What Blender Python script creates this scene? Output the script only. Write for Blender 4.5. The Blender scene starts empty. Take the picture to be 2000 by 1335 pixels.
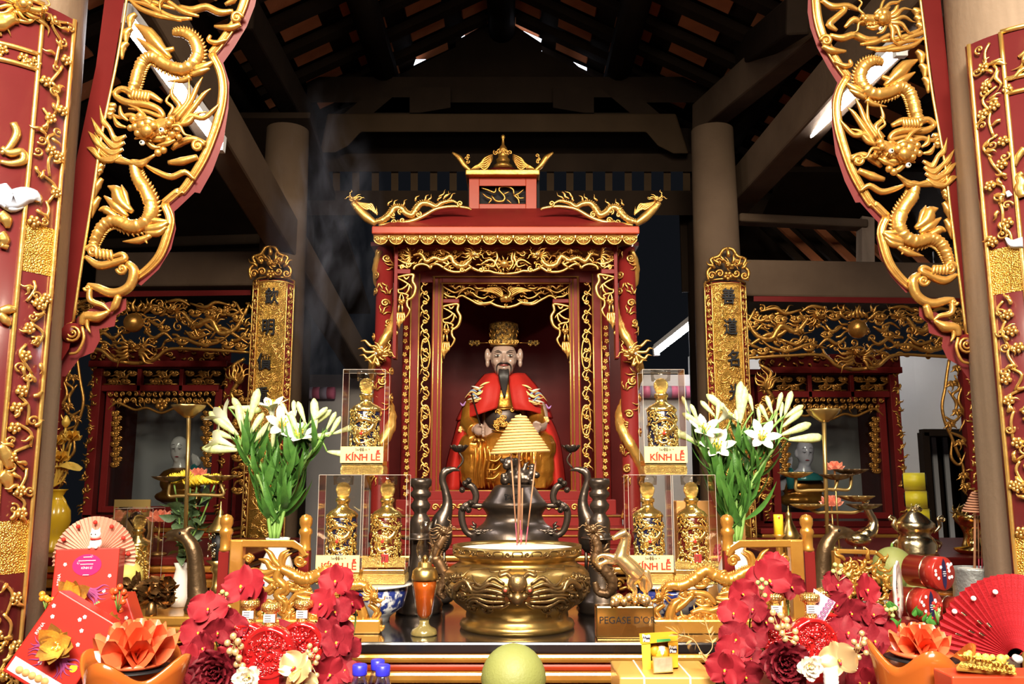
import bpy, math, random
import numpy as np
from mathutils import Vector, Matrix, Euler
R = random.Random(7)
SC = bpy.context.scene
COL = SC.collection
PI = math.pi
# ---------------- camera, world, lights, exposure ----------------
F, CH, TH = 1650.0, 1.45, math.radians(9.0)      # focal length in px (2000 wide), camera height, pitch up
cd = bpy.data.cameras.new('camera'); cam = bpy.data.objects.new('camera', cd); COL.objects.link(cam)
cd.sensor_width = 36; cd.lens = F/2000*36; cd.clip_start = .05
cam.location = (0, 0, CH); cam.rotation_euler = (PI/2+TH, 0, 0); SC.camera = cam
w = bpy.data.worlds.new('night'); SC.world = w; w.use_nodes = True
w.node_tree.nodes['Background'].inputs[0].default_value = (.55, .62, .8, 1)
w.node_tree.nodes['Background'].inputs[1].default_value = .006
def area(name, loc, aim, sx, sy, watts, color):
    l = bpy.data.lights.new(name, 'AREA'); l.shape = 'RECTANGLE'; l.size = sx; l.size_y = sy; l.energy = watts; l.color = color
    o = bpy.data.objects.new(name, l); COL.objects.link(o); o.location = loc
    o.rotation_euler = (Vector(aim)-Vector(loc)).to_track_quat('-Z', 'Y').to_euler(); return o
for sx in (-1, 1):
    l = area('front_hall_lamp_light', (sx*.75, .8, 3.35), (sx*.35, 3.0, 1.3), .3, .8, 17, (1, .86, .66)); l.data.spread = math.radians(120)
l = area('entrance_light', (0, -2.2, 4.3), (0, 2.8, .8), 2.6, .9, 108, (1, .88, .7)); l.data.spread = math.radians(72)
vs = SC.view_settings; vs.view_transform = 'Standard'; vs.look = 'None'; vs.gamma = 1; vs.use_curve_mapping = False; vs.exposure = .6
# ---------------- pixel helpers ----------------
cT, sT = math.cos(TH), math.sin(TH)
def ray(px, py):
    a, b = (px-1000)/F, (667.5-py)/F
    return Vector((a, cT-b*sT, sT+b*cT))
def P(px, py, Y):
    d = ray(px, py); return Vector((0, 0, CH)) + d*(Y/d.y)
def PZ(px, py, z):
    d = ray(px, py); return Vector((0, 0, CH)) + d*((z-CH)/d.z)
def mm(px, Y): return px*Y/F/.99
# ---------------- materials ----------------
def mat(name, col, metal=0, rough=.5, bump=None, var=None, coat=0, emit=None, spec=.5, trans=0, sheen=0, sub=0, wave=None):
    m = bpy.data.materials.new(name); m.use_nodes = True; nt = m.node_tree; b = nt.nodes['Principled BSDF']
    I = b.inputs
    I['Base Color'].default_value = (*col, 1); I['Metallic'].default_value = metal; I['Roughness'].default_value = rough
    I['Coat Weight'].default_value = coat; I['Coat Roughness'].default_value = .12; I['Specular IOR Level'].default_value = spec
    I['Transmission Weight'].default_value = trans; I['Sheen Weight'].default_value = sheen
    if sub: I['Subsurface Weight'].default_value = sub; I['Subsurface Radius'].default_value = (.02, .012, .008)
    if emit: I['Emission Color'].default_value = (*emit[0], 1); I['Emission Strength'].default_value = emit[1]
    tc = nt.nodes.new('ShaderNodeTexCoord')
    if var:   # (scale, other colour, contrast)
        n = nt.nodes.new('ShaderNodeTexNoise'); n.inputs['Scale'].default_value = var[0]; n.inputs['Detail'].default_value = 6
        nt.links.new(tc.outputs['Object'], n.inputs['Vector'])
        if wave:
            mp = nt.nodes.new('ShaderNodeMapping'); mp.inputs['Scale'].default_value = wave
            nt.links.new(tc.outputs['Object'], mp.inputs['Vector']); nt.links.new(mp.outputs[0], n.inputs['Vector'])
        r = nt.nodes.new('ShaderNodeValToRGB'); c = var[2] if len(var) > 2 else .2
        r.color_ramp.elements[0].position = .5-c; r.color_ramp.elements[1].position = .5+c
        r.color_ramp.elements[0].color = (*var[1], 1); r.color_ramp.elements[1].color = (*col, 1)
        nt.links.new(n.outputs['Fac'], r.inputs[0]); nt.links.new(r.outputs[0], I['Base Color'])
    if bump:  # (scale, strength, kind)
        kind = bump[2] if len(bump) > 2 else 'noise'
        if kind == 'voro': n = nt.nodes.new('ShaderNodeTexVoronoi'); o = n.outputs['Distance']
        else: n = nt.nodes.new('ShaderNodeTexNoise'); o = n.outputs['Fac']; n.inputs['Detail'].default_value = 5
        n.inputs['Scale'].default_value = bump[0]; nt.links.new(tc.outputs['Object'], n.inputs['Vector'])
        bp = nt.nodes.new('ShaderNodeBump'); bp.inputs['Strength'].default_value = bump[1]; bp.inputs['Distance'].default_value = .004
        nt.links.new(o, bp.inputs['Height']); nt.links.new(bp.outputs[0], I['Normal'])
    return m
def film(name, col, gloss=.1, tint=.95, k=.5):
    m = bpy.data.materials.new(name); m.use_nodes = True; nt = m.node_tree; nt.nodes.clear()
    o = nt.nodes.new('ShaderNodeOutputMaterial'); mx = nt.nodes.new('ShaderNodeMixShader'); t = nt.nodes.new('ShaderNodeBsdfTransparent'); g = nt.nodes.new('ShaderNodeBsdfGlossy')
    fr = nt.nodes.new('ShaderNodeLayerWeight'); fr.inputs[0].default_value = .3
    mt = nt.nodes.new('ShaderNodeMath'); mt.operation = 'MULTIPLY_ADD'; mt.inputs[1].default_value = k; mt.inputs[2].default_value = gloss; mt.use_clamp = True
    t.inputs[0].default_value = (col[0]*tint, col[1]*tint, col[2]*tint, 1); g.inputs['Roughness'].default_value = .06
    nt.links.new(fr.outputs['Fresnel'], mt.inputs[0]); nt.links.new(mt.outputs[0], mx.inputs[0])
    nt.links.new(t.outputs[0], mx.inputs[1]); nt.links.new(g.outputs[0], mx.inputs[2]); nt.links.new(mx.outputs[0], o.inputs[0]); return m
GOLD = mat('gilded_wood', (.74, .43, .12), .75, .32, (60, .35), (9, (.55, .28, .055), .25))
GOLDD = mat('old_gilding', (.6, .31, .065), .78, .35, (70, .35), (12, (.36, .16, .03), .25))
GOLDB = mat('bright_gilding', (.86, .58, .19), .8, .3, (50, .3), (14, (.72, .4, .09), .2))
GOLDW = mat('brown_gilding', (.62, .32, .06), .6, .28, (40, .2), (8, (.42, .18, .03), .25), coat=.4)
GOLDY = mat('yellow_foil', (1.0, .76, .28), .95, .2, (120, .25))
REL = mat('gilding_relief', (.82, .5, .11), .8, .28, (260, .9, 'voro'), (30, (.55, .3, .05)))
RED = mat('red_lacquer', (.17, .014, .013), 0, .42, (30, .06), (6, (.13, .01, .009), .25), coat=0, spec=.1)
REDD = mat('dark_red_lacquer', (.11, .011, .01), 0, .3, (30, .06), (6, (.08, .007, .007), .25), coat=0, spec=.1)
REDO = mat('orange_red_lacquer', (.34, .04, .014), 0, .3, (30, .06), (6, (.26, .03, .011), .25), coat=0, spec=.1)
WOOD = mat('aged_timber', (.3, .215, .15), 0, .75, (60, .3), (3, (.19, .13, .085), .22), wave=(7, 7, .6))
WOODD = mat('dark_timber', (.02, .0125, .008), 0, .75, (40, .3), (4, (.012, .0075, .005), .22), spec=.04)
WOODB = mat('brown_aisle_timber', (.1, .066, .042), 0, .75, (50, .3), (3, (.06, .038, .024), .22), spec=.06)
TILE = mat('clay_roof_tile', (.4, .13, .05), 0, .85, (60, .4), (5, (.26, .08, .03)), spec=.1)
WHITE = mat('whitewash', (.74, .72, .7), 0, .85, (25, .15), (2, (.62, .6, .58), .3))
GREYW = mat('grey_plaster', (.4, .38, .38), 0, .85, (25, .15), (2, (.3, .29, .29), .3))
BRZ = mat('dark_bronze', (.12, .092, .075), .85, .32, (40, .2), (7, (.07, .053, .043)))
BRASS = mat('aged_brass', (.55, .38, .13), .95, .3, (40, .15), (6, (.36, .22, .07)))
BROWNB = mat('brown_bronze', (.2, .12, .06), .75, .38, (60, .3), (10, (.11, .06, .03)))
BLACK = mat('black_lacquer', (.012, .01, .01), 0, .12, coat=1)
INK = mat('black_ink', (.01, .01, .012), 0, .5, spec=.2)
CHROME = mat('polished_gold', (1.0, .72, .34), .9, .22)
SILVER = mat('silver_gilt', (.78, .66, .42), 1, .22, (50, .3))
# ---------------- object helpers ----------------
WL = {}; KIDS = {}
def tag(o, label=None, cat=None, group=None, kind=None):
    for k, v in (('label', label), ('category', cat), ('group', group), ('kind', kind)):
        if v: o[k] = v
    return o
def link(o, parent, wl):
    COL.objects.link(o); WL[o.name] = wl
    if parent is not None:
        o.parent = parent; o.location = wl-WL[parent.name]; KIDS.setdefault(parent.name, []).append(o)
    else: o.location = wl
    return o
def thing(name, label, cat, loc=(0, 0, 0), group=None, kind=None):
    o = bpy.data.objects.new(name, None); o.empty_display_size = .05
    return tag(link(o, None, Vector(loc)), label, cat, group, kind)
def copytree(o, loc=None, rot=None, scale=None, label=None, parent=None):
    c = o.copy(); COL.objects.link(c); WL[c.name] = Vector(loc) if loc is not None else WL[o.name]
    if parent is not None: c.parent = parent; KIDS.setdefault(parent.name, []).append(c)
    if loc is not None: c.location = loc
    if rot is not None: c.rotation_euler = rot
    if scale is not None: c.scale = (scale,)*3 if not isinstance(scale, (tuple, list)) else scale
    if label: c['label'] = label
    for k in KIDS.get(o.name, []): copytree(k, parent=c)
    return c
def part_copy(o, parent, mtx):
    """copy of a mesh part (shared data) placed by a matrix in the parent's frame"""
    c = o.copy(); COL.objects.link(c); c.parent = parent; c.matrix_local = mtx
    KIDS.setdefault(parent.name, []).append(c); WL[c.name] = Vector((0, 0, 0)); return c
def drop(o):
    for k in KIDS.pop(o.name, []): drop(k)
    bpy.data.objects.remove(o)
def cr(pts, k=5):
    p = np.asarray([tuple(q) for q in pts], float)
    if len(p) < 3: t = np.linspace(0, 1, k+1)[:, None]; return p[0]*(1-t)+p[-1]*t
    e = np.vstack([2*p[0]-p[1], p, 2*p[-1]-p[-2]]); out = []
    t = np.linspace(0, 1, k, endpoint=False)[:, None]
    for i in range(1, len(e)-2):
        a, b, c, d = e[i-1:i+3]
        out.append(.5*((2*b)+(c-a)*t+(2*a-5*b+4*c-d)*t*t+(3*b-a-3*c+d)*t**3))
    return np.vstack(out+[p[-1:]])
def interp(w, n):
    if np.isscalar(w): return np.full(n, float(w))
    return np.interp(np.linspace(0, 1, n), np.linspace(0, 1, len(w)), w)
def touch(A, B, e):
    A = A[::max(1, len(A)//120)]; B = B[::max(1, len(B)//120)]
    d = ((A[:, None]-B[None])**2).sum(-1).min(); s = min(np.ptp(A, axis=0).max(), np.ptp(B, axis=0).max())
    return d < max(e*3, s*.16)**2
class M:
    def __init__(s): s.v = []; s.f = []; s.nv = 0; s.pc = []
    def add(s, v, f):
        v = np.asarray(v, float).reshape(-1, 3); s.v.append(v); n = s.nv; s.pc.append((n, len(v), len(s.f), len(f)))
        s.f += [tuple(i+n for i in q) for q in f]; s.nv += len(v); return s
    def join(s, o): 
        for v in o.v: s.v.append(v)
        s.pc += [(a+s.nv, b, c+len(s.f), d) for a, b, c, d in o.pc]
        s.f += [tuple(i+s.nv for i in q) for q in o.f]; s.nv += o.nv; return s
    def xf(s, m):
        a = np.array(m); s.v = [v@a[:3, :3].T+a[:3, 3] for v in s.v]; return s
    def box(s, c, d, rot=None):
        v = np.array([(x, y, z) for x in (-.5, .5) for y in (-.5, .5) for z in (-.5, .5)])*np.array(d)
        if rot is not None: v = v@np.array(rot.to_matrix() if isinstance(rot, Euler) else rot).T
        return s.add(v+np.array(c), [(0, 1, 3, 2), (4, 6, 7, 5), (0, 4, 5, 1), (2, 3, 7, 6), (0, 2, 6, 4), (1, 5, 7, 3)])
    def bar(s, a, b, wd, ht, up=(0, 0, 1)):
        a, b = Vector(a), Vector(b); d = (b-a); L = d.length; d.normalize(); x = d.cross(Vector(up)).normalized(); z = x.cross(d)
        return s.box((a+b)/2, (wd, L, ht), np.array([x, d, z]).T)
    def tube(s, path, rad, n=8, nrm=None, flat=1, cap=True, scl=0, fl=0):
        p = np.asarray([tuple(q) for q in path], float); m = len(p); r = interp(rad, m) if not (hasattr(rad, '__len__') and len(rad) == m) else np.asarray(rad, float)
        t = np.gradient(p, axis=0); t /= np.linalg.norm(t, axis=1)[:, None]+1e-12
        if nrm is not None:
            N = np.broadcast_to(np.asarray(nrm, float), (m, 3)); X = np.cross(t, N); X /= np.linalg.norm(X, axis=1)[:, None]+1e-12; Yv = np.cross(X, t)
        else:
            X = np.zeros((m, 3)); a = np.array([0, 0, 1.]) if abs(t[0][2]) < .9 else np.array([1., 0, 0])
            x = np.cross(t[0], a)
            for i in range(m):
                x = x-t[i]*np.dot(x, t[i]); x /= np.linalg.norm(x)+1e-12; X[i] = x
            Yv = np.cross(t, X)
        th = np.arange(n)*2*PI/n; rr = r[:, None]*np.ones(n)
        if fl: rr = rr*(1+fl*np.cos(4*th))[None]
        if scl:
            d = np.concatenate([[0], np.cumsum(np.linalg.norm(np.diff(p, axis=0), axis=1))]); q = d/(r.mean()*scl)
            rr = r[:, None]*(1+.28*(((q[:, None]+.5*(np.arange(n)//2 % 2)[None])) % 1)-.14)
        V = p[:, None]+rr[..., None]*(np.cos(th)[None, :, None]*X[:, None]+flat*np.sin(th)[None, :, None]*Yv[:, None])
        f = [(i*n+j, i*n+(j+1) % n, (i+1)*n+(j+1) % n, (i+1)*n+j) for i in range(m-1) for j in range(n)]
        if cap: f += [tuple(range(n-1, -1, -1)), tuple((m-1)*n+j for j in range(n))]
        return s.add(V, f)
    def lathe(s, prof, n=32, c=(0, 0, 0), mtx=None, k=0):
        pr = cr(prof, k) if k else np.asarray(prof, float); m = len(pr); th = np.arange(n)*2*PI/n
        V = np.stack([pr[:, :1]*np.cos(th), pr[:, :1]*np.sin(th), np.repeat(pr[:, 1:], n, 1)], -1).reshape(-1, 3)
        if mtx is not None: V = V@np.array(mtx.to_3x3()).T
        f = [(i*n+j, i*n+(j+1) % n, (i+1)*n+(j+1) % n, (i+1)*n+j) for i in range(m-1) for j in range(n)]
        if pr[0][0] > 1e-4: f.append(tuple(range(n-1, -1, -1)))
        if pr[-1][0] > 1e-4: f.append(tuple((m-1)*n+j for j in range(n)))
        return s.add(V+np.array(c), f)
    def ball(s, c, r, n=12, rot=None):
        r = np.array(r if hasattr(r, '__len__') else (r,)*3); k = max(4, n//2)
        a = np.linspace(0, PI, k+1); th = np.arange(n)*2*PI/n
        V = np.stack([np.sin(a)[:, None]*np.cos(th), np.sin(a)[:, None]*np.sin(th), np.cos(a)[:, None]*np.ones(n)], -1).reshape(-1, 3)*r
        if rot is not None: V = V@np.array(rot.to_matrix()).T
        return s.add(V+np.array(c), [(i*n+j, (i+1)*n+j, (i+1)*n+(j+1) % n, i*n+(j+1) % n) for i in range(k) for j in range(n)])
    def prism(s, poly, fn, d0, d1):
        """extrude a 2-D outline; fn(u,v,w)->xyz"""
        n = len(poly); V = [fn(u, v, d0) for u, v in poly]+[fn(u, v, d1) for u, v in poly]
        return s.add([tuple(q) for q in V], [tuple(range(n)), tuple(range(2*n-1, n-1, -1))]+[(i, i+n, (i+1) % n+n, (i+1) % n) for i in range(n)])
    def grid(s, fn, nu, nv, cu=False, cv=False):
        V = [tuple(fn(i/(nu if cu else nu-1), j/(nv if cv else nv-1))) for i in range(nu) for j in range(nv)]
        return s.add(V, [(i*nv+j, ((i+1) % nu)*nv+j, ((i+1) % nu)*nv+(j+1) % nv, i*nv+(j+1) % nv) for i in range(nu if cu else nu-1) for j in range(nv if cv else nv-1)])
    def obj(s, name, mt, parent=None, label=None, cat=None, group=None, kind=None, smooth=True, bevel=0, solid=0, remesh=0, sub=0, origin=None, split=None):
        if split is None: split = .0015 if isinstance(s, C) and parent is not None else 0
        V = np.vstack(s.v)
        if split and len(s.pc) > 1:      # pieces that do not touch become parts of their own
            bb = [(V[a:a+b].min(0)-split, V[a:a+b].max(0)+split) for a, b, _, _ in s.pc]; k = len(bb); g = list(range(k))
            def find(i):
                while g[i] != i: i = g[i]
                return i
            lo, hi = np.array([q[0] for q in bb]), np.array([q[1] for q in bb])
            for i in range(k):
                for j in np.nonzero(((lo[i] < hi[i+1:]) & (hi[i] > lo[i+1:])).all(1))[0]:
                    x, y = find(i), find(i+1+int(j))
                    if x != y and touch(V[s.pc[i][0]:s.pc[i][0]+s.pc[i][1]], V[s.pc[i+1+j][0]:s.pc[i+1+j][0]+s.pc[i+1+j][1]], split): g[y] = x
            roots = {}
            for i in range(k): roots.setdefault(find(i), []).append(i)
            if len(roots) > 1:
                out = []
                for ids in roots.values():
                    m = M()
                    for i in ids:
                        a, b, c, d = s.pc[i]; m.add(V[a:a+b], [tuple(x-a for x in q) for q in s.f[c:c+d]])
                    out.append(m.obj(name, mt, parent, label, cat, group, kind, smooth, bevel, solid, remesh, sub))
                return out[0]
        lo, hi = V.min(0), V.max(0); o0 = np.array([(lo[0]+hi[0])/2, (lo[1]+hi[1])/2, lo[2]]) if origin is None else np.array(origin)
        me = bpy.data.meshes.new(name); me.from_pydata((V-o0).tolist(), [], s.f)
        if smooth:
            me.polygons.foreach_set('use_smooth', [True]*len(me.polygons))
        me.materials.append(mt); o = bpy.data.objects.new(name, me); link(o, parent, Vector(o0))
        if remesh: q = o.modifiers.new('r', 'REMESH'); q.mode = 'VOXEL'; q.voxel_size = remesh; q.use_smooth_shade = True; q = o.modifiers.new('s', 'SMOOTH'); q.iterations = 4
        if solid: q = o.modifiers.new('t', 'SOLIDIFY'); q.thickness = solid; q.offset = 0
        if bevel: q = o.modifiers.new('b', 'BEVEL'); q.width = bevel; q.segments = 2; q.limit_method = 'ANGLE'
        if sub: q = o.modifiers.new('u', 'SUBSURF'); q.levels = q.render_levels = sub
        return tag(o, label, cat, group, kind)
def pixplane(Y): return lambda u, v, w=0: P(u, v, Y-w*Y/F)
def cropmap(x0, y0, s): return lambda pts: [(x0+p[0]/s, y0+p[1]/s)+tuple(p[2:]) for p in pts]
class C(M):
    """carver: strokes in (u, v) with v downwards, w = relief towards the viewer, all in the units of fn"""
    def __init__(s, fn, sc): M.__init__(s); s.fn = fn; s.sc = sc; s.squash = 1; s.flute = 0
    def W(s, u, v, w=0): return np.array(s.fn(u, v, w))
    def st(s, pts, w, flat=.75, k=4, n=6, off=0, scl=0):
        q = cr([(p[0], p[1], p[2] if len(p) > 2 else 0) for p in pts], k)
        path = [s.W(u, v, o+off) for u, v, o in q]; c = q[len(q)//2]
        nr = s.W(c[0], c[1], 1)-s.W(c[0], c[1], 0); nr = nr/np.linalg.norm(nr)
        if s.flute and not scl: n = 12
        return s.tube(path, interp(w, len(path))*s.sc/2, n, fl=0 if scl else s.flute, nrm=nr, flat=flat*s.squash, scl=scl)
    def bl(s, c, r, flat=.8, n=8, off=0):
        p = s.W(c[0], c[1], off); rr = r*s.sc; M.ball(s, p, (rr, rr*flat*s.squash, rr), n); return s
    def curl(s, c, r, w, turns=1.4, a0=0, cw=1, off=0, n=6):
        k = int(10*turns)+4; pts = []
        for i in range(k+1):
            t = i/k; a = a0+cw*t*turns*2*PI; rr = r*(1-.85*t); pts.append((c[0]+rr*math.cos(a), c[1]+rr*math.sin(a), off+w*.25*t))
        s.st(pts, [w, w*.9, w*.6], k=1, n=n); return s.bl(c, w*.5, off=off+w*.3)
    def flame(s, b, ang, L, w, wav=.18, ph=0, off=0, n=6):
        ca, sa = math.cos(ang), math.sin(ang); pts = []
        for i in range(7):
            t = i/6; y = math.sin(t*2.2*PI+ph)*wav*L*(.3+.7*t)*.6; pts.append((b[0]+ca*t*L-sa*y, b[1]+sa*t*L+ca*y, off+w*.3*math.sin(PI*t)))
        return s.st(pts, [w*.8, w, w*.75, w*.45, .08*w], k=2, n=n)
    def tuft(s, b, ang, L, nn, spread, w, wav=.18, off=0):
        for i in range(nn):
            t = (i/(nn-1)-.5) if nn > 1 else 0
            s.flame((b[0]-math.sin(ang)*t*w*nn*.5, b[1]+math.cos(ang)*t*w*nn*.5), ang+t*spread, L*(1-.35*abs(t)), w, wav, ph=i*.8, off=off+(i % 2)*w*.3)
        return s
    def flower(s, c, r, off=0, n=5):
        for i in range(n):
            a = i*2*PI/n+.3; s.bl((c[0]+.6*r*math.cos(a), c[1]+.6*r*math.sin(a)), r*.48, .5, 6, off)
        return s.bl(c, r*.3, 1, 6, off+r*.2)
    def cloud(s, c, r, w, f=1, off=0):
        s.curl((c[0]-f*r*.6, c[1]), r*.5, w, 1.3, PI if f > 0 else 0, f, off); s.curl((c[0]+f*r*.5, c[1]+r*.1), r*.4, w, 1.2, 0 if f > 0 else PI, -f, off)
        s.st([(c[0]-f*r*1.1, c[1]+r*.2), (c[0]-f*r*.3, c[1]+r*.55), (c[0]+f*r*.5, c[1]+r*.55), (c[0]+f*r*1.2, c[1]+r*.1)], [w*.4, w*1.3, w*1.2, w*.2], off=off)
        s.st([(c[0]-f*r*.7, c[1]-r*.45), (c[0]-f*r*.1, c[1]-r*.2), (c[0]+f*r*.5, c[1]-r*.35)], w, off=off); return s
    def head(s, c, z, f=1, ang=0, mane=6, off=0):
        """dragon head; z = size, f=+1 looks to +u, ang turns it; returns eye positions"""
        ca, sa = math.cos(ang), math.sin(ang)
        L = lambda a, b, o=0: (c[0]+f*z*(a*ca-b*sa), c[1]-z*(a*sa+b*ca), off+z*o)
        B = lambda a, b, r, o=.25, fl=.8: s.bl(L(a, b)[:2], r*z, fl, 10, off+o*z)
        S = lambda pts, w, **k: s.st([L(*p) for p in pts], [x*z for x in w], **k)
        B(0, .05, .42); B(.08, .22, .2, .45); B(-.12, .2, .2, .45); B(-.02, .0, .22, .5); B(.2, .1, .16, .5)
        S([(.1, -.05, .3), (.45, -.02, .3), (.72, .08, .35), (.85, .2, .3)], [.5, .42, .34, .2]); B(.8, .16, .13, .45); B(.7, .05, .12, .55)
        S([(.05, -.25, .2), (.4, -.36, .2), (.7, -.3, .2)], [.3, .24, .08]); S([(.2, -.2, .3), (.55, -.18, .3), (.75, -.12, .3)], [.12, .12, .05])
        for t in (.35, .5, .65): S([(t, -.12, .35), (t+.03, -.25, .35)], [.1, .02])
        S([(.3, .22, .5), (.1, .36, .55), (-.2, .36, .5), (-.4, .45, .4)], [.1, .16, .14, .04])
        S([(-.1, .35, .3), (-.4, .6, .3), (-.75, .62, .3), (-.95, .8, .3)], [.18, .15, .12, .03]); S([(.05, .35, .2), (-.1, .7, .2), (-.4, .95, .2)], [.14, .12, .03])
        S([(.75, .25, .4), (.95, .5, .4), (.8, .75, .4), (1.0, .95, .4)], [.1, .1, .08, .03]); S([(.7, -.05, .5), (1.0, -.1, .5), (1.1, -.4, .5), (1.3, -.5, .5)], [.1, .1, .08, .03])
        for i in range(mane):
            t = i/max(1, mane-1); a = PI*(.78+.62*t); b0 = L(-.22+.1*math.cos(a), -.05+.25*math.sin(a))
            d = (f*(math.cos(a)*ca-math.sin(a)*sa), -(math.cos(a)*sa+math.sin(a)*ca))
            s.flame(b0[:2], math.atan2(d[1], d[0]), z*(1.15-.25*abs(t-.5)), .22*z, .22, ph=i*.7, off=off+.1*z+(i % 2)*.08*z)
        S([(-.1, -.3, .2), (.05, -.55, .2), (.3, -.62, .2)], [.2, .16, .03])
        return [L(.22, .28, .62), L(-.05, .0, .72)]
    def dragon(s, pts, w, scl=.5, fin=True, fw=None):
        """scaled body along a path with a ridge of fins"""
        s.st(pts, w, flat=.85, k=10, n=14, scl=scl)
        if fin:
            q = cr([(p[0], p[1]) for p in pts], 5); W = interp(w, len(q))
            for i in range(1, len(q)-1):
                d = q[i+1]-q[i-1]; d /= np.linalg.norm(d)+1e-9; nx = np.array((d[1], -d[0]))*(fin if fin in (1, -1) else 1)
                a = q[i]+nx*W[i]*.42; b = q[i]+nx*W[i]*.72-d*W[i]*.2
                s.st([tuple(a), tuple(b)], [W[i]*.3, W[i]*.05], k=2, n=5, off=W[i]*.1)
        return s
def eyes(parent, carver, pts, r):
    for p in pts:
        q = carver.W(*p); M().ball(q, r*carver.sc, 10).obj('eye', EYEW, parent); M().ball(q-np.array((0, r*carver.sc*.7, 0)), r*carver.sc*.5, 8).obj('pupil', INK, parent)
EYEW = mat('eye_white', (.85, .83, .75), 0, .2, coat=1)
def text(body, mt, name, parent, loc, size, depth=.001, rot=(PI/2, 0, 0), align='CENTER', sx=1, label=None, weld=None):
    cu = bpy.data.curves.new(name, 'FONT'); cu.body = body; cu.size = size; cu.extrude = depth; cu.align_x = align; cu.align_y = 'CENTER'; cu.resolution_u = 3
    if weld: cu.offset = weld
    t = bpy.data.objects.new(name, cu); COL.objects.link(t); bpy.context.view_layer.update()
    me = bpy.data.meshes.new_from_object(t.evaluated_get(bpy.context.evaluated_depsgraph_get())); bpy.data.objects.remove(t)
    me.materials.clear(); me.materials.append(mt); o = bpy.data.objects.new(name, me)
    link(o, parent, Vector(loc)); o.rotation_euler = rot; o.scale = (sx, 1, 1)
    if label: o['label'] = label
    return o
# ---------------- the setting ----------------
WB = 6.3
fl = M(); fl.box((0, 2.2, -.05), (9, 9.6, .1)).obj('floor', mat('floor_tile', (.2, .1, .07), 0, .35, (20, .1), (2, (.14, .07, .05))), kind='structure', smooth=False)
M().box((-1.3, WB+.06, 1.1), (3.6, .12, 2.2)).obj('wall_back', GREYW, kind='structure', smooth=False)
M().box((.93, WB+.06, 1.1), (.84, .12, 2.2)).obj('wall_back', WHITE, kind='structure', smooth=False)
a = P(1795, 845, WB); b = P(1905, 1020, WB)
def wallbox(x0, x1, z0, z1, nm): M().box(((x0+x1)/2, WB+.06, (z0+z1)/2), (x1-x0, .12, z1-z0)).obj(nm, WHITE, kind='structure', smooth=False)
wallbox(1.35, a.x, 0, 2.35, 'wall_right'); wallbox(a.x, b.x, a.z, 2.35, 'wall_right'); wallbox(b.x, 4.4, 0, 2.35, 'wall_right')
dr = M(); dr.box((a.x+.01, WB+.02, a.z/2), (.05, .2, a.z)); dr.box((b.x, WB+.02, a.z/2), (.05, .2, a.z)); dr.box(((a.x+b.x)/2, WB+.02, a.z), (b.x-a.x, .2, .05))
dr = dr.obj('door_1', WOODD, kind='structure', smooth=False)
M().box(((a.x+b.x)/2, WB+.5, a.z/2), (b.x-a.x+.5, .02, a.z+.2)).obj('recess_panel', WOODD, dr, smooth=False)
for i in range(4): M().box((a.x+.12+i*.09, WB+.4, .9), (.035, .02, 1.7)).obj('window_bar', mat('grey_bar', (.5, .5, .52), 0, .5), dr, smooth=False)
M().box((-4.45, 2.2, 1.3), (.1, 9.6, 2.6)).obj('wall_left', GREYW, kind='structure', smooth=False)
M().box((4.45, 2.2, 1.3), (.1, 9.6, 2.6)).obj('wall_right', WHITE, kind='structure', smooth=False)
# roof: the ridge runs away from the camera, slopes fall to both sides
GY = 5.3; pk = P(980, 28, GY); RX, RZ, SL = pk.x, pk.z, .5
roof = thing('ceiling', None, None, (RX, 3, RZ), kind='structure')
def rz(x): return RZ-abs(x-RX)*SL
cA = math.atan(SL)
raft = None; tile = None
ys = [1.6+i*.3 for i in range(16)]
rm = M().box((0, 0, 0), (3.9, .075, .05)); tm = M().box((0, 0, 0), (.235, .19, .022))
for sd in (-1, 1):
    rot = Euler((0, sd*cA, 0))
    for i, y in enumerate(ys):
        cx = RX+sd*1.85; c = Vector((cx, y, rz(cx)-.03))
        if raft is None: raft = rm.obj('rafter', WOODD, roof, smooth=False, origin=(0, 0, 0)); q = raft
        else: q = raft.copy(); COL.objects.link(q); q.parent = roof
        q.location = c-WL[roof.name]; q.rotation_euler = rot
        if y > 5.2 or y < 2: continue
        for j in range(11):
            d = .15+j*.33; x = RX+sd*d; cc = Vector((x, y+.15, rz(x)+.012+(j % 2)*.008))
            if tile is None: tile = tm.obj('roof_tile', TILE, roof, smooth=False, origin=(0, 0, 0)); q = tile
            else: q = tile.copy(); COL.objects.link(q); q.parent = roof
            q.location = cc-WL[roof.name]; q.rotation_euler = rot
    M().box((0, 0, 0), (4.4, 6.2, .03)).xf(Matrix.Translation((RX+sd*1.9, 3.2, rz(RX+1.9)+.06))@rot.to_matrix().to_4x4()).obj('roof_underlay', WOODD, roof, smooth=False)
    for d in (.75, 1.5, 2.25, 3.0):
        x = RX+sd*d; M().tube([(x, .3, rz(x)-.14), (x, 6.2, rz(x)-.14)], .085, 14).obj('purlin', WOODD, roof)
M().tube([(RX, .3, RZ-.12), (RX, 6.2, RZ-.12)], .09, 14).obj('ridge_beam', WOODD, roof)
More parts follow.
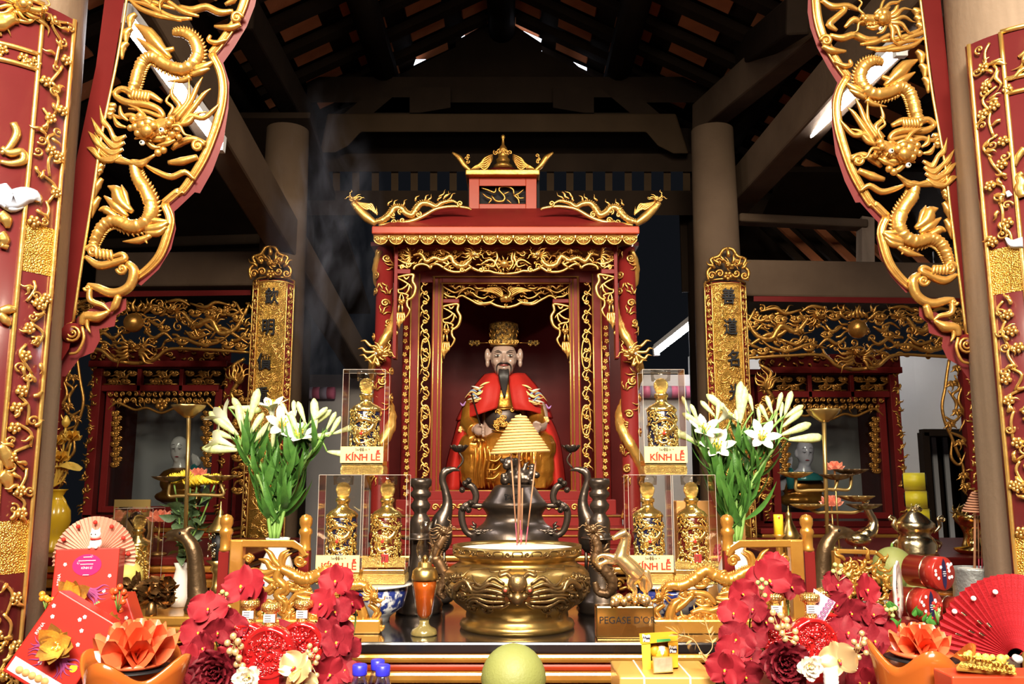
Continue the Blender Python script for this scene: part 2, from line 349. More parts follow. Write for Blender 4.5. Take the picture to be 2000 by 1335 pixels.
# gable end with daylight gaps under the roof line
g = thing('wall_back_gable', None, None, (RX, GY, 2), kind='structure')
SKY = mat('daylight_gap', (.8, .85, 1), 0, .5, emit=((.78, .84, 1), 3.2))
gl = [(-460, 250), (-180, 250), (-180, 136), (-90, 92), (-90, 80), (-30, 46), (20, 46), (78, 84), (78, 100), (175, 150), (175, 250), (460, 250), (460, 300), (-460, 300)]
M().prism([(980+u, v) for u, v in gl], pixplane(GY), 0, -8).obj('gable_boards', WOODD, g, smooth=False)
for q in ([(900, 77), (950, 55), (935, 55), (912, 66), (902, 72)], [(1000, 54), (1012, 56), (1058, 76), (1056, 84), (1030, 72)], [(1052, 108), (1058, 98), (1062, 115)], [(808, 128), (812, 116), (832, 116), (822, 121)], [(1120, 121), (1146, 132), (1146, 138), (1130, 130)], [(1138, 160), (1148, 150), (1154, 158), (1152, 170)]):
    M().prism(q, pixplane(GY+.06), 0, -2).obj('daylight_gap', SKY, g, smooth=False)
def ext(x0, y0, Y0, x1, y1, Y1, k): a, b = P(x0, y0, Y0), P(x1, y1, Y1); return (a+(a-b)*k, None, None, b, None, None)
def beam(x0, y0, Y0, x1, y1, Y1, wd, ht, name='beam', mt=WOODD, label=None, parent=None):
    o = M().bar(*((x0, x1) if y0 is None else (P(x0, y0, Y0), P(x1, y1, Y1))), wd, ht).obj(name, mt, parent, smooth=False, bevel=.012)
    if parent is None: o['kind'] = 'structure'
    return o
fr = thing('beam_frame', None, None, P(980, 300, 5.1), kind='structure')
tb = M(); tb.prism([(640, 222), (1320, 222), (1345, 300), (1315, 300), (1285, 285), (1262, 258), (705, 258), (680, 285), (655, 298), (625, 298)], pixplane(5.05), 30, -30)
MIDW = mat('brown_timber', (.042, .026, .014), 0, .7, (40, .3), (4, (.028, .017, .009), .22), spec=.04)
tb.obj('tie_beam', MIDW, fr, smooth=False, bevel=.01)
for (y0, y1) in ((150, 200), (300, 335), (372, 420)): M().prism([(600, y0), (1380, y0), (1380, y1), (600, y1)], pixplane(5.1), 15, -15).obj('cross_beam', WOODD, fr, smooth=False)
for i in range(19): M().prism([(650+i*38, 335), (664+i*38, 335), (664+i*38, 372), (650+i*38, 372)], pixplane(5.1), 8, -8).obj('short_strut', MIDW, fr, smooth=False)
for sx in (-1, 1):
    for dx, dy in ((330, 130), (250, 110)): M().prism([(980+sx*dx, dy+110), (980+sx*(dx-60), dy+60), (980+sx*(dx-150), dy+60), (980+sx*(dx-150), dy+100), (980+sx*(dx-90), dy+110)], pixplane(5.0), 5, -20).obj('carved_bracket', WOODD, fr, smooth=False)
# inner columns, sloping principal rafters, aisle beams
def column(px, Y, r, top, py=900, mt=WOODB):
    c = P(px, py, Y); m = M().lathe([(r*1.02, 0), (r*1.05, top*.35), (r, top*.7), (r*.9, top)], 28, (c.x, Y, 0)); m.lathe([(r*1.5, 0), (r*1.5, .06), (r*1.2, .12)], 24, (c.x, Y, 0))
    return tag(m.obj('column', mt), kind='structure'), c
column(543, 4.35, .124, 3.3, 700); column(1408, 4.35, .124, 3.3, 700)
column(1378, 5.2, .12, 3.5, 500, WOODD); column(575, 5.2, .12, 3.5, 500, WOODD)
beam(*ext(415, 225, 3.3, 705, 715, 6.1, .6), .13, .2, 'sloping_rafter', WOODB); beam(470, 20, 3.6, 600, 250, 5.0, .12, .18, 'sloping_rafter')
beam(*ext(1650, 0, 3.4, 1370, 235, 5.1, .6), .13, .2, 'sloping_rafter', WOODB); beam(*ext(1625, 175, 3.4, 1395, 430, 5.2, .7), .14, .2, 'sloping_rafter', WOODB); beam(1560, 30, 3.3, 1450, 110, 4.6, .1, .16, 'sloping_rafter')
beam(200, 533, 4.45, 520, 530, 4.45, .16, .19, 'aisle_beam', WOODB); beam(1440, 548, 4.45, 1900, 556, 4.45, .16, .2, 'aisle_beam', WOODB)
beam(200, 480, 4.6, 520, 470, 4.6, .1, .06, 'aisle_beam', WOODD); beam(1440, 428, 4.6, 1690, 440, 4.6, .1, .05, 'aisle_beam', WOODB)
al = thing('aisle_roof', None, None, P(1560, 500, 4.9), kind='structure')
for i in range(8):
    x = 1490+i*34; M().bar(P(x, 440, 5.0), P(x+95, 530, 4.7), .045, .02, up=(0, -1, .3)).obj('aisle_lath', TILE if i % 2 else WOODD, al, smooth=False)
M().box(P(1560, 480, 5.2), (1.5, .02, .6)).obj('aisle_underlay', WOODD, al, smooth=False)
M().bar(P(1690, 430, 4.62), P(1690, 530, 4.55), .07, .08, up=(0, 1, 0)).obj('aisle_post', WOOD, al, smooth=False)
M().box((-2.6, 5.4, 3.05), (3.0, 2.2, .04), Euler((math.radians(-18), 0, 0))).obj('aisle_underlay', WOODD, al, smooth=False)
M().box((2.9, 5.6, 2.95), (2.6, 1.8, .04), Euler((math.radians(-18), 0, 0))).obj('aisle_underlay', WOODD, al, smooth=False)
# fluorescent tubes
LIT = mat('lit_tube', (1, 1, 1), emit=((.97, .97, 1), 60)); LAMPW = mat('lamp_body', (.8, .8, .8), 0, .4)
def tubelamp(a, b, label):
    t = thing('fluorescent_lamp', label, 'lamp', (a+b)/2, 'fluorescent tubes'); d = (b-a).normalized()
    M().tube([a, b], .016, 12).obj('tube', LIT, t); M().bar(a+Vector((0, 0, .04)), b+Vector((0, 0, .04)), .04, .035).obj('batten', LAMPW, t, smooth=False)
    for q, s in ((a, -1), (b, 1)): M().bar(q-d*.01*s+Vector((0, 0, .012)), q+d*.02*s+Vector((0, 0, .012)), .04, .07).obj('end_cap', LAMPW, t, smooth=False)
    return t
tubelamp(P(1757, 100, 2.75), P(1540, 303, 4.0), 'lit fluorescent tube on the rafter beside the right dragon bracket')
tubelamp(P(1367, 622, 5.3), P(1282, 688, 6.05), 'lit fluorescent tube low behind the right side of the canopy shrine')
tubelamp(P(243, 40, 2.45), P(428, 285, 3.25), 'lit fluorescent tube behind the left dragon bracket')
tl = tubelamp(Vector((2.5, 5.55, 2.68)), Vector((2.9, 5.55, 2.68)), 'added fluorescent tube lighting the white wall, hidden behind the right pierced lintel')  # unseen extra tube, added to brighten the white wall on the right
for x in (2.55, 2.85): M().tube([(x, 5.55, 2.72), (x, 5.55, 2.98)], .006, 6).obj('hanger_rod', LAMPW, tl)
# hanging striped bolster rolls seen far behind on both sides of the shrine
PINK = mat('pink_cloth', (.55, .13, .22), 0, .7); LILAC = mat('grey_lilac_cloth', (.3, .25, .33), 0, .7)
for (x0, x1, y, lab) in ((570, 660, 767, 'pink and grey striped cloth roll hanging left of the canopy shrine'), (1185, 1375, 765, 'pink and grey striped cloth roll hanging right of the canopy shrine')):
    t = thing('striped_roll', lab, 'cloth roll', P((x0+x1)/2, y, WB-.046), 'striped rolls at the back wall'); k = int((x1-x0)/14)
    for i in range(k): M().tube([P(x0+i*14, y, WB-.046), P(x0+i*14+13.5, y, WB-.046)], .045, 12).obj('stripe', PINK if i % 2 else LILAC, t)
# ---------------- foreground columns with curved couplet boards ----------------
BLUEC = mat('pale_blue_enamel', (.5, .62, .85), 0, .3, (20, .1), (6, (.75, .8, .9), .2), coat=.5)
COLR = .2
REDC = mat('maroon_lacquer', (.13, .018, .02), 0, .3, (30, .06), (6, (.1, .012, .014), .25), coat=.25)
def CF(fn, sc, fl=.13): c = C(fn, sc); c.flute = fl; return c
def front_column(cx, cy, sd, ztop_board, label, turn):
    """sd=+1: the side towards the picture middle is +x"""
    m = M().lathe([(COLR*1.05, 0), (COLR*1.06, 1.0), (COLR, 2.2), (COLR*.93, 3.4), (COLR*.9, 4.2)], 40, (cx, cy, 0)); m.lathe([(.24, 0), (.24, .08), (.22, .12)], 32, (cx, cy, 0))
    tag(m.obj('column', WOOD), kind='structure')
    t = thing('couplet_board', label, 'couplet board', (cx, cy-COLR, .5), 'curved couplet boards on the front columns')
    R0 = COLR*1.09; half = math.radians(60)          # the board wraps the front of the column
    def fn(a, z, w=0):                              # a = arc length from the front line (towards +x), z up as -v
        th = a/R0+turn; r = R0+w; return Vector((cx+r*math.sin(th), cy-r*math.cos(th), -z))
    A = half*R0; z0, z1 = -.45, -ztop_board
    M().grid(lambda u, v: fn(-A+2*A*u, z0+(z1-z0)*v, .012), 40, 2).obj('board', REDC, t, solid=.03)
    c = C(fn, 1.0)
    e = A-.012; s_in = A-.085
    for x in (e, s_in, -e, -s_in): c.st([(x, z0, .03), (x, z1, .03)], .012, k=24)
    c.st([(s_in, z1+.0, .03), (0, z1, .03), (-s_in, z1, .03)], .014, k=8)
    for zz in (z1+.135, z1+.175): c.st([(s_in, zz, .03), (0, zz, .03), (-s_in, zz, .03)], .013, k=8)
    c.obj('gilt_fillet', GOLDB, t)
    for s_ in (1, -1):                               # plum-branch strips with plain gilt clasps
        z = z1+.02; k = 0; rr = random.Random(5+int(cx*10))
        while z < z0-.05:
            k += 1; xm = s_*(e+s_in)/2
            if k % 11 == 10:
                M().grid(lambda u, v: fn(s_*(s_in+(e-s_in)*u), z+.12*v, .028), 6, 2).obj('gilt_clasp', REL, t); z += .14; continue
            q = C(fn, 1.0); h = rr.uniform(.05, .07)
            q.st([(xm+rr.uniform(-.02, .02), z, .03), (xm+rr.uniform(-.025, .025), z+h*.4, .034), (xm+rr.uniform(-.02, .02), z+h*1.05, .03)], .008)
            for j in range(4):
                b = (xm+rr.uniform(-.024, .024), z+rr.uniform(0, h))
                if j == 0: q.flower(b, .014, .036)
                elif j == 1: q.curl(b, .012, .006, 1.2, rr.uniform(0, 6), rr.choice((-1, 1)), .034)
                else: q.flame(b, rr.uniform(0, 6.3), .026, .011, .2, off=.034)
            q.obj('plum_sprig', GOLDB, t); z += h
    h = C(fn, 1.0); rr = random.Random(3)            # top panel with a gilded unicorn and clouds
    hz = z1+.07
    h.dragon([(-.1, hz+.04, .03), (-.04, hz-.02, .035), (.03, hz+.03, .035), (.09, hz-.01, .03)], [.03, .05, .05, .035], fin=1); h.head((.1, hz-.04), .05, 1 if sd > 0 else -1, 0, 5, .03)
    for i in range(16): h.flame((rr.uniform(-.16, .16), hz+rr.uniform(-.05, .05)), rr.uniform(0, 6.3), .06, .014, .25, off=.03)
    for i in range(12): h.flower((rr.uniform(-.17, .17), z1+.155+rr.uniform(-.01, .01)), .013, .03)
    h.obj('top_panel_carving', GOLDB, t)
    return t, fn, s_in
cl, fnl, sl = front_column(-1.37, 2.12, 1, 2.62, 'red and gold curved couplet board on the left front column', .24)
cr_, fnr, sr = front_column(1.475, 2.28, -1, 2.62, 'red and gold curved couplet board on the right front column', -.1)
def blob(fn, poly, nm, mt, par, w=.03):
    m = C(fn, 1.0)
    for p in poly: m.st(p[0], p[1], flat=.5)
    m.obj(nm, mt, par)
def onboard(fn, px, py):            # ray-march a pixel onto the curved board
    best = None
    for i in range(-60, 61):
        a = i*.0042; d = ray(px, py)
        q = fn(a, 0, .03); tt = q.y/d.y; z = CH+d.z*tt; e = abs(d.x*tt-q.x)
        if best is None or e < best[0]: best = (e, a, -z)
    return best[1], best[2]
def bst(fn, par, nm, mt, strokes):
    for pts, w in strokes:
        m = C(fn, 1.0); m.st([onboard(fn, *p)+(.034,) for p in pts], [x*.00125 for x in w], flat=.5); m.obj(nm, mt, par)
bst(fnl, cl, 'gilt_character_stroke', GOLDB, [([(26, 240), (30, 262), (14, 290), (0, 300)], [14, 16, 12, 8]), ([(2, 288), (20, 300), (40, 296), (44, 314), (20, 320), (0, 316)], [10, 16, 14, 16, 12, 8])])
bst(fnl, cl, 'cloud_ribbon', BLUEC, [([(0, 362), (20, 392), (45, 382), (66, 384), (76, 396)], [26, 44, 34, 26, 3]), ([(0, 390), (22, 404), (44, 404)], [24, 24, 6])])
bst(fnl, cl, 'gilt_blossom_petal', GOLDB, [([(0, 416), (12, 430), (16, 446)], [18, 24, 8]), ([(0, 455), (6, 470), (2, 482)], [20, 22, 8]), ([(0, 478), (14, 484)], [14, 10]), ([(0, 608), (16, 604), (28, 606)], [14, 20, 8]), ([(0, 612), (12, 626), (20, 636)], [14, 18, 6])])
bst(fnl, cl, 'gilt_blossom_petal', GOLDB, [([(0, 868), (14, 890), (20, 915)], [16, 26, 14]), ([(0, 925), (14, 935), (18, 960)], [22, 26, 8])])
bst(fnr, cr_, 'gilt_character_stroke', GOLDB, [([(2000, 290), (1990, 305), (1983, 325)], [16, 14, 4]), ([(1998, 338), (1988, 345), (1994, 356), (1992, 370), (1999, 385)], [12, 14, 20, 22, 16])])
bst(fnr, cr_, 'cloud_ribbon', BLUEC, [([(1964, 464), (1978, 476), (2000, 474)], [4, 18, 24]), ([(1967, 374), (1974, 384)], [8, 12])])
# ---------------- the two large carved dragon brackets ----------------
k3 = cropmap(1500, 0, 3.338); k4 = cropmap(1500, 350, 3.338)
def big_bracket(mp, Y, label):
    """everything is traced on the right bracket; mp maps its pixels to this bracket's; flat board hung at depth Y"""
    L = lambda pts: [mp(p[0], p[1])+tuple(p[2:]) for p in pts]
    fn = pixplane(Y); sc = Y/F; t = thing('dragon_bracket', label, 'carved bracket', fn(*mp(1930, 745)), 'carved dragon brackets')
    flip = -1 if mp(1800, 0)[0] < 1000 else 1
    post = L([(1797, -30), (1834, -30), (1858, 200), (1894, 400), (1938, 752), (1925, 758), (1893, 700), (1850, 350), (1822, 160)])
    M().prism(post, fn, 12, -45).obj('post_board', REDD, t, smooth=False)  # dark red puts the column's shadow into the board's colour
    c = CF(fn, sc); gl = L(k3([(985, -60), (1025, 250), (1070, 600), (1150, 1050), (1185, 1335)])+k4([(1215, 400), (1255, 700), (1292, 1010)])); c.st([p+(14,) for p in gl], 5); c.obj('gilt_fillet', GOLDB, t)
    out = k3([(262, -60), (258, 80), (275, 180), (320, 310), (390, 440), (452, 540), (414, 650), (415, 800), (440, 1000), (500, 1180), (570, 1320)])+k4([(600, 150), (700, 262), (718, 280), (705, 380), (730, 500), (800, 630), (900, 740)])
    ins = k3([(330, -60), (345, 110), (385, 250), (450, 370), (510, 460), (540, 500), (490, 590), (470, 690), (480, 810), (515, 950), (575, 1120), (650, 1260), (700, 1335)])+k4([(720, 170), (795, 245), (760, 330), (775, 430), (815, 550), (880, 640), (960, 715)])
    c = M(); o2, i2 = L(out), L(ins)
    poly = o2+i2[::-1]; c.prism(poly, fn, -2, -42).obj('scalloped_frame', REDC, t, smooth=False)
    mid = [((a[0]*.35+b[0]*.65), (a[1]*.35+b[1]*.65)) for a, b in zip(*[[q[int(i*(len(q)-1)/40)] for i in range(41)] for q in (cr(o2, 12), cr(i2, 12))])]
    c = CF(fn, sc)
    for seg in (ins[:6], ins[5:15], ins[14:]):
        q = L(seg); q = [(x-flip*6, y) for x, y in q]; c.st([p+(0,) for p in q], 15, flat=.5, n=8); c.st([(x-flip*7, y, 4) for x, y in q], 4, n=5); c.st([(x+flip*4, y, 4) for x, y in q], 4, n=5)
    c.obj('gilt_rim', GOLD, t)
    # scrolled red foot
    lob = L(k4([(985, 825), (985, 890), (1040, 935), (1050, 1000), (1140, 1030), (1132, 1090), (1170, 1170), (1250, 1215), (1265, 1240), (1330, 1335), (1445, 1345), (1400, 1100), (1290, 1000), (1230, 950), (1170, 900), (1080, 860)]))
    M().prism(lob, fn, -2, -45).obj('lobed_foot', REDC, t, smooth=False)
    c = CF(fn, sc); cc = L(k4([(1295, 1075)]))[0]
    M().tube([fn(cc[0], cc[1], -30), fn(cc[0], cc[1], 14)], 20*sc, 24).obj('scroll_boss', REDD, t)
    c.curl(cc, 19, 5, 2.2, -PI/2, flip, 15); c.st(L(k4([(1240, 1030, 14), (1228, 1100, 14), (1262, 1180, 14), (1310, 1200, 12)])), 5); c.obj('scroll_line', GOLD, t)
    # upper head
    def hd(cx, cy, z, ang=0, mane=7): 
        h = CF(fn, sc); q = mp(cx, cy); e = h.head(q, z, -flip, ang, mane, 10); return h, e
    h, e = hd(*k3([(745, 120)])[0], 46, -.1, 6); o = h.obj('dragon_head', GOLD, t); eyes(o, h, [L(k3([(640, 110)]))[0]+(26,), L(k3([(735, 187)]))[0]+(34,)], 4.5)
    s = CF(fn, sc)
    for pts in ([(640, 310), (760, 320), (900, 270), (1040, 255)], [(700, 330), (850, 320), (960, 290), (1030, 230)], [(740, 270), (860, 250), (960, 210), (1000, 180)], [(820, 300), (930, 240), (1010, 210), (1020, 170)], [(600, 290), (700, 275), (800, 225), (900, 200)]):
        s.st([p+(12,) for p in L(k3(pts))], [5, 11, 9, 2])
    s.obj('mane', GOLD, t)
    # coiled bodies with fins, claws
    d = CF(fn, sc); d.dragon([p+(6,) for p in L(k3([(750, 410), (690, 400), (630, 430), (600, 500), (625, 570), (690, 615), (780, 605), (860, 570), (915, 595), (945, 660), (965, 740), (985, 800)]))], [14, 20, 24, 26, 27, 26, 25, 24, 24, 24, 22], .55, -flip); d.obj('dragon_body', GOLD, t)
    d = CF(fn, sc); d.dragon([p+(6,) for p in L(k4([(960, 20), (940, 110), (885, 190), (850, 280), (880, 365), (960, 405), (1060, 385), (1130, 425), (1170, 500), (1190, 570)]))], [22, 25, 27, 28, 28, 27, 25, 24, 22, 18], .55, -flip); d.obj('dragon_body', GOLD, t)
    fins = CF(fn, sc)
    for pts, w in ((k3([(760, 560), (850, 480), (900, 430), (975, 390)]), [8, 26, 24, 4]), (k3([(780, 580), (880, 520), (960, 470)]), [6, 18, 3]), (k3([(740, 500), (800, 520), (830, 470), (850, 430)]), [8, 14, 10, 2]), (k4([(960, 320), (1030, 270), (1060, 210), (1110, 190)]), [8, 24, 22, 3]), (k4([(990, 350), (1060, 300), (1130, 250)]), [8, 20, 3]), (k4([(1040, 370), (1120, 330), (1160, 340)]), [8, 16, 3]), (k4([(980, 300), (1010, 220), (1030, 170)]), [6, 12, 2]),
                   (k3([(620, 610), (560, 580), (510, 540)]), [14, 16, 5]), (k3([(640, 640), (580, 610), (530, 585)]), [10, 14, 4]), (k3([(640, 650), (690, 680), (775, 695)]), [12, 10, 2]), (k4([(880, 410), (800, 385), (750, 345)]), [16, 18, 5]), (k4([(880, 430), (810, 420), (760, 375)]), [12, 14, 4]), (k4([(860, 350), (800, 350), (755, 340)]), [12, 12, 4]), (k4([(850, 440), (920, 480), (1015, 500)]), [9, 14, 2]), (k4([(850, 440), (880, 470), (870, 490)]), [8, 7, 2])):
        fins.st([p+(8,) for p in L(pts)], w)
    fins.obj('fin_and_claw', GOLD, t)
    # main head with whiskers and mane
    h, e = hd(*k3([(885, 1000)])[0], 62, .25, 0)
    for bx_, by_, br in ((885, 940, 9), (930, 925, 9), (970, 950, 8), (870, 975, 9), (915, 965, 10), (955, 990, 9), (900, 1010, 9), (940, 1025, 8), (860, 1015, 8), (985, 1000, 7)): h.bl(L(k3([(bx_, by_)]))[0], br, 1, 10, 34)
    for bx_, by_, br in ((740, 1000, 10), (715, 975, 8), (700, 1010, 7), (760, 1040, 8), (790, 1100, 8), (820, 1120, 8)): h.bl(L(k3([(bx_, by_)]))[0], br, .9, 10, 24)
    for q_ in ([(760, 960), (800, 930), (850, 940)], [(860, 1060), (910, 1040), (960, 1060)], [(720, 1030), (770, 1060), (830, 1080)], [(1000, 960), (1040, 930), (1050, 880)], [(1010, 1000), (1060, 990), (1090, 940)]): h.st([p+(30,) for p in L(k3(q_))], [4, 10, 3])
    o = h.obj('dragon_head', GOLD, t); eyes(o, h, [L(k3([(803, 985)]))[0]+(46,), L(k3([(915, 1077)]))[0]+(54,)], 5.5)
    s = CF(fn, sc)
    for i, tip in enumerate([(1168, 895), (1216, 972), (1232, 1055), (1238, 1150)]):
        rx = (1010+i*8, 1050+i*40); mx = ((rx[0]+tip[0])/2+20, (rx[1]+tip[1])/2+45)
        for o in (0, 14, 28): s.st([p+(16,) for p in L(k3([rx, (rx[0]+60, rx[1]+40-o*.6), mx, (mx[0]+40, mx[1]-50+o*.8), tip]))], [6, 8, 8, 7, 1])
    for i in range(5): s.st([p+(14,) for p in L(k3([(830+i*10, 1130+i*8), (920, 1190+i*4), (1030, 1205-i*4), (1130, 1190-i*14), (1195, 1120-i*16)]))], [5, 9, 9, 7, 2])
    for pts in ([(700, 950), (640, 880), (560, 880), (500, 820), (470, 780)], [(690, 930), (620, 830), (560, 740), (520, 700)], [(720, 920), (640, 800), (600, 700), (570, 640)], [(740, 910), (690, 850), (650, 780), (650, 660)], [(750, 900), (700, 830), (750, 770), (730, 680)], [(720, 940), (650, 920), (600, 860), (540, 840)]):
        s.st([p+(10,) for p in L(k3(pts))], [10, 11, 8, 2])
    s.obj('mane', GOLD, t)
    cl = CF(fn, sc)
    def CL(pts, w, off=10): cl.st([p+(off,) for p in L(pts)], w)
    def CU(p, r, w, tn, a0, cw): cl.curl(L([p])[0], r, w, tn, a0 if flip > 0 else PI-a0, cw*flip, 12)
    CL(k3([(805, 820), (880, 790), (960, 800), (1040, 780), (1080, 820), (1010, 855), (900, 850), (820, 870), (800, 910), (900, 890), (1000, 890)]), [8, 15, 16, 12, 10, 14, 15, 12, 9, 8, 4]); CU(k3([(975, 800)])[0], 9, 5, 1.3, 0, 1)
    for i in range(6): CL(k3([(880+i*18, 770), (890+i*18, 830)]), [6, 9, 5], 14)
    CU(k3([(590, 1045)])[0], 12, 8, 1.6, PI, 1); CL(k3([(540, 1020), (620, 1010), (700, 1050), (740, 1090)]), [6, 12, 14, 6]); CL(k3([(590, 1110), (680, 1150), (760, 1170)]), [10, 16, 8])
    CU(k3([(380, 265)])[0], 11, 8, 1.5, PI, 1); CL(k3([(355, 300), (420, 330), (510, 335)]), [8, 14, 5]); CL(k3([(430, 400), (500, 430), (540, 420), (530, 390)]), [4, 10, 9, 6]); CL(k3([(440, 30), (500, 60), (450, 110), (400, 160), (450, 200)]), [6, 12, 12, 14, 6]); CL(k3([(350, 0), (420, 45), (520, 40), (600, 70)]), [8, 14, 12, 5])
    CL(k3([(500, 180), (560, 130), (640, 160)]), [6, 14, 8]); CL(k3([(400, 230), (480, 250), (560, 230), (640, 260), (720, 250)]), [8, 14, 14, 14, 8])
    for (a, b) in (((975, 330), (1040, 590)), ((950, 60), (990, 200)), ((1080, 880), (1100, 960)), ((1130, 1210), (1160, 1300))):
        for i in range(3): CL(k3([(a[0]+(b[0]-a[0])*i/3-8, a[1]+(b[1]-a[1])*i/3), (a[0]+(b[0]-a[0])*(i+.5)/3+14, a[1]+(b[1]-a[1])*(i+.4)/3), (a[0]+(b[0]-a[0])*(i+1.2)/3, a[1]+(b[1]-a[1])*(i+1.2)/3)]), [8, 16, 4], 6)
    for i in range(3): CL(k4([(1130+i*12, 40+i*110), (1160+i*12, 90+i*110), (1180+i*10, 170+i*110)]), [7, 15, 3], 6)
    CL(k3([(600, 1245), (660, 1210), (740, 1250), (830, 1230), (900, 1200)]), [4, 11, 12, 10, 4])
    # lower clouds
    CU(k4([(1190, 580)])[0], 12, 8, 1.7, 0, -1); CL(k4([(1230, 620), (1150, 660), (1060, 630), (1000, 600), (1020, 575), (1080, 600)]), [8, 16, 14, 14, 10, 6])
    for i in range(5): CL(k4([(1085+i*22, 560), (1075+i*22, 620)]), [6, 9, 4], 14)
    CU(k4([(1015, 660)])[0], 10, 7, 1.5, 0, 1); CL(k4([(985, 620), (945, 660), (960, 740), (1010, 790), (1080, 810), (1160, 790), (1215, 780)]), [12, 18, 17, 17, 17, 14, 7]); CU(k4([(1215, 800)])[0], 7, 5, 1.2, 0, 1)
    CL(k4([(1030, 820), (1050, 880), (1075, 915)]), [12, 14, 5]); CL(k4([(1200, 800), (1195, 870), (1120, 890), (1075, 920)]), [10, 11, 8, 3]); CL(k4([(1085, 920), (1150, 960), (1220, 970), (1240, 1020)]), [6, 20, 18, 12]); CL(k4([(1205, 960), (1210, 1020), (1190, 1060)]), [8, 7, 2])
    cl.obj('cloud_scroll', GOLD, t)
    return t
big_bracket(lambda x, y: (x, y), 2.36, 'large gilded dragon bracket hanging beside the right front column')
big_bracket(lambda x, y: (-1.1116*x-.0269*y+2258.3, -.1653*x+1.1146*y+212.7), 2.2, 'large gilded dragon bracket hanging beside the left front column')
# ---------------- the main canopy shrine ----------------
AX = 988
def mirror(sg): return (lambda x: x) if sg > 0 else (lambda x: 2*AX-x)
def vboard(m, x0, x1, yt, yb, Y, d0, d1):
    ym = (yt+yb)/2; a, b = P(x0, ym, Y), P(x1, ym, Y); zt, zb = P(x0, yt, Y).z, P(x0, yb, Y).z
    return m.box(((a.x+b.x)/2, Y+(d0+d1)/2, (zt+zb)/2), (abs(b.x-a.x), abs(d1-d0), abs(zt-zb)))
def vline(m, x, yt, yb, Y, wpx, out=.004):   # gilt bead on a frame
    a = P(x, (yt+yb)/2, Y).x; return m.tube([(a, Y-out, P(x, yb, Y).z), (a, Y-out, P(x, yt, Y).z)], mm(wpx, Y)/2, 8)
def hline(m, x0, x1, y, Y, wpx, out=.004): return m.tube([P(x0, y, Y-out), P(x1, y, Y-out)], mm(wpx, Y)/2, 8)
def vine(c, x0, x1, y0, y1, w, per=34, seed=1, ph=1):
    """S-shaped scrollwork filling an upright strip"""
    r = random.Random(seed); xm, a = (x0+x1)/2, (x1-x0)/2-w*.5; n = max(2, int((y1-y0)/per)); pts = []
    for i in range(n*2+1): pts.append((xm+(a*.9 if i % 2 == (0 if ph > 0 else 1) else -a*.9), y0+(y1-y0)*i/(2*n)))
    c.st(pts, w, k=6)
    for i in range(n*2):
        s = 1 if i % 2 == (0 if ph > 0 else 1) else -1; y = y0+(y1-y0)*(i+.15)/(2*n)
        c.curl((xm-s*a*.1, y+per*.12), a*.62, w*.85, 1.1, 0 if s > 0 else PI, s, 2); c.flame((xm+s*a*.5, y+per*.1), -PI/2-s*.6+PI*(i % 2), per*.45, w*.8, .2, off=1)
    return c
def fillwork(c, xs, y0, bot, w, seed, dens=1.0):
    """tangle of flames, curls and blossoms between y0 and the edge function bot(x)"""
    r = random.Random(seed); x = xs[0]
    while x < xs[1]:
        b = bot(x); h = b-y0
        for j in range(max(1, int(h/(w*3.4)*dens))):
            yy = y0+r.uniform(.05, .95)*h; k = r.random()
            if k < .45: c.flame((x, yy), r.choice((0, PI))+r.uniform(-.7, .7), r.uniform(.35, .6)*min(h, w*12), w, .25, r.uniform(0, 6), off=r.uniform(0, w*.6))
            elif k < .75: c.curl((x, yy), r.uniform(w, w*1.8), w*.7, 1.2, r.uniform(0, 6), r.choice((-1, 1)), r.uniform(0, w*.6))
            elif k < .88: c.flower((x, yy), w*1.3, w*.5)
            else: c.st([(x-w*3, yy), (x, yy-w), (x+w*3, yy+w)], [w*.5, w, w*.4])
        x += w*2.0
    return c
YS = 3.75
sh = thing('canopy_shrine', 'tall red and gold canopy shrine with pointed spire at the middle', 'shrine', P(AX, 1060, 4.2))
# --- roof
b0, b1 = P(742, 441, 3.68), P(1234, 441, 3.68); tz = P(AX, 406, 4.05).z; t0, t1 = P(905, 406, 4.05).x, P(1060, 406, 4.05).x
def rf(u, v):   # u around four sides, v up; concave sweep
    s = v**1.0; cx = [(b0.x, 3.68), (b1.x, 3.68), (b1.x, 4.8), (b0.x, 4.8)]; tx = [(t0, 4.05), (t1, 4.05), (t1, 4.4), (t0, 4.4)]
    i = int(u*4) % 4; f = u*4-int(u*4); j = (i+1) % 4
    bx = [cx[i][k]*(1-f)+cx[j][k]*f for k in (0, 1)]; tt = [tx[i][k]*(1-f)+tx[j][k]*f for k in (0, 1)]
    return (bx[0]*(1-s)+tt[0]*s, bx[1]*(1-s)+tt[1]*s, b0.z+(tz-b0.z)*(.55*v+.45*math.sin(v*PI/2)))
M().grid(rf, 40, 9, cu=True).obj('roof_slope', RED, sh, smooth=False)
z44 = P(AX, 441, 3.65).z; z45 = P(AX, 456, 3.65).z; fx0, fx1 = P(726, 445, 3.65).x, P(1249, 445, 3.65).x
M().box(((fx0+fx1)/2, 4.23, (z44+z45)/2), (fx1-fx0, 1.16, z44-z45)).obj('eave_board', REDO, sh, smooth=False, bevel=.005)
c = M(); zz = P(AX, 461, 3.66).z; c.box(((fx0+fx1)/2, 4.23, zz), (fx1-fx0-.02, 1.13, .022)); c.obj('eave_moulding', GOLD, sh, smooth=False, bevel=.006)
fn = pixplane(3.66); c0 = None
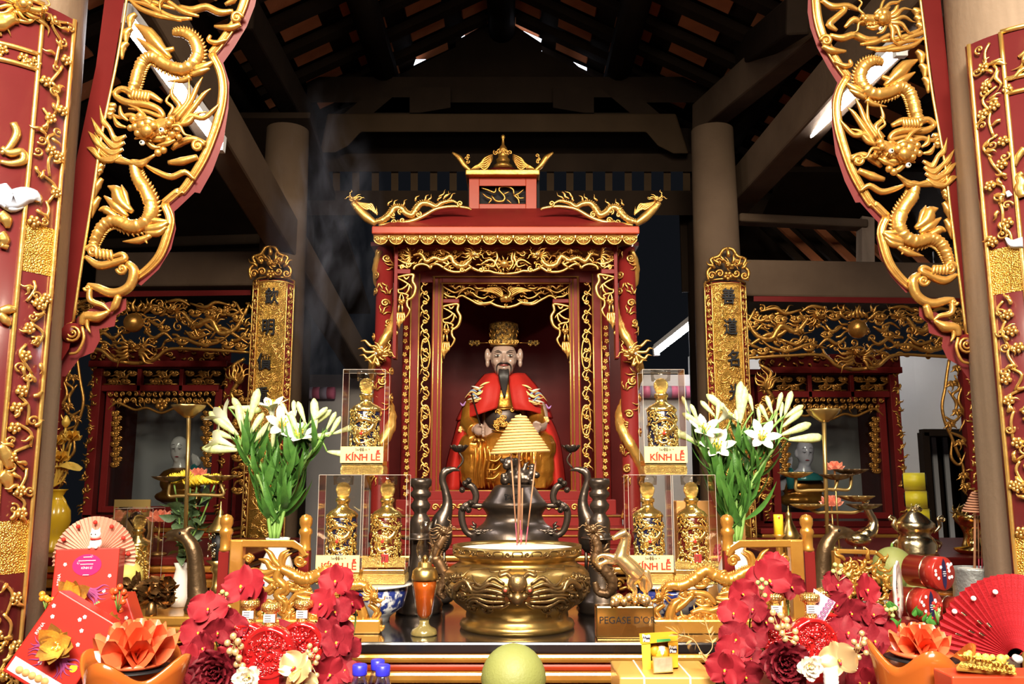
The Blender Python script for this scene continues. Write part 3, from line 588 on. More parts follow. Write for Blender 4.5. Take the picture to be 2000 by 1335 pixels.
for i in range(17):
    x = 730+i*30.4+14; p = fn(x, 465)
    if c0 is None:
        q = C(lambda u, v, w=0: Vector((u*3.66/F, -w*3.66/F, -v*3.66/F)), 3.66/F)
        q.prism([(-14.8, -6), (14.8, -6), (14.5, 3), (10, 10), (4, 13), (-4, 13), (-10, 10), (-14.5, 3)], q.fn, 1, -4); q.curl((-7, 2), 5, 2.6, 1.3, PI, 1, 2); q.curl((7, 2), 5, 2.6, 1.3, 0, -1, 2); q.st([(-14, 3, 2), (-9, 10, 2), (0, 13, 2), (9, 10, 2), (14, 3, 2)], 2.5); q.st([(0, -3, 2), (0, 8, 2)], [4, 2]); q.bl((0, 9), 2, off=2)
        c0 = q.obj('scalloped_pendant', GOLD, sh, origin=(0, 0, 0), split=0); c0.location = p-WL[sh.name]
    else: o = c0.copy(); COL.objects.link(o); o.parent = sh; o.location = p-WL[sh.name]
# --- roof dragons along the hips
kB = cropmap(670, 360, 8.0)
for sg in (1, -1):
    mx = mirror(sg); fn = pixplane(3.74); sc = 3.74/F; L = lambda pts: [(mx(p[0]),)+tuple(p[1:]) for p in kB(pts)]
    c = C(fn, sc); c.st(L([(560, 640), (800, 610), (1050, 580), (1250, 500), (1420, 400), (1560, 360), (1750, 345), (1950, 370), (2000, 400)]), [6, 9, 10, 9, 8, 7, 7, 6, 4], flat=1.4); c.obj('hip_ridge', GOLDB, sh)
    d = C(fn, sc); d.dragon([p+(3,) for p in L([(480, 590), (620, 560), (740, 470), (800, 380), (900, 370), (980, 450), (1080, 480), (1150, 380), (1230, 300), (1350, 310), (1450, 350), (1550, 290), (1700, 260), (1800, 300)])], [8, 12, 13, 13, 12, 12, 12, 12, 11, 9, 8, 6, 3], .55, sg)
    for b in ((700, 330), (780, 330), (930, 330), (1120, 260), (1270, 250), (1330, 260), (1480, 260), (1600, 210)): d.flame(L([b])[0], -PI/2+sg*.55, 15, 4.5, .25, b[0])
    for b in ((1500, 200), (1560, 230), (1640, 240)): d.flame(L([b])[0], -PI/2+sg*.8, 20, 4, .2, b[0])
    for b in ((780, 480), (900, 420), (1180, 470), (800, 590), (930, 560), (1830, 300)): d.curl(L([b])[0], 6, 3.5, 1.4, b[0], sg, 5)
    for b in ((880, 560), (1000, 590)): d.tuft(L([b])[0], PI/2+.3*sg, 9, 3, .9, 3)
    d.obj('roof_dragon', GOLD, sh)
    h = C(fn, sc); h.st([p+(3,) for p in L([(520, 620), (380, 520), (250, 390), (150, 280)])], [13, 19, 17, 12]); h.head(L([(185, 235)])[0], 15, -sg, .45, 3, 5)
    for i in range(5): h.st([p+(8,) for p in L([(200+i*25, 260+i*8), (300+i*25, 350-i*10), (370+i*22, 390-i*18), (430+i*26, 380+i*25), (520, 460-i*30)])], [3, 4.5, 4, 3, .5])
    h.obj('roof_dragon_head', GOLD, sh)
# --- lantern box on the roof
YL = 4.02
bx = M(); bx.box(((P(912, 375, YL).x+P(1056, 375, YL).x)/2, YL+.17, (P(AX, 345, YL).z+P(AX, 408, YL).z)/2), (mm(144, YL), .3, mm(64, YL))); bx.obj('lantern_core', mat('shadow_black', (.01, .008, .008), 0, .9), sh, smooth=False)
lf = M()
for (x0, x1, y0, y1) in ((916, 936, 345, 408), (1027, 1048, 345, 408), (936, 1027, 345, 363), (936, 1027, 398, 408)): lf.prism([(x0, y0), (x1, y0), (x1, y1), (x0, y1)], pixplane(YL-.02), 4, -12)
lf.obj('lantern_frame', REDO, sh, smooth=False, bevel=.002)
c = C(pixplane(YL-.012), YL/F); kD = cropmap(870, 220, 6.673)
for pts, w in (([(470, 980), (560, 1010), (640, 1040), (660, 980)], [2, 4, 4, 2]), ([(480, 1050), (540, 1100), (600, 1130), (560, 1180)], [2, 4, 4, 2]), ([(600, 1080), (660, 1150), (750, 1150), (770, 1090), (700, 1010), (720, 970), (800, 960), (880, 1000), (890, 1060)], [3, 5, 5, 4, 4, 3, 4, 4, 3]), ([(760, 1060), (830, 1030)], [3, 2]), ([(890, 1070), (950, 1130), (960, 1190)], [4, 4, 2]), ([(900, 1080), (960, 1050), (1020, 1000)], [3, 4, 2]), ([(940, 1060), (960, 1110), (1030, 1110)], [3, 3, 2]), ([(800, 1130), (860, 1180)], [3, 2])): c.st(kD(pts), w)
c.obj('lantern_carving', GOLDD, sh, split=0)
zt = P(AX, 333, YL-.05).z; zb = P(AX, 344, YL-.05).z
M().box((P(982, 340, YL).x, YL+.12, (zt+zb)/2), (mm(148, YL), .38, zt-zb)).obj('lantern_eave', GOLDD, sh, smooth=False, bevel=.005)
cxl = P(982, 320, YL).x; hw = mm(66, YL)
M().grid(lambda u, v: ((1-v*.8)*hw*(1 if 0 < int(u*4) % 4 < 3 else -1)*1.0+cxl if False else cxl+hw*(1-v)**1.6*[-1, 1, 1, -1][int(u*4) % 4]+.02*[-1, 1, 1, -1][int(u*4) % 4], YL+.12+(.15*(1-v)**1.6+.02)*[-1, -1, 1, 1][int(u*4) % 4], zt+v*mm(38, YL)), 4, 8, cu=True).obj('lantern_roof', REDD, sh, smooth=False)
for sg in (1, -1):
    mx = (lambda x: x) if sg > 0 else (lambda x: 1964-x); fn = pixplane(YL-.04); c = C(fn, YL/F); L = lambda pts: [(mx(p[0]),)+tuple(p[1:]) for p in kD(pts)]
    c.st(L([(330, 760), (250, 690), (180, 590), (90, 520)]), [8, 11, 12, 4]); 
    for i in range(6): c.st(L([(330+i*20, 740), (420+i*10, 690-i*8), (520, 740-i*30), (620, 600-i*12)]), [2, 5, 5, 1])
    for b in ((280, 600), (300, 560), (290, 640)): c.curl(L([b])[0], 4, 2.5, 1.2, b[1], sg)
    c.obj('lantern_dragon', GOLDD, sh, split=0)
M().lathe([(mm(q[0], YL), mm(q[1], YL)) for q in ((19, 0), (20, 6), (14, 10), (13, 14), (14.5, 20), (10, 25), (10, 27), (11, 32), (9, 36), (8.5, 38), (9.5, 42), (7, 47), (5, 50), (3, 53), (2.5, 64), (3, 66), (4.5, 69), (3.5, 73), (.5, 75))], 24, (cxl, YL+.1, zt+mm(26, YL))).obj('spire', GOLDD, sh)
c = C(pixplane(YL-.0), YL/F)
for i in range(-2, 3): c.curl((982+i*7, 294+abs(i)*2), 5, 3, 1.3, i, 1 if i > 0 else -1, 10)
c.obj('spire_lotus', GOLDD, sh, split=0)
# --- outer posts wrapped by gilt dragons
for sg in (1, -1):
    mx = mirror(sg); p = P(mx(748), 700, YS+.06); r = mm(17, YS); ztop = P(AX, 478, YS).z; zbot = P(AX, 1060, YS).z
    po = M().lathe([(r*1.15, zbot), (r*1.15, zbot+.03), (r, zbot+.05), (r, ztop)], 24, (p.x, p.y, 0)).obj('round_post', RED, sh)
    h = M(); n = 90; path = []
    for i in range(n):
        t = i/(n-1); a = -sg*(t*2.6*2*PI+.4); path.append((p.x+(r*1.08)*math.sin(a), p.y-(r*1.08)*math.cos(a), ztop-.02-(ztop-zbot-.12)*t))
    h.tube(path, [.012, .022, .026, .02, .026, .026, .024, .02, .012], 14, scl=.55); h.obj('coiled_dragon', GOLD, po)
    c = C(lambda u, v, w=0: Vector((p.x+(r+w*YS/F)*math.sin(u*YS/F/r), p.y-(r+w*YS/F)*math.cos(u*YS/F/r), ztop-v*YS/F)), YS/F); rr = random.Random(3)
    for i in range(30):
        u, v = rr.uniform(-24, 24), 8+i*16+rr.uniform(-6, 6)
        if i % 2: c.curl((u, v), 8, 4.5, 1.5, rr.uniform(0, 6), rr.choice((1, -1)), 3)
        else: c.tuft((u, v), rr.uniform(0, 6), 20, 3, 1.2, 4, off=2)
    c.obj('cloud_scroll', GOLD, po)
    c = C(pixplane(YS-.03), YS/F); e = c.head((mx(742), 688), 23, sg, .1, 0, 8)
    for i, tip in enumerate(((704, 666), (699, 681), (702, 694), (712, 704), (724, 708))): c.st([(mx(735), 684+i*3, 8), (mx(tip[0]+16), tip[1]+6, 9), (mx(tip[0]+9), tip[1]-1, 9), (mx(tip[0]), tip[1], 8)], [6, 6, 5, 1])
    o = c.obj('dragon_head', GOLD, po); eyes(po, c, [(mx(745), 678, 22), (mx(734), 690, 24)], 2.6)
# --- outer lintel, dropped brackets
kA = cropmap(760, 470, 5.34); YF = YS-.0
fr = M()
vboard(fr, 772, 1204, 478, 484, YF, -.01, .05)
for sg in (1, -1):
    mx = mirror(sg); vboard(fr, mx(769), mx(776), 478, 700, YF, -.01, .05); vboard(fr, mx(776), mx(802), 526, 535, YF, -.01, .04)
fr.obj('outer_frame', RED, sh, smooth=False, bevel=.002)
def edge_path(c, pts, sgs, w, off=2):
    for sg in sgs: mx = mirror(sg); c.st([(mx(p[0]), p[1], off) for p in pts], w)
c = C(pixplane(YF), YF/F)
bot1 = kA([(255, 300), (275, 262), (340, 242), (400, 258), (432, 285), (450, 252), (500, 243), (560, 275), (620, 310), (700, 326), (790, 315), (850, 280), (900, 300), (960, 318), (1040, 315), (1110, 335), (1217, 346)])
edge_path(c, bot1, (1, -1), [5, 5, 5, 6, 5]); c.obj('valance_edge', GOLD, sh, split=0)
B1 = np.array([(p[0], p[1]) for p in bot1]); c = C(pixplane(YF+.012), YF/F); fillwork(c, (780, 1196), 486, lambda x: float(np.interp(min(x, 2*AX-x), B1[:, 0], B1[:, 1], left=522)), 3.4, 21, .8); c.obj('valance_tracery', GOLDD, sh, kind='stuff', split=0)
for sg in (1, -1):
    mx = mirror(sg); L = lambda pts, o=4: [(mx(p[0]), p[1], o) for p in kA(pts)]
    d = C(pixplane(YF), YF/F); d.dragon(L([(850, 200), (780, 262), (690, 245), (640, 165), (560, 205), (470, 180), (390, 215), (330, 140), (250, 150)]), [9, 10, 10, 10, 9, 9, 8, 7, 4], .55, -sg); d.tuft(L([(230, 150)])[0], PI if sg > 0 else 0, 24, 7, 2.2, 4.5); e = d.head(L([(880, 140)])[0], 17, sg, 0, 5, 6)
    for b, r_ in (((330, 120), 6), ((560, 110), 6), ((200, 250), 6), ((140, 270), 5), ((960, 300), 6), ((1040, 130), 6), ((760, 300), 5)): d.curl(L([b])[0], r_, 3.5, 1.4, b[0], sg, 4)
    for pts in ([(90, 190), (160, 230), (230, 240), (270, 220)], [(440, 255), (520, 210), (600, 240), (640, 230)], [(950, 250), (1040, 200), (1100, 220), (1090, 270), (1000, 245)], [(500, 100), (580, 110), (640, 140)], [(1000, 120), (1080, 130), (1110, 110)], [(1120, 110), (1130, 180), (1110, 230), (1150, 300)], [(300, 240), (350, 190), (420, 210)], [(870, 280), (820, 250), (760, 230)], [(90, 260), (150, 265), (200, 290)], [(560, 280), (620, 240), (600, 200)]): d.st(L(pts), [2, 5, 4, 1.5])
    o = d.obj('valance_dragon', GOLD, sh, split=0); eyes(o, d, [L([(893, 137)])[0][:2]+(15,)], 2.2)
c = C(pixplane(YF), YF/F); c.bl((985, 515), 8.5, 1, 16, 4)
for a in range(9): c.flame((985+9*math.cos(a*.7+PI*.1), 515+8*math.sin(a*.7+PI*.1)), a*.7+PI*.1, 9, 3, .2, off=3)
for sg in (1, -1): c.st([(985+sg*16, 492, 3), (985+sg*14, 505, 3), (985+sg*17, 515, 3), (985+sg*9, 527, 3)], [4, 4, 4, 3])
c.obj('flaming_pearl', GOLD, sh, split=0)
def drop_bracket(mx, dx, dy, Y, s=1.0):
    """hanging corner piece with vine scroll and tassel; points are in the crop of the outer one"""
    L = lambda pts, o=2: [(mx(p[0]+dx), p[1]+dy, o) for p in kA(pts)]; sg = 1 if mx(0) == 0 else -1
    c = C(pixplane(Y), Y/F)
    c.st(L([(85, 380), (150, 365), (235, 352), (255, 365), (245, 420), (275, 480), (265, 550), (235, 595), (190, 625), (190, 680), (215, 720), (195, 770), (165, 810)]), [4, 5, 6, 6, 6, 6.5, 6.5, 6, 5, 5, 5, 4, 2])
    for pts in ([(90, 390), (150, 420), (210, 460), (240, 500)], [(150, 370), (180, 400), (210, 370)], [(95, 510), (140, 500), (190, 460), (170, 430)], [(95, 500), (100, 540), (150, 550), (200, 570), (180, 600), (230, 600)], [(215, 450), (200, 520), (160, 560)], [(125, 545), (110, 600), (130, 625), (150, 600), (130, 550)], [(100, 630), (130, 660), (160, 630)], [(105, 665), (95, 740)], [(135, 665), (140, 740)]): c.st(L(pts), [3, 4.5, 4, 2])
    for b in ((110, 620), (150, 625), (130, 640)): c.bl(L([b])[0][:2], 4, off=3)
    for i in range(8): c.st(L([(90+i*9, 745), (75+i*12, 800), (80+i*9+i % 3*6, 860-i*4), (95+i*5, 925-abs(i-2)*18)], 2+(i % 2)*2), [3, 5, 5, 1])
    c.st(L([(62, 360), (62, 920)]), 2.5); c.st(L([(75, 940), (85, 960), (60, 1000)]), [2, 4, 1])
    c.obj('drop_bracket', GOLD, sh)
# --- inner frame
YI = 3.98; fr = M(); bd = M()
for sg in (1, -1):
    mx = mirror(sg); drop_bracket(mx, 0, 0, YF)
    vboard(fr, mx(798), mx(818), 530, 1010, YI, -.02, .08); vboard(fr, mx(842), mx(862), 545, 1010, YI, -.02, .08); vboard(fr, mx(862), mx(897), 584, 592, YI, -.01, .05)
    for x, yt in ((816, 535), (845, 540), (855, 545), (861.5, 553), (800, 540)): vline(bd, mx(x), yt, 960, YI-.02, 3.2)
    rp = P(mx(793), 780, YI+.05); pb = M().lathe([(mm(9, YI), P(AX, 1010, YI).z), (mm(9, YI), P(AX, 560, YI).z)], 16, (rp.x, rp.y, 0)).obj('rear_post', RED, sh)
    c = C(pixplane(YI-.0), YI/F); rr = random.Random(9)
    for i in range(26): c.flower((mx(793+rr.uniform(-3, 3)), 640+i*13), 5, 16)
    c.obj('blossom_vine', GOLD, pb)
    c = C(pixplane(YI-.005), YI/F); vine(c, mx(820) if sg > 0 else mx(841), mx(841) if sg > 0 else mx(820), 545, 955, 4, 36, 4, sg)
    for yy in (690, 820): c.st([(mx(822), yy, 3), (mx(826), yy-26, 3), (mx(836), yy-26, 3), (mx(840), yy, 3), (mx(836), yy+26, 3), (mx(826), yy+26, 3), (mx(822), yy, 3)], 3.5)
    c.obj('vine_panel', GOLD, sh, split=0)
    drop_bracket(mx, 87.5, 57.5, YI)
vboard(fr, 798, 1178, 530, 553, YI, -.015, .08); vboard(fr, 798, 1178, 958, 975, YI, -.03, .08)
fr.obj('inner_frame', RED, sh, smooth=False, bevel=.003)
for y, x0, x1, w in ((540, 845, 1131, 3), (553, 861, 1115, 3), (958, 850, 1126, 3), (974, 850, 1126, 3)): hline(bd, x0, x1, y, YI-.02, w)
bd.obj('gilt_bead', GOLD, sh, split=.002)
c = C(pixplane(YI), YI/F)
bot2 = kA([(690, 625), (715, 590), (760, 572), (800, 590), (860, 622), (930, 660), (1010, 658), (1060, 648), (1110, 672), (1180, 690), (1217, 692)])
edge_path(c, bot2, (1, -1), [4, 5, 5, 6, 5]); c.obj('phoenix_valance_edge', GOLD, sh, split=0)
B2 = np.array([(p[0], p[1]) for p in bot2]); c = C(pixplane(YI+.012), YI/F); fillwork(c, (866, 1110), 556, lambda x: float(np.interp(min(x, 2*AX-x), B2[:, 0], B2[:, 1], left=582)), 3.2, 22, .7); c.obj('phoenix_valance_tracery', GOLDD, sh, kind='stuff', split=0)
ph = C(pixplane(YI), YI/F); L = lambda pts, o=4: [(p[0], p[1], o) for p in kA(pts)]
for sg in (1, -1):
    mx = mirror(sg)
    for i in range(9): ph.st([(mx(p[0]), p[1], 4+i % 2) for p in kA([(1190, 600-i*4), (1130+i*4, 560-i*8), (1060+i*2, 510-i*5+abs(i-4)*6), (900+i*22, 462+i*5+(8-i)*7)])], [4, 5, 4, 1])
    for pts in ([(545, 460), (600, 500), (680, 540), (740, 520), (790, 470)], [(560, 540), (620, 580), (690, 590), (700, 620)], [(640, 450), (690, 500), (720, 480), (770, 460)], [(720, 570), (760, 520), (830, 490), (900, 520)], [(800, 560), (860, 540), (910, 580), (980, 600), (1040, 570)], [(880, 610), (960, 650), (1050, 640), (1100, 610)], [(880, 480), (930, 500), (990, 490)], [(1000, 560), (1060, 520), (1040, 490)], [(560, 470), (560, 600)]): ph.st([(mx(p[0]), p[1], 3) for p in kA(pts)], [2, 5, 4, 2])
    for b in ((640, 480), (840, 550), (760, 500), (600, 560)): q = kA([b])[0]; ph.tuft((mx(q[0]), q[1]), -1.2 if sg > 0 else -1.9, 9, 3, 1.2, 3, off=3)
ph.st(L([(1160, 620), (1217, 600), (1280, 610)]), [8, 17, 9]); ph.st(L([(1240, 600), (1265, 550), (1240, 510), (1260, 480)], 6), [10, 7, 6, 6]); ph.st(L([(1260, 480), (1300, 490)], 6), [5, 1]); ph.tuft(kA([(1255, 475)])[0], -PI/2, 8, 3, 1.4, 2.5)
ph.obj('phoenix_valance', GOLD, sh, split=0)
# --- plinth, side and back panels
pl = M(); zc = P(AX, 975, YI).z; zf = P(AX, 1062, 3.66).z
for (y0, y1, Y, x0, x1) in ((975, 1005, YI-.04, 772, 1204), (1005, 1030, YI-.1, 760, 1216), (1030, 1064, 3.7, 742, 1234)):
    a, b = P(x0, y1, Y), P(x1, y1, Y); z = P(AX, y0, Y).z; pl.box(((a.x+b.x)/2, (Y+4.85)/2, (z+b.z)/2), (b.x-a.x, 4.85-Y, z-b.z))
pl.obj('plinth', RED, sh, smooth=False, bevel=.004)
bd = M()
for y, Y, x0, x1 in ((1007, YI-.1, 762, 1214), (1030, YI-.1, 762, 1214), (1033, 3.7, 744, 1232), (1046, 3.7, 744, 1232)): hline(bd, x0, x1, y, Y, 3.5)
bd.obj('plinth_bead', GOLD, sh, split=.002)
c = C(pixplane(YI-.04), YI/F)
for i in range(17): x = 850+i*17; c.curl((x, 990), 7, 3.5, 1.3, PI*(i % 2), 1 if i % 2 else -1, 2); c.flame((x+8, 990), PI*(i % 2), 14, 3.5, .2, off=2)
c.obj('plinth_scroll', GOLD, sh, split=0)
bk = P(AX, 700, 4.8); M().box((bk.x, 4.82, 1.9), (1.5, .03, 1.36)).obj('back_panel', REDD, sh, smooth=False)
M().box((bk.x, 4.4, P(AX, 500, YI).z+.06), (1.3, .85, .02)).obj('inner_ceiling', REDD, sh, smooth=False)
# ---------------- the seated deity ----------------
YD = 4.36; fD = pixplane(YD); sD = YD/F; kC = cropmap(880, 600, 3.709)
SKIN = mat('pale_painted_skin', (.36, .25, .2), 0, .3, (8, .05), (5, (.3, .2, .155), .2), coat=.4)
def EL(m, c, r, w=0, n=14, rot=None): m.ball(fD(c[0], c[1], w), [q*sD for q in r], n, rot); return m
st_ = thing('deity_statue', 'seated bearded deity statue in red cape and gold crown inside the canopy shrine', 'statue', fD(985, 975))
b = M(); K = lambda *p: kC([p])[0]
EL(b, K(385, 365), (26, 26, 32), 20, 20); EL(b, K(385, 430), (20, 21, 22), 26, 16); EL(b, K(385, 385), (4.5, 8, 6.5), 48); EL(b, K(372, 392), (3.5, 5, 3.5), 47); EL(b, K(399, 392), (3.5, 5, 3.5), 47); b.tube([fD(*K(385, 340), 45), fD(*K(385, 385), 50)], [2.5*sD, 4*sD], 8)
EL(b, K(340, 395), (10, 9, 10), 34); EL(b, K(432, 395), (10, 9, 10), 34); EL(b, K(387, 440), (8, 8, 5), 42); EL(b, K(388, 470), (8, 8, 6), 40)
for x in (268, 504): EL(b, K(x, 350), (6, 7, 15), 12); EL(b, K(x, 405), (4.5, 6, 9), 14)
b.tube([fD(*K(385, 450), 12), fD(*K(385, 560), 8)], [14*sD, 18*sD], 14); EL(b, K(385, 640), (52, 30, 40), 0); EL(b, K(385, 800), (44, 30, 60), 0); EL(b, K(390, 1000), (56, 36, 60), 0)
def arm(pts, rad): b.tube([fD(*K(p[0], p[1]), p[2]) for p in cr([tuple(q) for q in pts], 5)], [q*sD for q in rad], 12)
arm([(250, 580, 0), (150, 720, 8), (130, 850, 30), (195, 885, 62)], [16, 14, 12, 9]); arm([(520, 580, 0), (640, 720, 8), (660, 850, 30), (620, 880, 62)], [16, 14, 12, 9])
EL(b, K(205, 885), (11, 10, 12), 70); EL(b, K(618, 875), (9, 7, 12), 72)
for i in range(4): b.tube([fD(*K(225+i*3, 855+i*22), 74), fD(*K(245, 862+i*20), 78), fD(*K(232, 872+i*20), 84)], [3.4*sD, 3.4*sD, 2.8*sD], 7); b.tube([fD(*K(600+i*14, 865), 76), fD(*K(603+i*14, 840+abs(i-1)*4), 79), fD(*K(608+i*13, 822+abs(i-1)*6), 82)], [3.2*sD, 3*sD, 2.4*sD], 7)
b.tube([fD(*K(190, 860), 76), fD(*K(215, 850), 82), fD(*K(232, 856), 84)], [3.6*sD, 3.6*sD, 3*sD], 7); b.tube([fD(*K(640, 885), 76), fD(*K(655, 860), 80)], [3.4*sD, 2.6*sD], 7)
body = b.obj('body', SKIN, st_, remesh=.0042)
HAIR = mat('black_hair', (.018, .014, .013), 0, .5)
h = M()
for x, s in ((345, -1), (430, 1)):
    h.tube([fD(*K(x-s*-28, 322 if s < 0 else 315), 44), fD(*K(x+s*0, 312), 48), fD(*K(x-s*26, 326), 50)], [.5*sD, 1.2*sD, .8*sD], 6)
h.obj('eyebrow', HAIR, st_, split=.001)
for x, s in ((340, -1), (430, 1)):
    M().ball(fD(*K(x, 350), 44.5), (5.2*sD, 2.6*sD, 1.6*sD), 12).obj('eye', EYEW, st_); M().ball(fD(*K(x+2, 350), 46.5), (1.9*sD, 1.8*sD, 1.6*sD), 10).obj('iris', HAIR, st_)
    M().tube([fD(*K(x-26, 352), 43), fD(*K(x, 341), 48), fD(*K(x+26, 348), 43)], [.4*sD, 1*sD, .4*sD], 6).obj('eyelid', HAIR, st_)
M().tube([fD(*K(352, 420), 44), fD(*K(386, 418), 51), fD(*K(420, 420), 44)], [.8*sD, 2.3*sD, .8*sD], 8).obj('lips', mat('lip', (.28, .07, .06), 0, .3), st_)
ms = M()
for s in (-1, 1): ms.tube(cr([fD(*K(386+s*4, 403), 52), fD(*K(386+s*28, 404), 48), fD(*K(386+s*50, 425), 42), fD(*K(386+s*52, 480), 40)], 4), [1.2*sD, 1.6*sD, 1.3*sD, .6*sD], 6)
ms.obj('moustache', HAIR, st_)
bd = M()
for i in range(9):
    u = (i-4)/4; bd.tube(cr([fD(*K(386+u*26, 450), 46-abs(u)*4), fD(*K(386+u*26, 500), 50), fD(*K(388+u*14, 580), 46), fD(*K(390+u*5, 650), 44)], 4), [3*sD, 3.6*sD, 2.6*sD, .6*sD], 7)
bd.obj('beard', HAIR, st_)
# crown with side wings
cw_ = M(); p0 = fD(*K(385, 270), 16); cw_.lathe([(q[0]*sD, q[1]*sD) for q in ((26.5, -4), (27.5, 4), (26, 8), (26, 26), (29, 30), (28, 40), (18, 44), (0, 45))], 28, p0); CROWN = mat('crown_black_gold', (.06, .035, .015), .6, .4, (200, .8, 'voro'), (60, (.4, .22, .04), .1)); cr1 = cw_.obj('crown', CROWN, st_)
c = C(fD, sD)
for i in range(9): a = (i-4)*.32; c.flower((K(385, 0)[0]+27*math.sin(a), K(0, 248)[1]), 4.2, 16+26*math.cos(a), 6)
c.st([(K(385, 0)[0]+27*math.sin((i-6)*.22), K(0, 266)[1], 17+27*math.cos((i-6)*.22)) for i in range(13)], 3); c.obj('crown_band', GOLD, st_, split=0)
c = C(fD, sD)
for i in range(14): a = (i-6.5)*.2; c.flame((K(385, 0)[0]+28*math.sin(a), K(0, 215-(i % 3)*28)[1]), -PI/2, 10, 3.4, .2, i, off=15+27*math.cos(a))
c.obj('crown_filigree', GOLDD, st_, split=0)
for x0, x1 in ((290, 135), (480, 645)):
    M().tube([fD(*K(x0, 255), 4), fD(*K((x0+x1)/2, 258), 0)], .8*sD, 6).obj('crown_wing_rod', GOLDD, st_); c = C(fD, sD); q = K(x1+(40 if x1 < 300 else -45), 258); c.flower((q[0]-6, q[1]), 6, 0); c.flower((q[0]+5, q[1]), 6, 0); c.st([(q[0]-12, q[1]), (q[0]+12, q[1])], [3, 5, 3]); c.obj('crown_wing', CROWN, st_, split=0)
# gold robe (knees, lap, sleeves) and breastplate
LACQ = mat('gold_lacquer_robe', (.62, .27, .035), .75, .3, (22, 1.0), (9, (.34, .11, .012), .22), coat=.2)
g = M()
for s, x in ((-1, 170), (1, 650)):
    EL(g, K(x, 1020), (32, 42, 36), 22); EL(g, K(x+s*-5, 1150), (30, 34, 44), 26); EL(g, K(x+s*20, 1230), (22, 26, 24), 24)
    g.tube([fD(*K(x+s*-60, 1020), 20), fD(*K(x+s*5, 960), 44), fD(*K(x+s*30, 1080), 46), fD(*K(x+s*35, 1300), 30)], [8*sD, 13*sD, 12*sD, 8*sD], 10)
    for j in range(4): g.tube([fD(*K(x+s*(j*26-50), 960+j*10), 54), fD(*K(x+s*(j*24-46), 1130), 62-j*4), fD(*K(x+s*(j*26-54), 1310), 48)], [4*sD, 5.5*sD, 5*sD], 8)
for s in (-1, 1): g.tube([fD(*K(385+s*(q[0]), q[1]), q[2]) for q in ((160, 640, 0), (232, 730, 8), (250, 850, 26), (205, 900, 56))], [20*sD, 19*sD, 19*sD, 17*sD], 12)
EL(g, K(400, 1060), (56, 40, 50), 16); EL(g, K(400, 1210), (70, 30, 30), 16); EL(g, K(385, 700), (40, 34, 60), 6)
g.obj('robe', LACQ, st_, remesh=.006)
c = C(fD, sD)
c.tuft(K(205, 950), PI/2, 14, 3, 1.6, 7, off=64)
for i in range(22):
    rr = random.Random(i); c.curl(K(rr.uniform(310, 450), rr.uniform(740, 880)), 5, 3, 1.3, rr.uniform(0, 6), rr.choice((1, -1)), 40)
for y in (720, 735, 860, 900): c.st([K(300, y-10)+(32,), K(385, y)+(44,), K(470, y-10)+(32,)], 3)
c.obj('breastplate_scroll', GOLDD, st_, split=0)
EL(M(), K(385, 800), (38, 30, 34), 12).obj('breastplate', mat('dark_breastplate', (.05, .035, .03), .5, .4), st_)
c = C(fD, sD)
for s in (-1, 1):
    for i in range(6): c.st([K(400+s*(95+i*32), 985+abs(i-3)*14)+(66-abs(i-3)*5,), K(400+s*(80+i*34), 1090)+(68-abs(i-3)*5,), K(400+s*(105+i*30), 1200)+(64-abs(i-3)*5,), K(400+s*(85+i*34), 1310)+(54-abs(i-3)*4,)], [2, 5, 5, 3], n=8)
    for i in range(4): c.st([K(400+s*(20+i*6), 1010+i*60)+(58,), K(400+s*(60+i*8), 1050+i*62)+(60,), K(400+s*(110+i*12), 1040+i*66)+(62,)], [2, 4, 2])
c.obj('robe_fold', LACQ, st_, split=0)
def drape(rows, fn, k=5):
    rows = [cr(r, k) for r in rows]; cols = [cr([r[i] for r in rows], k) for i in range(len(rows[0]))]
    m = M(); m.grid(lambda u, v: fn(*cols[int(round(u*(len(cols)-1)))][int(round(v*(len(cols[0])-1)))]), len(cols), len(cols[0])); return m
CAPE = mat('red_satin_cape', (.42, .022, .015), 0, .55, (30, .25), (4, (.34, .016, .012)), spec=.15)
J = lambda rows: [[kC([(p[0], p[1])])[0]+(p[2],) for p in r] for r in rows]
cl = drape(J([[(350, 480, 24), (300, 478, 18), (245, 488, -6)], [(362, 560, 40), (250, 560, 44), (150, 600, 2)], [(352, 650, 48), (225, 690, 50), (80, 735, 4)], [(338, 728, 48), (190, 778, 48), (40, 822, 4)]]), fD).obj('shoulder_cape', CAPE, st_, solid=.008)
cr2 = drape(J([[(420, 490, 24), (480, 478, 18), (540, 480, -6)], [(428, 570, 40), (530, 570, 44), (630, 580, 2)], [(440, 660, 48), (560, 700, 50), (700, 700, 4)], [(458, 740, 48), (590, 752, 48), (740, 805, 4)]]), fD).obj('shoulder_cape', CAPE, st_, solid=.008)
drape(J([[(60, 800, -4), (130, 800, 30), (200, 790, 20)], [(20, 950, -6), (70, 930, 34), (140, 910, 30)], [(-25, 1120, -6), (25, 1100, 24), (75, 1060, 16)], [(-60, 1330, -6), (0, 1340, 24), (65, 1330, 14)]]), fD).obj('long_cape', CAPE, st_, solid=.008)
drape(J([[(560, 770, 20), (640, 780, 30), (715, 790, -4)], [(650, 880, 30), (715, 880, 34), (760, 880, -6)], [(700, 1000, 24), (760, 1010, 26), (800, 1020, -6)], [(740, 1330, 14), (790, 1340, 24), (840, 1330, -6)]]), fD).obj('long_cape', CAPE, st_, solid=.008)
M().grid(lambda u, v: fD(*K(385+(u-.5)*2*(150+v*230), 560+v*770), -18-10*math.sin(u*9)), 24, 3).obj('cape_back', CAPE, st_, solid=.006)
c = C(fD, sD); c.st([K(150, 620)+(52,), K(180, 730)+(66,), K(215, 850)+(86,)], 3); c.obj('wooden_staff', WOODD, st_)
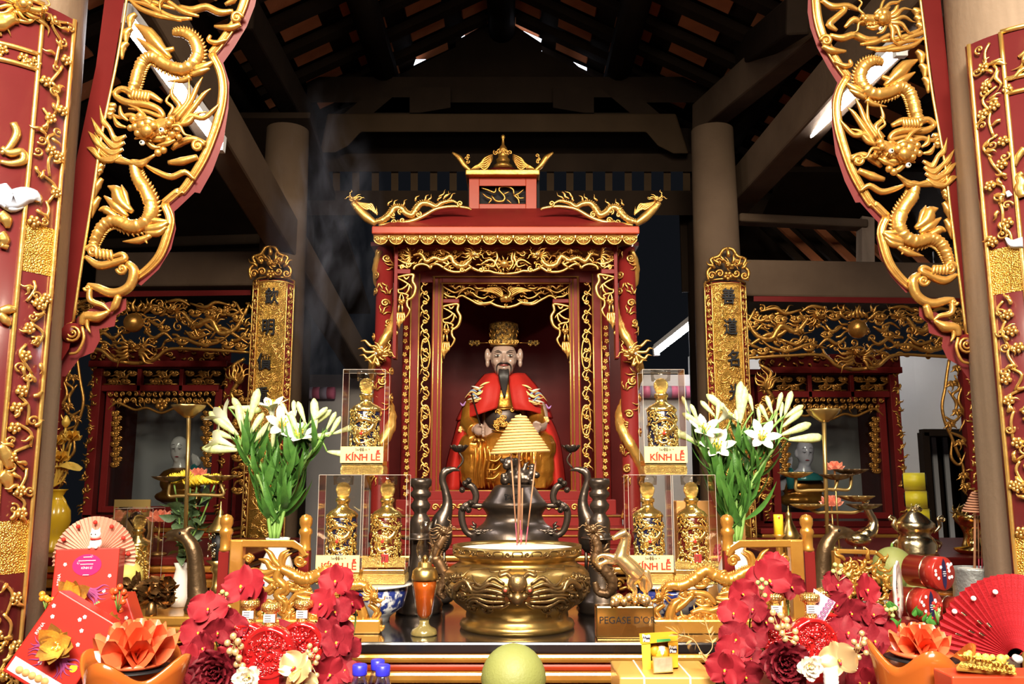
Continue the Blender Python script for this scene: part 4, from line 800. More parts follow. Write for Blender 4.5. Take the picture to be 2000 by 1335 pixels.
EM = [mat('embroidery_gold', (.75, .5, .18), .2, .5), mat('embroidery_blue', (.2, .3, .45), 0, .6), mat('embroidery_white', (.75, .7, .6), 0, .6), mat('embroidery_violet', (.4, .2, .5), 0, .6)]
for sg, cx, cy in ((1, 190, 600), (-1, 610, 620)):
    for mi, strokes in enumerate(([[(-90, 60), (-40, 10), (10, 30), (60, -10), (90, -40)], [(-70, 30), (-20, 40), (30, 10), (70, 20)], [(-50, 60), (-10, 80), (40, 60)], [(-30, -10), (10, -10), (50, -30)], [(-60, 90), (0, 70), (60, 50), (95, 30)], [(20, -30), (60, -50), (95, -60)]], [[(-20, -20), (20, 0), (40, 20)], [(-60, 20), (-30, 0), (0, 10)], [(30, 40), (60, 40)], [(-50, 40), (-20, 30), (10, 60)]], [[(-40, -30), (0, -20), (30, -10)], [(-70, 70), (-30, 60), (20, 50)], [(50, 20), (80, 0)]], [[(-120, 90), (-100, 110), (-80, 80)]])):
        c = C(fD, sD)
        for pts in strokes: c.st([K(cx+sg*x, cy+y)+(49-abs(x)*.04-max(0, -x)*.2 if sg > 0 else 49-abs(x)*.04-max(0, -x)*.2,) for x, y in pts], [1, 4, 4, 1], flat=.4)
        c.obj('embroidery', EM[mi], st_, split=0)
for x, y in ((80, 885), (690, 815)): c = C(fD, sD); c.flower(K(x, y), 7, 34); c.obj('embroidered_flower', EM[0], st_, split=0)
# ---------------- inner couplet boards with black characters ----------------
def couplet(px, Y, chars, cpos, label, ytop=548, ybot=1060):
    base = P(px, 700, Y); R0 = .15; ax = Vector((base.x, Y+.13, 0)); z0, z1 = P(px, ybot, Y).z, P(px, ytop, Y).z
    def fn(a, z, w=0): th = a/R0; r = R0+w; return Vector((ax.x+r*math.sin(th), ax.y-r*math.cos(th), -z))
    t = thing('couplet_board', label, 'couplet board', (base.x, Y-.02, z0), 'gilded couplet boards on the inner columns'); A = .108
    M().grid(lambda u, v: fn(-A+2*A*u, -(z0+(z1-z0)*v), 0), 24, 2).obj('board', RED, t, solid=.018)
    M().grid(lambda u, v: fn((-.066+.132*u), -(z0+(z1-.015-z0)*v), .011), 20, 2).obj('centre_panel', REL, t, solid=.006)
    c = C(fn, 1.0)
    for x in (-.104, -.07, .07, .104): c.st([(x, -z0, .014), (x, -z1, .014)], .009, k=24)
    for zz in (-z1, -z1+.022): c.st([(-.104, zz, .014), (-.05, zz-.012, .014), (.05, zz-.012, .014), (.104, zz, .014)], .009, k=6)
    c.obj('gilt_fillet', GOLD, t)
    rr = random.Random(int(px)); c = C(fn, 1.0); z = -z1+.03
    while z < -z0-.03:
        for s in (-1, 1):
            c.flame((s*.087, z), rr.uniform(-.5, .5)+PI/2*rr.choice((1, -1)), .045, .013, .25, off=.012); c.curl((s*.087, z+.015), .011, .006, 1.3, rr.uniform(0, 6), s, .014)
        z += .033
    c.obj('side_scroll', GOLD, t, kind='stuff', split=0)
    c = C(fn, 1.0); z = -z1+.03
    while z < -z0-.03:
        x = rr.uniform(-.05, .05); c.curl((x, z), .014, .005, 1.4, rr.uniform(0, 6), rr.choice((-1, 1)), .016); c.flame((rr.uniform(-.05, .05), z), rr.uniform(0, 6), .05, .009, .25, off=.014); z += .013
    c.obj('panel_relief', GOLD, t, split=0)
    for ch, (x, y) in zip(chars, cpos):
        p = P(x, y, Y-.045); text(ch, INK, 'character', t, p, .088, .004, sx=.8, weld=.0012)
    c = C(pixplane(Y-.045), Y/F); cx = px
    for s in (-1, 1):
        c.st([(cx+s*38, ytop-4), (cx+s*40, ytop-22), (cx+s*30, ytop-34), (cx+s*34, ytop-46), (cx+s*18, ytop-52), (cx+s*10, ytop-64), (cx, ytop-68)], [5, 7, 6, 6, 7, 7, 5]); c.curl((cx+s*32, ytop-14), 8, 5, 1.4, 0, s, 2); c.curl((cx+s*16, ytop-18), 8, 5, 1.4, PI, -s, 2); c.curl((cx+s*18, ytop-40), 8, 5, 1.4, 0, s, 2)
        for i in range(3): c.flame((cx+s*(8+i*9), ytop-38+i*5), -PI/2+s*(.3+.3*i), 22, 7, .2, off=3)
    c.head((cx, ytop-34), 17, 1, 0, 0, 5); c.flame((cx, ytop-50), -PI/2, 20, 9, .1, off=4); c.flower((cx, ytop-14), 9, 4)
    c.obj('pierced_crest', GOLDD, t)
    return t
couplet(528, 4.22, '欽明價重', [(531, 580), (524, 640), (516, 708), (511, 774)], 'gilded couplet board with black characters on the column left of the shrine')
couplet(1422, 4.22, '善道名光', [(1423, 580), (1427, 640), (1434, 702), (1437, 768)], 'gilded couplet board with black characters on the column right of the shrine', 552)
# ---------------- side bays: pierced lintel in front, glazed cabinet behind ----------------
GLASS = film('cabinet_glass', (.92, .95, .95), .04)
def side_bay(cx, sg, oy, D, name):
    Y = 4.36; X = lambda d: cx+sg*d; fn = pixplane(Y); sc = Y/F; mid = X(15)
    t = thing('pierced_lintel', 'gilded pierced lintel with round pearl and dragons above the %s side cabinet' % name, 'carved lintel', fn(X(D), 560+oy), 'pierced lintels of the side bays')
    M().prism([(X(D), 566+oy), (X(-D), 570+oy), (X(-D), 582+oy), (X(D), 576+oy)], fn, 12, -12).obj('top_rail', REDD, t, smooth=False)
    c = C(fn, sc); c.bl((X(0), 630+oy), 19, 1, 20, 6); c.obj('pearl', GOLDD, t)
    for s in (1, -1):
        L = lambda pts, o=3: [(X(s*p[0]), p[1]+oy, o) for p in pts]
        c = C(fn, sc); f = 1 if (sg*s) > 0 else -1
        c.dragon(L([(95, 608), (120, 635), (150, 625), (170, 650), (200, 640), (222, 600)] if D > 180 else []), [8, 11, 12, 11, 9, 5], .55, f); c.head(L([(78, 604)])[0], 18, -f, .1, 5, 5)
        c.obj('lintel_dragon', GOLDD, t, split=0)
        c = C(fn, sc)
        for pts in ([(20, 612), (34, 600), (28, 590)], [(22, 645), (40, 660), (60, 650), (80, 668)], [(30, 625), (50, 635), (62, 622)], [(60, 668), (95, 660), (130, 672), (165, 668), (190, 650)], [(110, 592), (140, 600), (160, 590), (190, 596)], [(165, 600), (190, 615), (215, 602)], [(150, 660), (170, 640), (200, 655), (226, 672)], [(60, 590), (90, 586), (110, 596)], [(190, 668), (210, 660), (226, 640)], [(100, 645), (120, 660), (150, 650)], [(130, 625), (150, 640), (180, 655)], [(200, 590), (215, 615), (226, 590)]): c.st(L(pts), [3, 8, 7, 3])
        for b in ((45, 605), (120, 610), (150, 612), (60, 640), (95, 665), (140, 668), (185, 672), (210, 676), (205, 620), (175, 608), (222, 655)): c.cloud(L([b])[0][:2], 11, 5, f, 3)
        for b in ((30, 598), (85, 622), (160, 625), (215, 635), (110, 640)): c.tuft(L([b])[0], -PI/2+f*.6, 20, 3, 1.2, 5, off=3)
        c.st(L([(12, 708), (40, 702), (62, 684), (90, 680), (130, 682), (170, 684), (228, 688)]), [7, 8, 7, 6, 6, 7, 5])
        c.obj('lintel_cloudwork', GOLDD, t)
    c = C(pixplane(Y+.015), sc); fillwork(c, (min(X(D), X(-D))+4, max(X(D), X(-D))-4), 584+oy, lambda x: 690+oy, 6, int(cx), .9); c.obj('lintel_tracery', GOLDD, t, kind='stuff', split=0)
    c = C(fn, sc); e = c.head((X(0), 676+oy), 17, 1, .2, 0, 8)
    for s in (1, -1):
        for i in range(5): c.flame((X(s*10), 676+oy+i*4), (0 if s*sg > 0 else PI)+s*sg*(-.5+i*.3), 34, 7, .25, i, off=6)
    for i in range(5): c.flame((X((i-2)*9), 608+oy), -PI/2+(i-2)*.25, 28-abs(i-2)*5, 8, .2, i, off=2)
    c.st([(X(-45), 690+oy), (X(-20), 706+oy), (X(20), 708+oy), (X(45), 690+oy)], [4, 8, 8, 4]); c.obj('lintel_mask', GOLDD, t, split=0)
    # phoenix panel under the lintel, next to the column
    c = C(pixplane(Y+.01), sc); x0 = D-4
    for i in range(8): c.flame((X(x0-22), 748+oy), -PI/2+sg*(-.9+.26*i), 44-abs(i-4)*3, 7, .25, i, off=2)
    c.st([(X(x0-8), 700+oy), (X(x0-30), 716+oy), (X(x0-18), 740+oy), (X(x0-34), 770+oy), (X(x0-14), 800+oy), (X(x0-30), 830+oy), (X(x0-12), 870+oy), (X(x0-6), 960+oy)], [6, 9, 9, 9, 9, 8, 8, 4])
    for i in range(13): c.cloud((X(x0-22+(i % 2)*14), 765+oy+i*16), 10, 5, sg, 3); c.flame((X(x0-14), 770+oy+i*15), PI/2+sg*(.9 if i % 2 else -.6), 26, 6, .2, i)
    c.obj('phoenix_panel', GOLDD, t)
    c = C(pixplane(Y), sc)
    # outer hanging piece
    o0 = -(1860-1675) if sg < 0 else -118
    ex = lambda d: X(o0+d); LL = lambda pts: [(ex(p[0]), p[1]+oy) for p in pts]
    c.st(LL([(6, 690), (10, 715), (14, 745), (20, 780), (14, 812), (0, 845), (-14, 880)]), 6)
    for pts in ([(-4, 720), (-14, 745), (0, 760), (-20, 785)], [(8, 750), (-8, 775), (-2, 800)], [(16, 800), (-4, 810), (-22, 790)], [(-20, 740), (-12, 770), (-26, 800), (-14, 830)], [(0, 845), (2, 880), (-14, 895), (-26, 870)], [(8, 830), (-16, 840), (-30, 850)], [(-14, 880), (-22, 905), (-20, 940), (-30, 955)]): c.st(LL(pts), [3, 6, 6, 2])
    for b in ((0, 735), (-10, 790), (4, 815), (-16, 850), (-22, 915), (-26, 935), (-10, 705)): c.tuft(LL([b])[0], PI/2, 18, 3, 1.4, 5, off=2); c.cloud(LL([b])[0], 9, 4, sg, 3)
    c.obj('outer_pendant', GOLDD, t)
    m = M(); vboard(m, ex(-28), ex(-44), 690+oy, 1050, Y, -.02, .03); m.obj('outer_post', RED, t, smooth=False); c = C(pixplane(Y-.02), sc); rr = random.Random(2)
    for i in range(40): c.flame((ex(-36)+rr.uniform(-3, 3)+sg*-.02*(i*9), 700+oy+i*8.6), rr.uniform(0, 6.2), 14, 5, .2, i)
    c.obj('outer_post_vine', GOLD, t, split=0)
    # ---- cabinet
    Yc = 4.72; q = P(X(54), 1000, Yc); k = thing('side_cabinet', 'red and gold glazed cabinet with carved posts %s of the canopy shrine' % name, 'cabinet', (q.x, Yc+.25, q.z), 'glazed side cabinets')
    zt, zb, wx = P(X(54), 715+oy, Yc).z, P(X(54), 1010+oy, Yc).z, mm(140, Yc)
    m = M(); m.box((q.x, Yc+.5, (zt+zb)/2), (wx*2, .02, zt-zb)); m.obj('back_panel', GREYW, k, smooth=False)
    m = M()
    for s in (-1, 1): m.box((q.x+s*(wx-.01), Yc+.25, (zt+zb)/2), (.02, .5, zt-zb))
    m.box((q.x, Yc+.25, zt), (wx*2.06, .56, .03)); m.box((q.x, Yc+.25, zb), (wx*2.06, .56, .03)); m.obj('carcass', REDD, k, smooth=False, split=0)
    for s in (-1, 1):
        m = M(); xa = 54+s*130; vboard(m, X(xa-9), X(xa+9), 715+oy, 1010+oy, Yc, -.03, .03); p = m.obj('post', RED, k, smooth=False, bevel=.003)
        m = M(); xb = 54+s*107; vboard(m, X(xb-7), X(xb+7), 760+oy, 1000+oy, Yc, -.01, .03); m.obj('inner_stile', RED, k, smooth=False, bevel=.003)
        c = C(pixplane(Yc-.03), Yc/F); rr = random.Random(8)
        for i in range(44): c.flame((X(xa)+rr.uniform(-4, 4)-(X(xa)-1000)*-.0001*i*6.5, 718+oy+i*6.5), rr.uniform(0, 6.2), 13, 5, .25, i)
        c.obj('post_vine', GOLDD, p, split=0)
        c = C(pixplane(Yc), Yc/F)
        for i in range(11): c.cloud((X(54+s*(91-(i % 2)*5)), 806+oy+i*10), 8, 4, s*sg, 2)
        c.obj('side_fringe', GOLDD, k, split=0)
    c = C(pixplane(Yc-.03), Yc/F); fillwork(c, (min(X(-78), X(186)), max(X(-78), X(186))), 680+oy, lambda x: 706+oy, 5, 5, 1.2); c.obj('canopy_frieze', GOLDD, k, kind='stuff', split=0); m = M(); vboard(m, X(-80), X(188), 680+oy, 708+oy, Yc, -.02, .02); m.obj('frieze_board', REDD, k, smooth=False)
    m = M(); vboard(m, X(-60), X(168), 752+oy, 764+oy, Yc, -.02, .03); vboard(m, X(-60), X(168), 988+oy, 1000+oy, Yc, -.02, .03); vboard(m, X(-80), X(188), 706+oy, 718+oy, Yc, -.05, .03)
    for d in (13, 95): vboard(m, X(d-4), X(d+4), 718+oy, 772+oy, Yc, -.02, .02)
    m.obj('rail', RED, k, smooth=False, bevel=.003, split=.001)
    for j, d in enumerate((-28, 54, 136)):
        c = C(pixplane(Yc), Yc/F)
        for i in range(9): c.flame((X(d+(i-4)*3), 738+oy), i*.7, 26-8*abs(math.sin(i*.7)), 5, .25, i, off=2)
        for i in range(5): c.cloud((X(d-26+i*13), 728+oy+(i % 2)*16), 8, 4, 1, 2)
        c.st([(X(d-32), 750+oy), (X(d+32), 750+oy)], 3); c.obj('lattice_panel', GOLDD, k, split=0)
    c = C(pixplane(Yc-.02), Yc/F)
    for i in range(17): c.flame((X(-48+i*12.6), 712+oy), (0 if i % 2 else PI), 12, 4, .2, i); c.curl((X(-46+i*12.6), 769+oy), 5, 3.5, 1.2, i, 1, 2)
    c.obj('cornice_beading', GOLDD, k, kind='stuff', split=0)
    c = C(pixplane(Yc), Yc/F); pts = [(-50, 800), (-34, 786), (-16, 792), (4, 800), (26, 796), (54, 806), (82, 796), (104, 800), (124, 792), (142, 786), (158, 800)]
    c.st([(X(a), b_+oy, 2) for a, b_ in pts], 5)
    for i in range(15): c.flame((X(-40+i*13.4), 776+oy), PI/2+(i % 3-1)*.5, 20, 5, .25, i); c.curl((X(-40+i*13.4), 782+oy), 6, 4, 1.3, i, 1, 2)
    c.flower((X(54), 790+oy), 12, 3); c.obj('cabinet_valance', GOLDD, k, split=0)
    m = M(); a, b = P(X(-44), 780+oy, Yc+.02), P(X(152), 990+oy, Yc+.02); m.box(((a.x+b.x)/2, Yc+.02, (a.z+b.z)/2), (abs(a.x-b.x), .004, a.z-b.z)); m.obj('glass_pane', GLASS, k, smooth=False)
    return k, X, oy, Yc
bayL = side_bay(261, 1, 0, 229, 'left'); bayR = side_bay(1675, -1, 12, 203, 'right')
# ---------------- porcelain monk figures inside the cabinets ----------------
PORC = mat('white_porcelain', (.72, .66, .62), 0, .15, coat=.8); PORC2 = mat('lilac_porcelain', (.58, .53, .6), 0, .15, coat=.8)
TEAL = mat('teal_glaze', (.03, .2, .2), 0, .15, coat=.8); LIP = mat('painted_lip', (.45, .04, .06), 0, .3)
def monk(hx, hy, f, pm, label, green):
    Y = 4.86; fn = pixplane(Y); sc = Y/F; t = thing('monk_statue', label, 'statue', fn(hx, 1003), 'porcelain monks')
    b = M(); B = lambda x, y, w, r: b.ball(fn(hx+f*x, hy+y, w), [q*sc for q in r], 16)
    B(0, -6, 0, (17, 18, 20)); B(-1, 8, 2, (15, 16, 17)); B(-4, 14, 6, (10, 10, 10)); B(-6, 0, 17, (2.5, 4, 5)); B(18, 2, 0, (3, 5, 8)); B(-5, 15, 14, (5, 3, 2.5)); B(-5, 22, 10, (5, 5, 4))
    b.tube([fn(hx, hy+20, 0), fn(hx+f*2, hy+40, -2)], [11*sc, 15*sc], 14); B(2, 62, -2, (36, 20, 32)); B(2, 94, 0, (44, 26, 16))
    b.tube([fn(hx+f*30, hy+50, 0), fn(hx+f*48, hy+66, 8), fn(hx+f*36, hy+40, 20)], [13*sc, 10*sc, 6*sc], 10); B(33, 28, 22, (8, 7, 9))
    for i in range(4): b.tube([fn(hx+f*(27+i*4), hy+24, 26), fn(hx+f*(25+i*4), hy+14, 26), fn(hx+f*(26+i*4), hy+7+i*2, 24)], [2.6*sc, 2.4*sc, 1.8*sc], 7)
    b.tube([fn(hx+f*40, hy+30, 24), fn(hx+f*43, hy+20, 25)], [2.8*sc, 2*sc], 7)
    b.obj('body', pm, t, remesh=.006)
    g = M(); GB = lambda x, y, w, r: g.ball(fn(hx+f*x, hy+y, w), [q*sc for q in r], 16)
    GB(2, 66, 0, (40, 24, 22)); GB(2, 92, 2, (50, 28, 15)); GB(34, 62, 4, (14, 16, 18)); g.obj('robe', LACQ, t, remesh=.008)
    c = M(); c.lathe([(16*sc, 0), (30*sc, -6*sc), (38*sc, -16*sc), (36*sc, -18*sc), (14*sc, -2*sc)], 24, fn(hx+f*2, hy+36, 2)); c.obj('collar', green, t)
    M().tube([fn(hx+f*26, hy+70, 26), fn(hx+f*30, hy+36, 26), fn(hx+f*27, hy+30, 26)], [8*sc, 8*sc, 5*sc], 12).obj('teal_bottle', TEAL, t)
    for ex in (-11, 1):
        M().tube([fn(hx+f*(ex-4), hy-2, 16), fn(hx+f*ex, hy-1, 19), fn(hx+f*(ex+4), hy-2.5, 16)], [.25*sc, .65*sc, .25*sc], 6).obj('eye', HAIR, t); M().tube([fn(hx+f*(ex-5), hy-8, 16), fn(hx+f*ex, hy-10, 18.5), fn(hx+f*(ex+5), hy-8, 15)], [.15*sc, .4*sc, .15*sc], 6).obj('eyebrow', HAIR, t)
    M().tube([fn(hx+f*-9, hy+14.5, 16), fn(hx+f*-5, hy+14, 18.5), fn(hx+f*-1, hy+14.5, 16)], [.5*sc, 1.3*sc, .5*sc], 6).obj('lips', LIP, t)
monk(350, 877, 1, PORC, 'bald white porcelain monk holding a bottle in the left glazed cabinet', LACQ)
monk(1572, 884, -1, PORC2, 'bald lilac porcelain monk in gold robe in the right glazed cabinet', TEAL)
# ---------------- altar tables ----------------
def X3(px, Y, z): return (px-1000)/F*(Y*cT+(z-CH)*sT)
def ZY(py, Y): return P(1000, py, Y).z
ZT = 1.01
def table(name, label, x0, x1, y0, y1, zt, top_mat, legs=True, mould=True, th=.03):
    t = thing(name, label, 'altar table', ((x0+x1)/2, y0, 0)); cx, w = (x0+x1)/2, x1-x0; cy, d = (y0+y1)/2, y1-y0
    M().box((cx, cy, zt-th/2), (w, d, th)).obj('top', top_mat, t, smooth=False, bevel=.006)
    if mould:
        for z, h, o, mt in ((zt-th-.012, .024, -.012, GOLDW), (zt-th-.036, .022, .012, REDO), (zt-th-.062, .03, -.004, GOLDW)): M().box((cx, cy+o/2, z), (w-.01, d-.02+abs(o), h)).obj('edge_moulding', mt, t, smooth=False, bevel=.009)
    M().box((cx, cy+.01, zt-th-.2), (w-.06, d-.08, .25)).obj('apron', REDD, t, smooth=False)
    c = C(lambda u, v, q=0: Vector((x0+u, y0+.04-q, zt-th-.085-v)), 1.0); n = int(w/.07)
    for i in range(n):
        x = (i+.5)*w/n; c.curl((x, .03), .02, .012, 1.3, PI*(i % 2), 1 if i % 2 else -1, .012); c.flame((x, .05), PI*(i % 2), .06, .014, .25, i, .012)
    c.st([(0.02, .01, .01), (w-.02, .01, .01)], .012); c.obj('apron_scroll', GOLDW, t, kind='stuff', split=0)
    for sx in (x0+.06, x1-.06):
        for sy in (y0+.08, y1-.06): M().box((sx, sy, (zt-th-.32)/2), (.09, .09, zt-th-.32)).obj('leg', RED, t, smooth=False, bevel=.008)
    return t
table('altar_table', 'black topped altar table with gilt mouldings holding the large brass urn', X3(425, 2.36, ZT), X3(1600, 2.36, ZT), 2.36, 3.25, ZT, BLACK)
table('altar_table', 'side altar table behind the red gift boxes on the left', -2.6, X3(425, 2.36, ZT)-.02, 2.78, 3.07, ZT, GOLDW)
table('altar_table', 'side altar table behind the red tins on the right', X3(1600, 2.36, ZT)+.02, 2.7, 2.78, 3.07, ZT, GOLDW)
table('offering_table', 'low offering table under the gift bottles and flowers in front', -1.12, 1.14, 1.15, 2.27, .8, REDD, mould=False)
zsh = P(AX, 1064, 3.7).z
table('shrine_table', 'tall red table carrying the canopy shrine', P(720, 1064, 3.62).x, P(1256, 1064, 3.62).x, 3.56, 4.95, zsh, RED)
for bx_, X_, nm in ((bayL, bayL[1], 'left'), (bayR, bayR[1], 'right')):
    a, b = P(X_(-95), 1012, 4.6).x, P(X_(190), 1012, 4.6).x; table('cabinet_table', 'red table carrying the %s glazed cabinet' % nm, min(a, b), max(a, b), 4.6, 5.0, ZY(1012+bx_[2], 4.72)-.013, RED)
# ---------------- the big brass incense urn ----------------
PX, PY = X3(1010, 2.6, 1.1), 2.6
urn = thing('incense_urn', 'large round brass incense urn with dragon mask relief and sand', 'urn', (PX, PY, ZT))
pr = [(.13, 0), (.166, 0), (.17, .01), (.166, .02), (.15, .027), (.152, .036), (.15, .048), (.185, .074), (.209, .103), (.2175, .13), (.214, .155), (.2, .172), (.182, .182), (.173, .19), (.174, .198), (.188, .205), (.193, .212), (.193, .236), (.183, .237), (.178, .225), (.17, .19)]
M().lathe(pr, 72, (PX, PY, ZT)).obj('bowl', BRASS, urn)
SAND = mat('incense_ash', (.66, .62, .57), 0, .95, (160, .9), (70, (.48, .45, .42)))
M().grid(lambda u, v: (PX+.177*v*math.cos(u*2*PI), PY+.177*v*math.sin(u*2*PI), ZT+.226+.012*(1-v)+.003*math.sin(u*40)*v*(1-v)), 40, 8, cu=True).obj('sand', SAND, urn)
def belly(u, v, w=0):        # u = arc length, v down from the belly middle
    z = .128-v; r = float(np.interp(z, [q[1] for q in pr[6:14]], [q[0] for q in pr[6:14]]))+w; a = u/.21; return Vector((PX+r*math.sin(a), PY-r*math.cos(a), ZT+z))
OLDB = mat('worn_relief_brass', (.3, .2, .085), .9, .36, (60, .5), (14, (.16, .1, .045)))
c = C(belly, 1.0)
c.bl((0, -.02), .028, .7, 12); c.bl((0, .018), .018, .9, 10, .01); c.bl((-.017, .012), .01, 1, 8, .008); c.bl((.017, .012), .01, 1, 8, .008)
for s in (-1, 1):
    c.st([(s*.012, -.03, .004), (s*.03, -.045, .004), (s*.05, -.04, .004), (s*.055, -.055, .004)], [.014, .014, .01, .003]); c.bl((s*.03, -.005), .012, .9, 10, .01); c.st([(s*.02, .03, .004), (s*.05, .045, .004), (s*.08, .04, .004)], [.008, .012, .003]); c.st([(s*.02, .01, .006), (s*.05, .005, .006), (s*.06, .025, .004)], [.01, .012, .003])
    for i in range(6): c.st([(s*.035, -.02+i*.012, .004), (s*(.07+i*.004), -.035+i*.016, .006), (s*(.1+i*.006), -.012+i*.008, .006), (s*(.14+i*.008), -.04+i*.02, .004)], [.008, .012, .011, .002])
    for x, y in ((.15, -.01), (.18, .02), (.13, .03), (.2, -.03), (.22, .01), (.25, -.02), (.1, .05), (.16, .05), (.27, .02)): c.cloud((s*x, y), .022, .009, s, .002); c.flame((s*x, y+.012), s*.6, .05, .009, .25, x*50, .003)
    c.dragon([(s*.12, .02, .002), (s*.15, -.02, .004), (s*.19, .0, .004), (s*.22, .03, .004), (s*.26, 0, .002)], [.01, .018, .02, .016, .008], .55, s)
    c.st([(s*.02, -.055, .002), (s*.08, -.048, .002), (s*.1, -.056, .002), (s*.16, -.05, .002), (s*.18, -.058, .002), (s*.26, -.05, .002)], .005)
c.obj('mask_relief', OLDB, urn, split=0)
for s in (-1, 1): M().ball(belly(s*.03, -.005, .018), .0055, 10).obj('mask_eye', mat('dull_red_eye', (.3, .05, .03), 0, .3), urn)
def rimf(u, v, w=0): a = u/.193; r = .194+w; return Vector((PX+r*math.sin(a), PY-r*math.cos(a), ZT+.224-v))
c = C(rimf, 1.0)
for i in range(-9, 10):
    if i % 2: c.curl((i*.027, 0), .008, .004, 1.3, 0, 1, .001)
    else: c.st([(i*.027-.012, .006, 0), (i*.027-.012, -.006, 0), (i*.027+.012, -.006, 0), (i*.027+.012, .006, 0)], .004)
c.obj('rim_fret', OLDB, urn)
k5 = cropmap(750, 780, 2.782)
for sg, pts, hd_ in ((1, [(335, 730), (300, 790), (275, 850), (310, 905), (330, 970), (300, 1040), (330, 1080)], (325, 715)), (-1, [(1130, 720), (1160, 800), (1150, 870), (1190, 915), (1240, 980), (1225, 1050), (1165, 1045), (1145, 990)], (1135, 705))):
    c = C(pixplane(2.62), 2.62/F); c.dragon([p+(4,) for p in k5(pts)], [14, 18, 20, 21, 20, 18, 14, 10], .5, sg); c.head(k5([hd_])[0], 22, sg, .5, 6, 4)
    for b in k5([(290, 800), (320, 900), (300, 980)] if sg > 0 else [(1190, 830), (1140, 850), (1230, 960), (1190, 930)]): c.tuft(b, PI if sg > 0 else 0, 22, 4, 1.6, 6)
    c.obj('dragon_handle', BROWNB, urn, split=0)
# sticks and the big coil
STK = mat('incense_brown', (.36, .17, .09), 0, .9); STKR = mat('incense_red', (.5, .06, .1), 0, .8); COIL = mat('incense_coil_tan', (.62, .4, .15), 0, .9, (80, .3))
for i, (a, b) in enumerate(((( 722, 775), (690, 290)), ((742, 775), (735, 230)), ((770, 790), (825, 330)), ((748, 770), (752, 480)))):
    x0, y0 = k5([a])[0]; x1, y1 = k5([b])[0]; p, q = P(x0, y0, PY-.02+i*.015), P(x1, y1, PY-.02+i*.015); s = thing('incense_stick', ['burning brown incense stick leaning left in the brass urn', 'tallest upright brown incense stick in the brass urn', 'brown incense stick leaning right in the brass urn', 'short middle incense stick in the brass urn'][i], 'incense stick', p, 'incense sticks in the urn')
    m = p+(q-p)*.22; M().tube([p-(q-p)*.05, m], .0016, 6).obj('red_stem', STKR, s); M().tube([m, q], .0026, 6).obj('incense_paste', STK, s)
def coil(px, ytop, ybot, Y, half, turns, r, label, mt, foot, tilt=.0):
    t = thing('incense_coil', label, 'incense coil', foot); n = turns*28; zt, zb = ZY(ytop, Y), ZY(ybot, Y); cx = X3(px, Y, zb); pts = []
    for i in range(n+1):
        u = i/n; a = u*turns*2*PI; rr = half*(.16+.84*u)*(1 if u > .06 else u/.06); pts.append((cx+rr*math.cos(a), Y+rr*math.sin(a)*.9, zt+(zb-zt)*u+tilt*rr*math.cos(a)))
    M().tube(pts, r, 6).obj('spiral', mt, t); M().tube([Vector(foot), (cx, Y, zt-.02)], .0035, 8).obj('stand_rod', STK, t); M().tube([(cx-.012, Y, zt+(zb-zt)*.12), (cx+.012, Y, zt+(zb-zt)*.12)], .002, 6).obj('cross_wire', STK, t); return t
coil(1015, 810, 884, PY+.02, mm(57, PY), 13, .0042, 'large tan conical incense coil standing above the brass urn', COIL, (X3(1012, PY+.02, 1.24), PY+.02, ZT+.2385), .07)
# ---------------- dark bronze set ----------------
def lathe_px(px, Y, zb, prof, mt, name, label, cat, group=None, n=36, k=0):
    """prof: (half width px, py) from the bottom up, all at depth Y"""
    x = X3(px, Y, zb); q = [(mm(r, Y), max(.0015*i, ZY(y, Y)-zb)) for i, (r, y) in enumerate(prof)]; q[0] = (q[0][0], 0); t = thing(name, label, cat, (x, Y, zb), group); return t, M().lathe(q, n, (x, Y, zb), k=k), x
yb3 = lambda Y: 667.5-F*math.tan(math.atan2(ZT-CH, Y)-TH)       # image row of the table top at depth Y
Yq = 3.0
t, m, cx = lathe_px(1005, Yq, ZT, [(52, 1190), (58, 1180), (50, 1165), (62, 1140), (78, 1110), (84, 1065), (82, 1040), (66, 1026), (60, 1022), (56, 1016), (52, 1005), (56, 998), (62, 990), (63, 984), (58, 978), (50, 968), (44, 958), (40, 952), (37, 948), (30, 946), (0, 945)], BRZ, 'bronze_censer', 'dark bronze lidded censer with lion finial and cloud handles', 'censer', n=48)
m.obj('vessel', BRZ, t)
fn = pixplane(Yq-.12); c = C(fn, Yq/F)
for i in range(-5, 6): c.cloud((1005+i*14, 1036+abs(i)*.3), 7, 4, 1 if i > 0 else -1, -abs(i)*3)
c.obj('shoulder_relief', BRZ, t)
for sg in (1, -1):
    mx = lambda x: x if sg > 0 else 2*1005-x
    c = C(pixplane(Yq), Yq/F); L = lambda pts: [(mx(p[0]), p[1]) for p in k5(pts)]
    c.st(L([(500, 745), (450, 720), (425, 660), (425, 600), (460, 570), (500, 575), (560, 575)]), [12, 12, 13, 14, 14, 11, 6], n=10); c.st(L([(490, 570), (500, 520), (480, 475), (440, 455)]), [12, 13, 14, 14], n=10)
    for b in ((440, 455), (425, 490), (460, 440), (430, 590), (470, 560), (460, 600)): c.bl(L([b])[0], 6, 1, 10, 6); c.bl(L([b])[0], 2.6, 1, 8, 12)
    c.tuft(L([(500, 700)])[0], 0 if sg < 0 else PI, 14, 4, 1.4, 6); c.obj('cloud_handle', BRZ, t, split=0)
c = M(); L = lambda x, y, w=0: P(*k5([(x, y)])[0], Yq-w*Yq/F); u = Yq/F
for (x, y, w, r) in ((680, 345, 8, 13), (665, 360, 16, 8), (690, 400, 4, 11), (720, 430, 0, 13), (770, 430, -4, 14), (800, 400, -6, 9), (805, 365, -8, 7), (830, 410, -6, 7), (655, 440, 8, 9), (640, 330, 6, 5), (715, 330, 2, 6)): c.ball(L(x, y, w), r*u, 12)
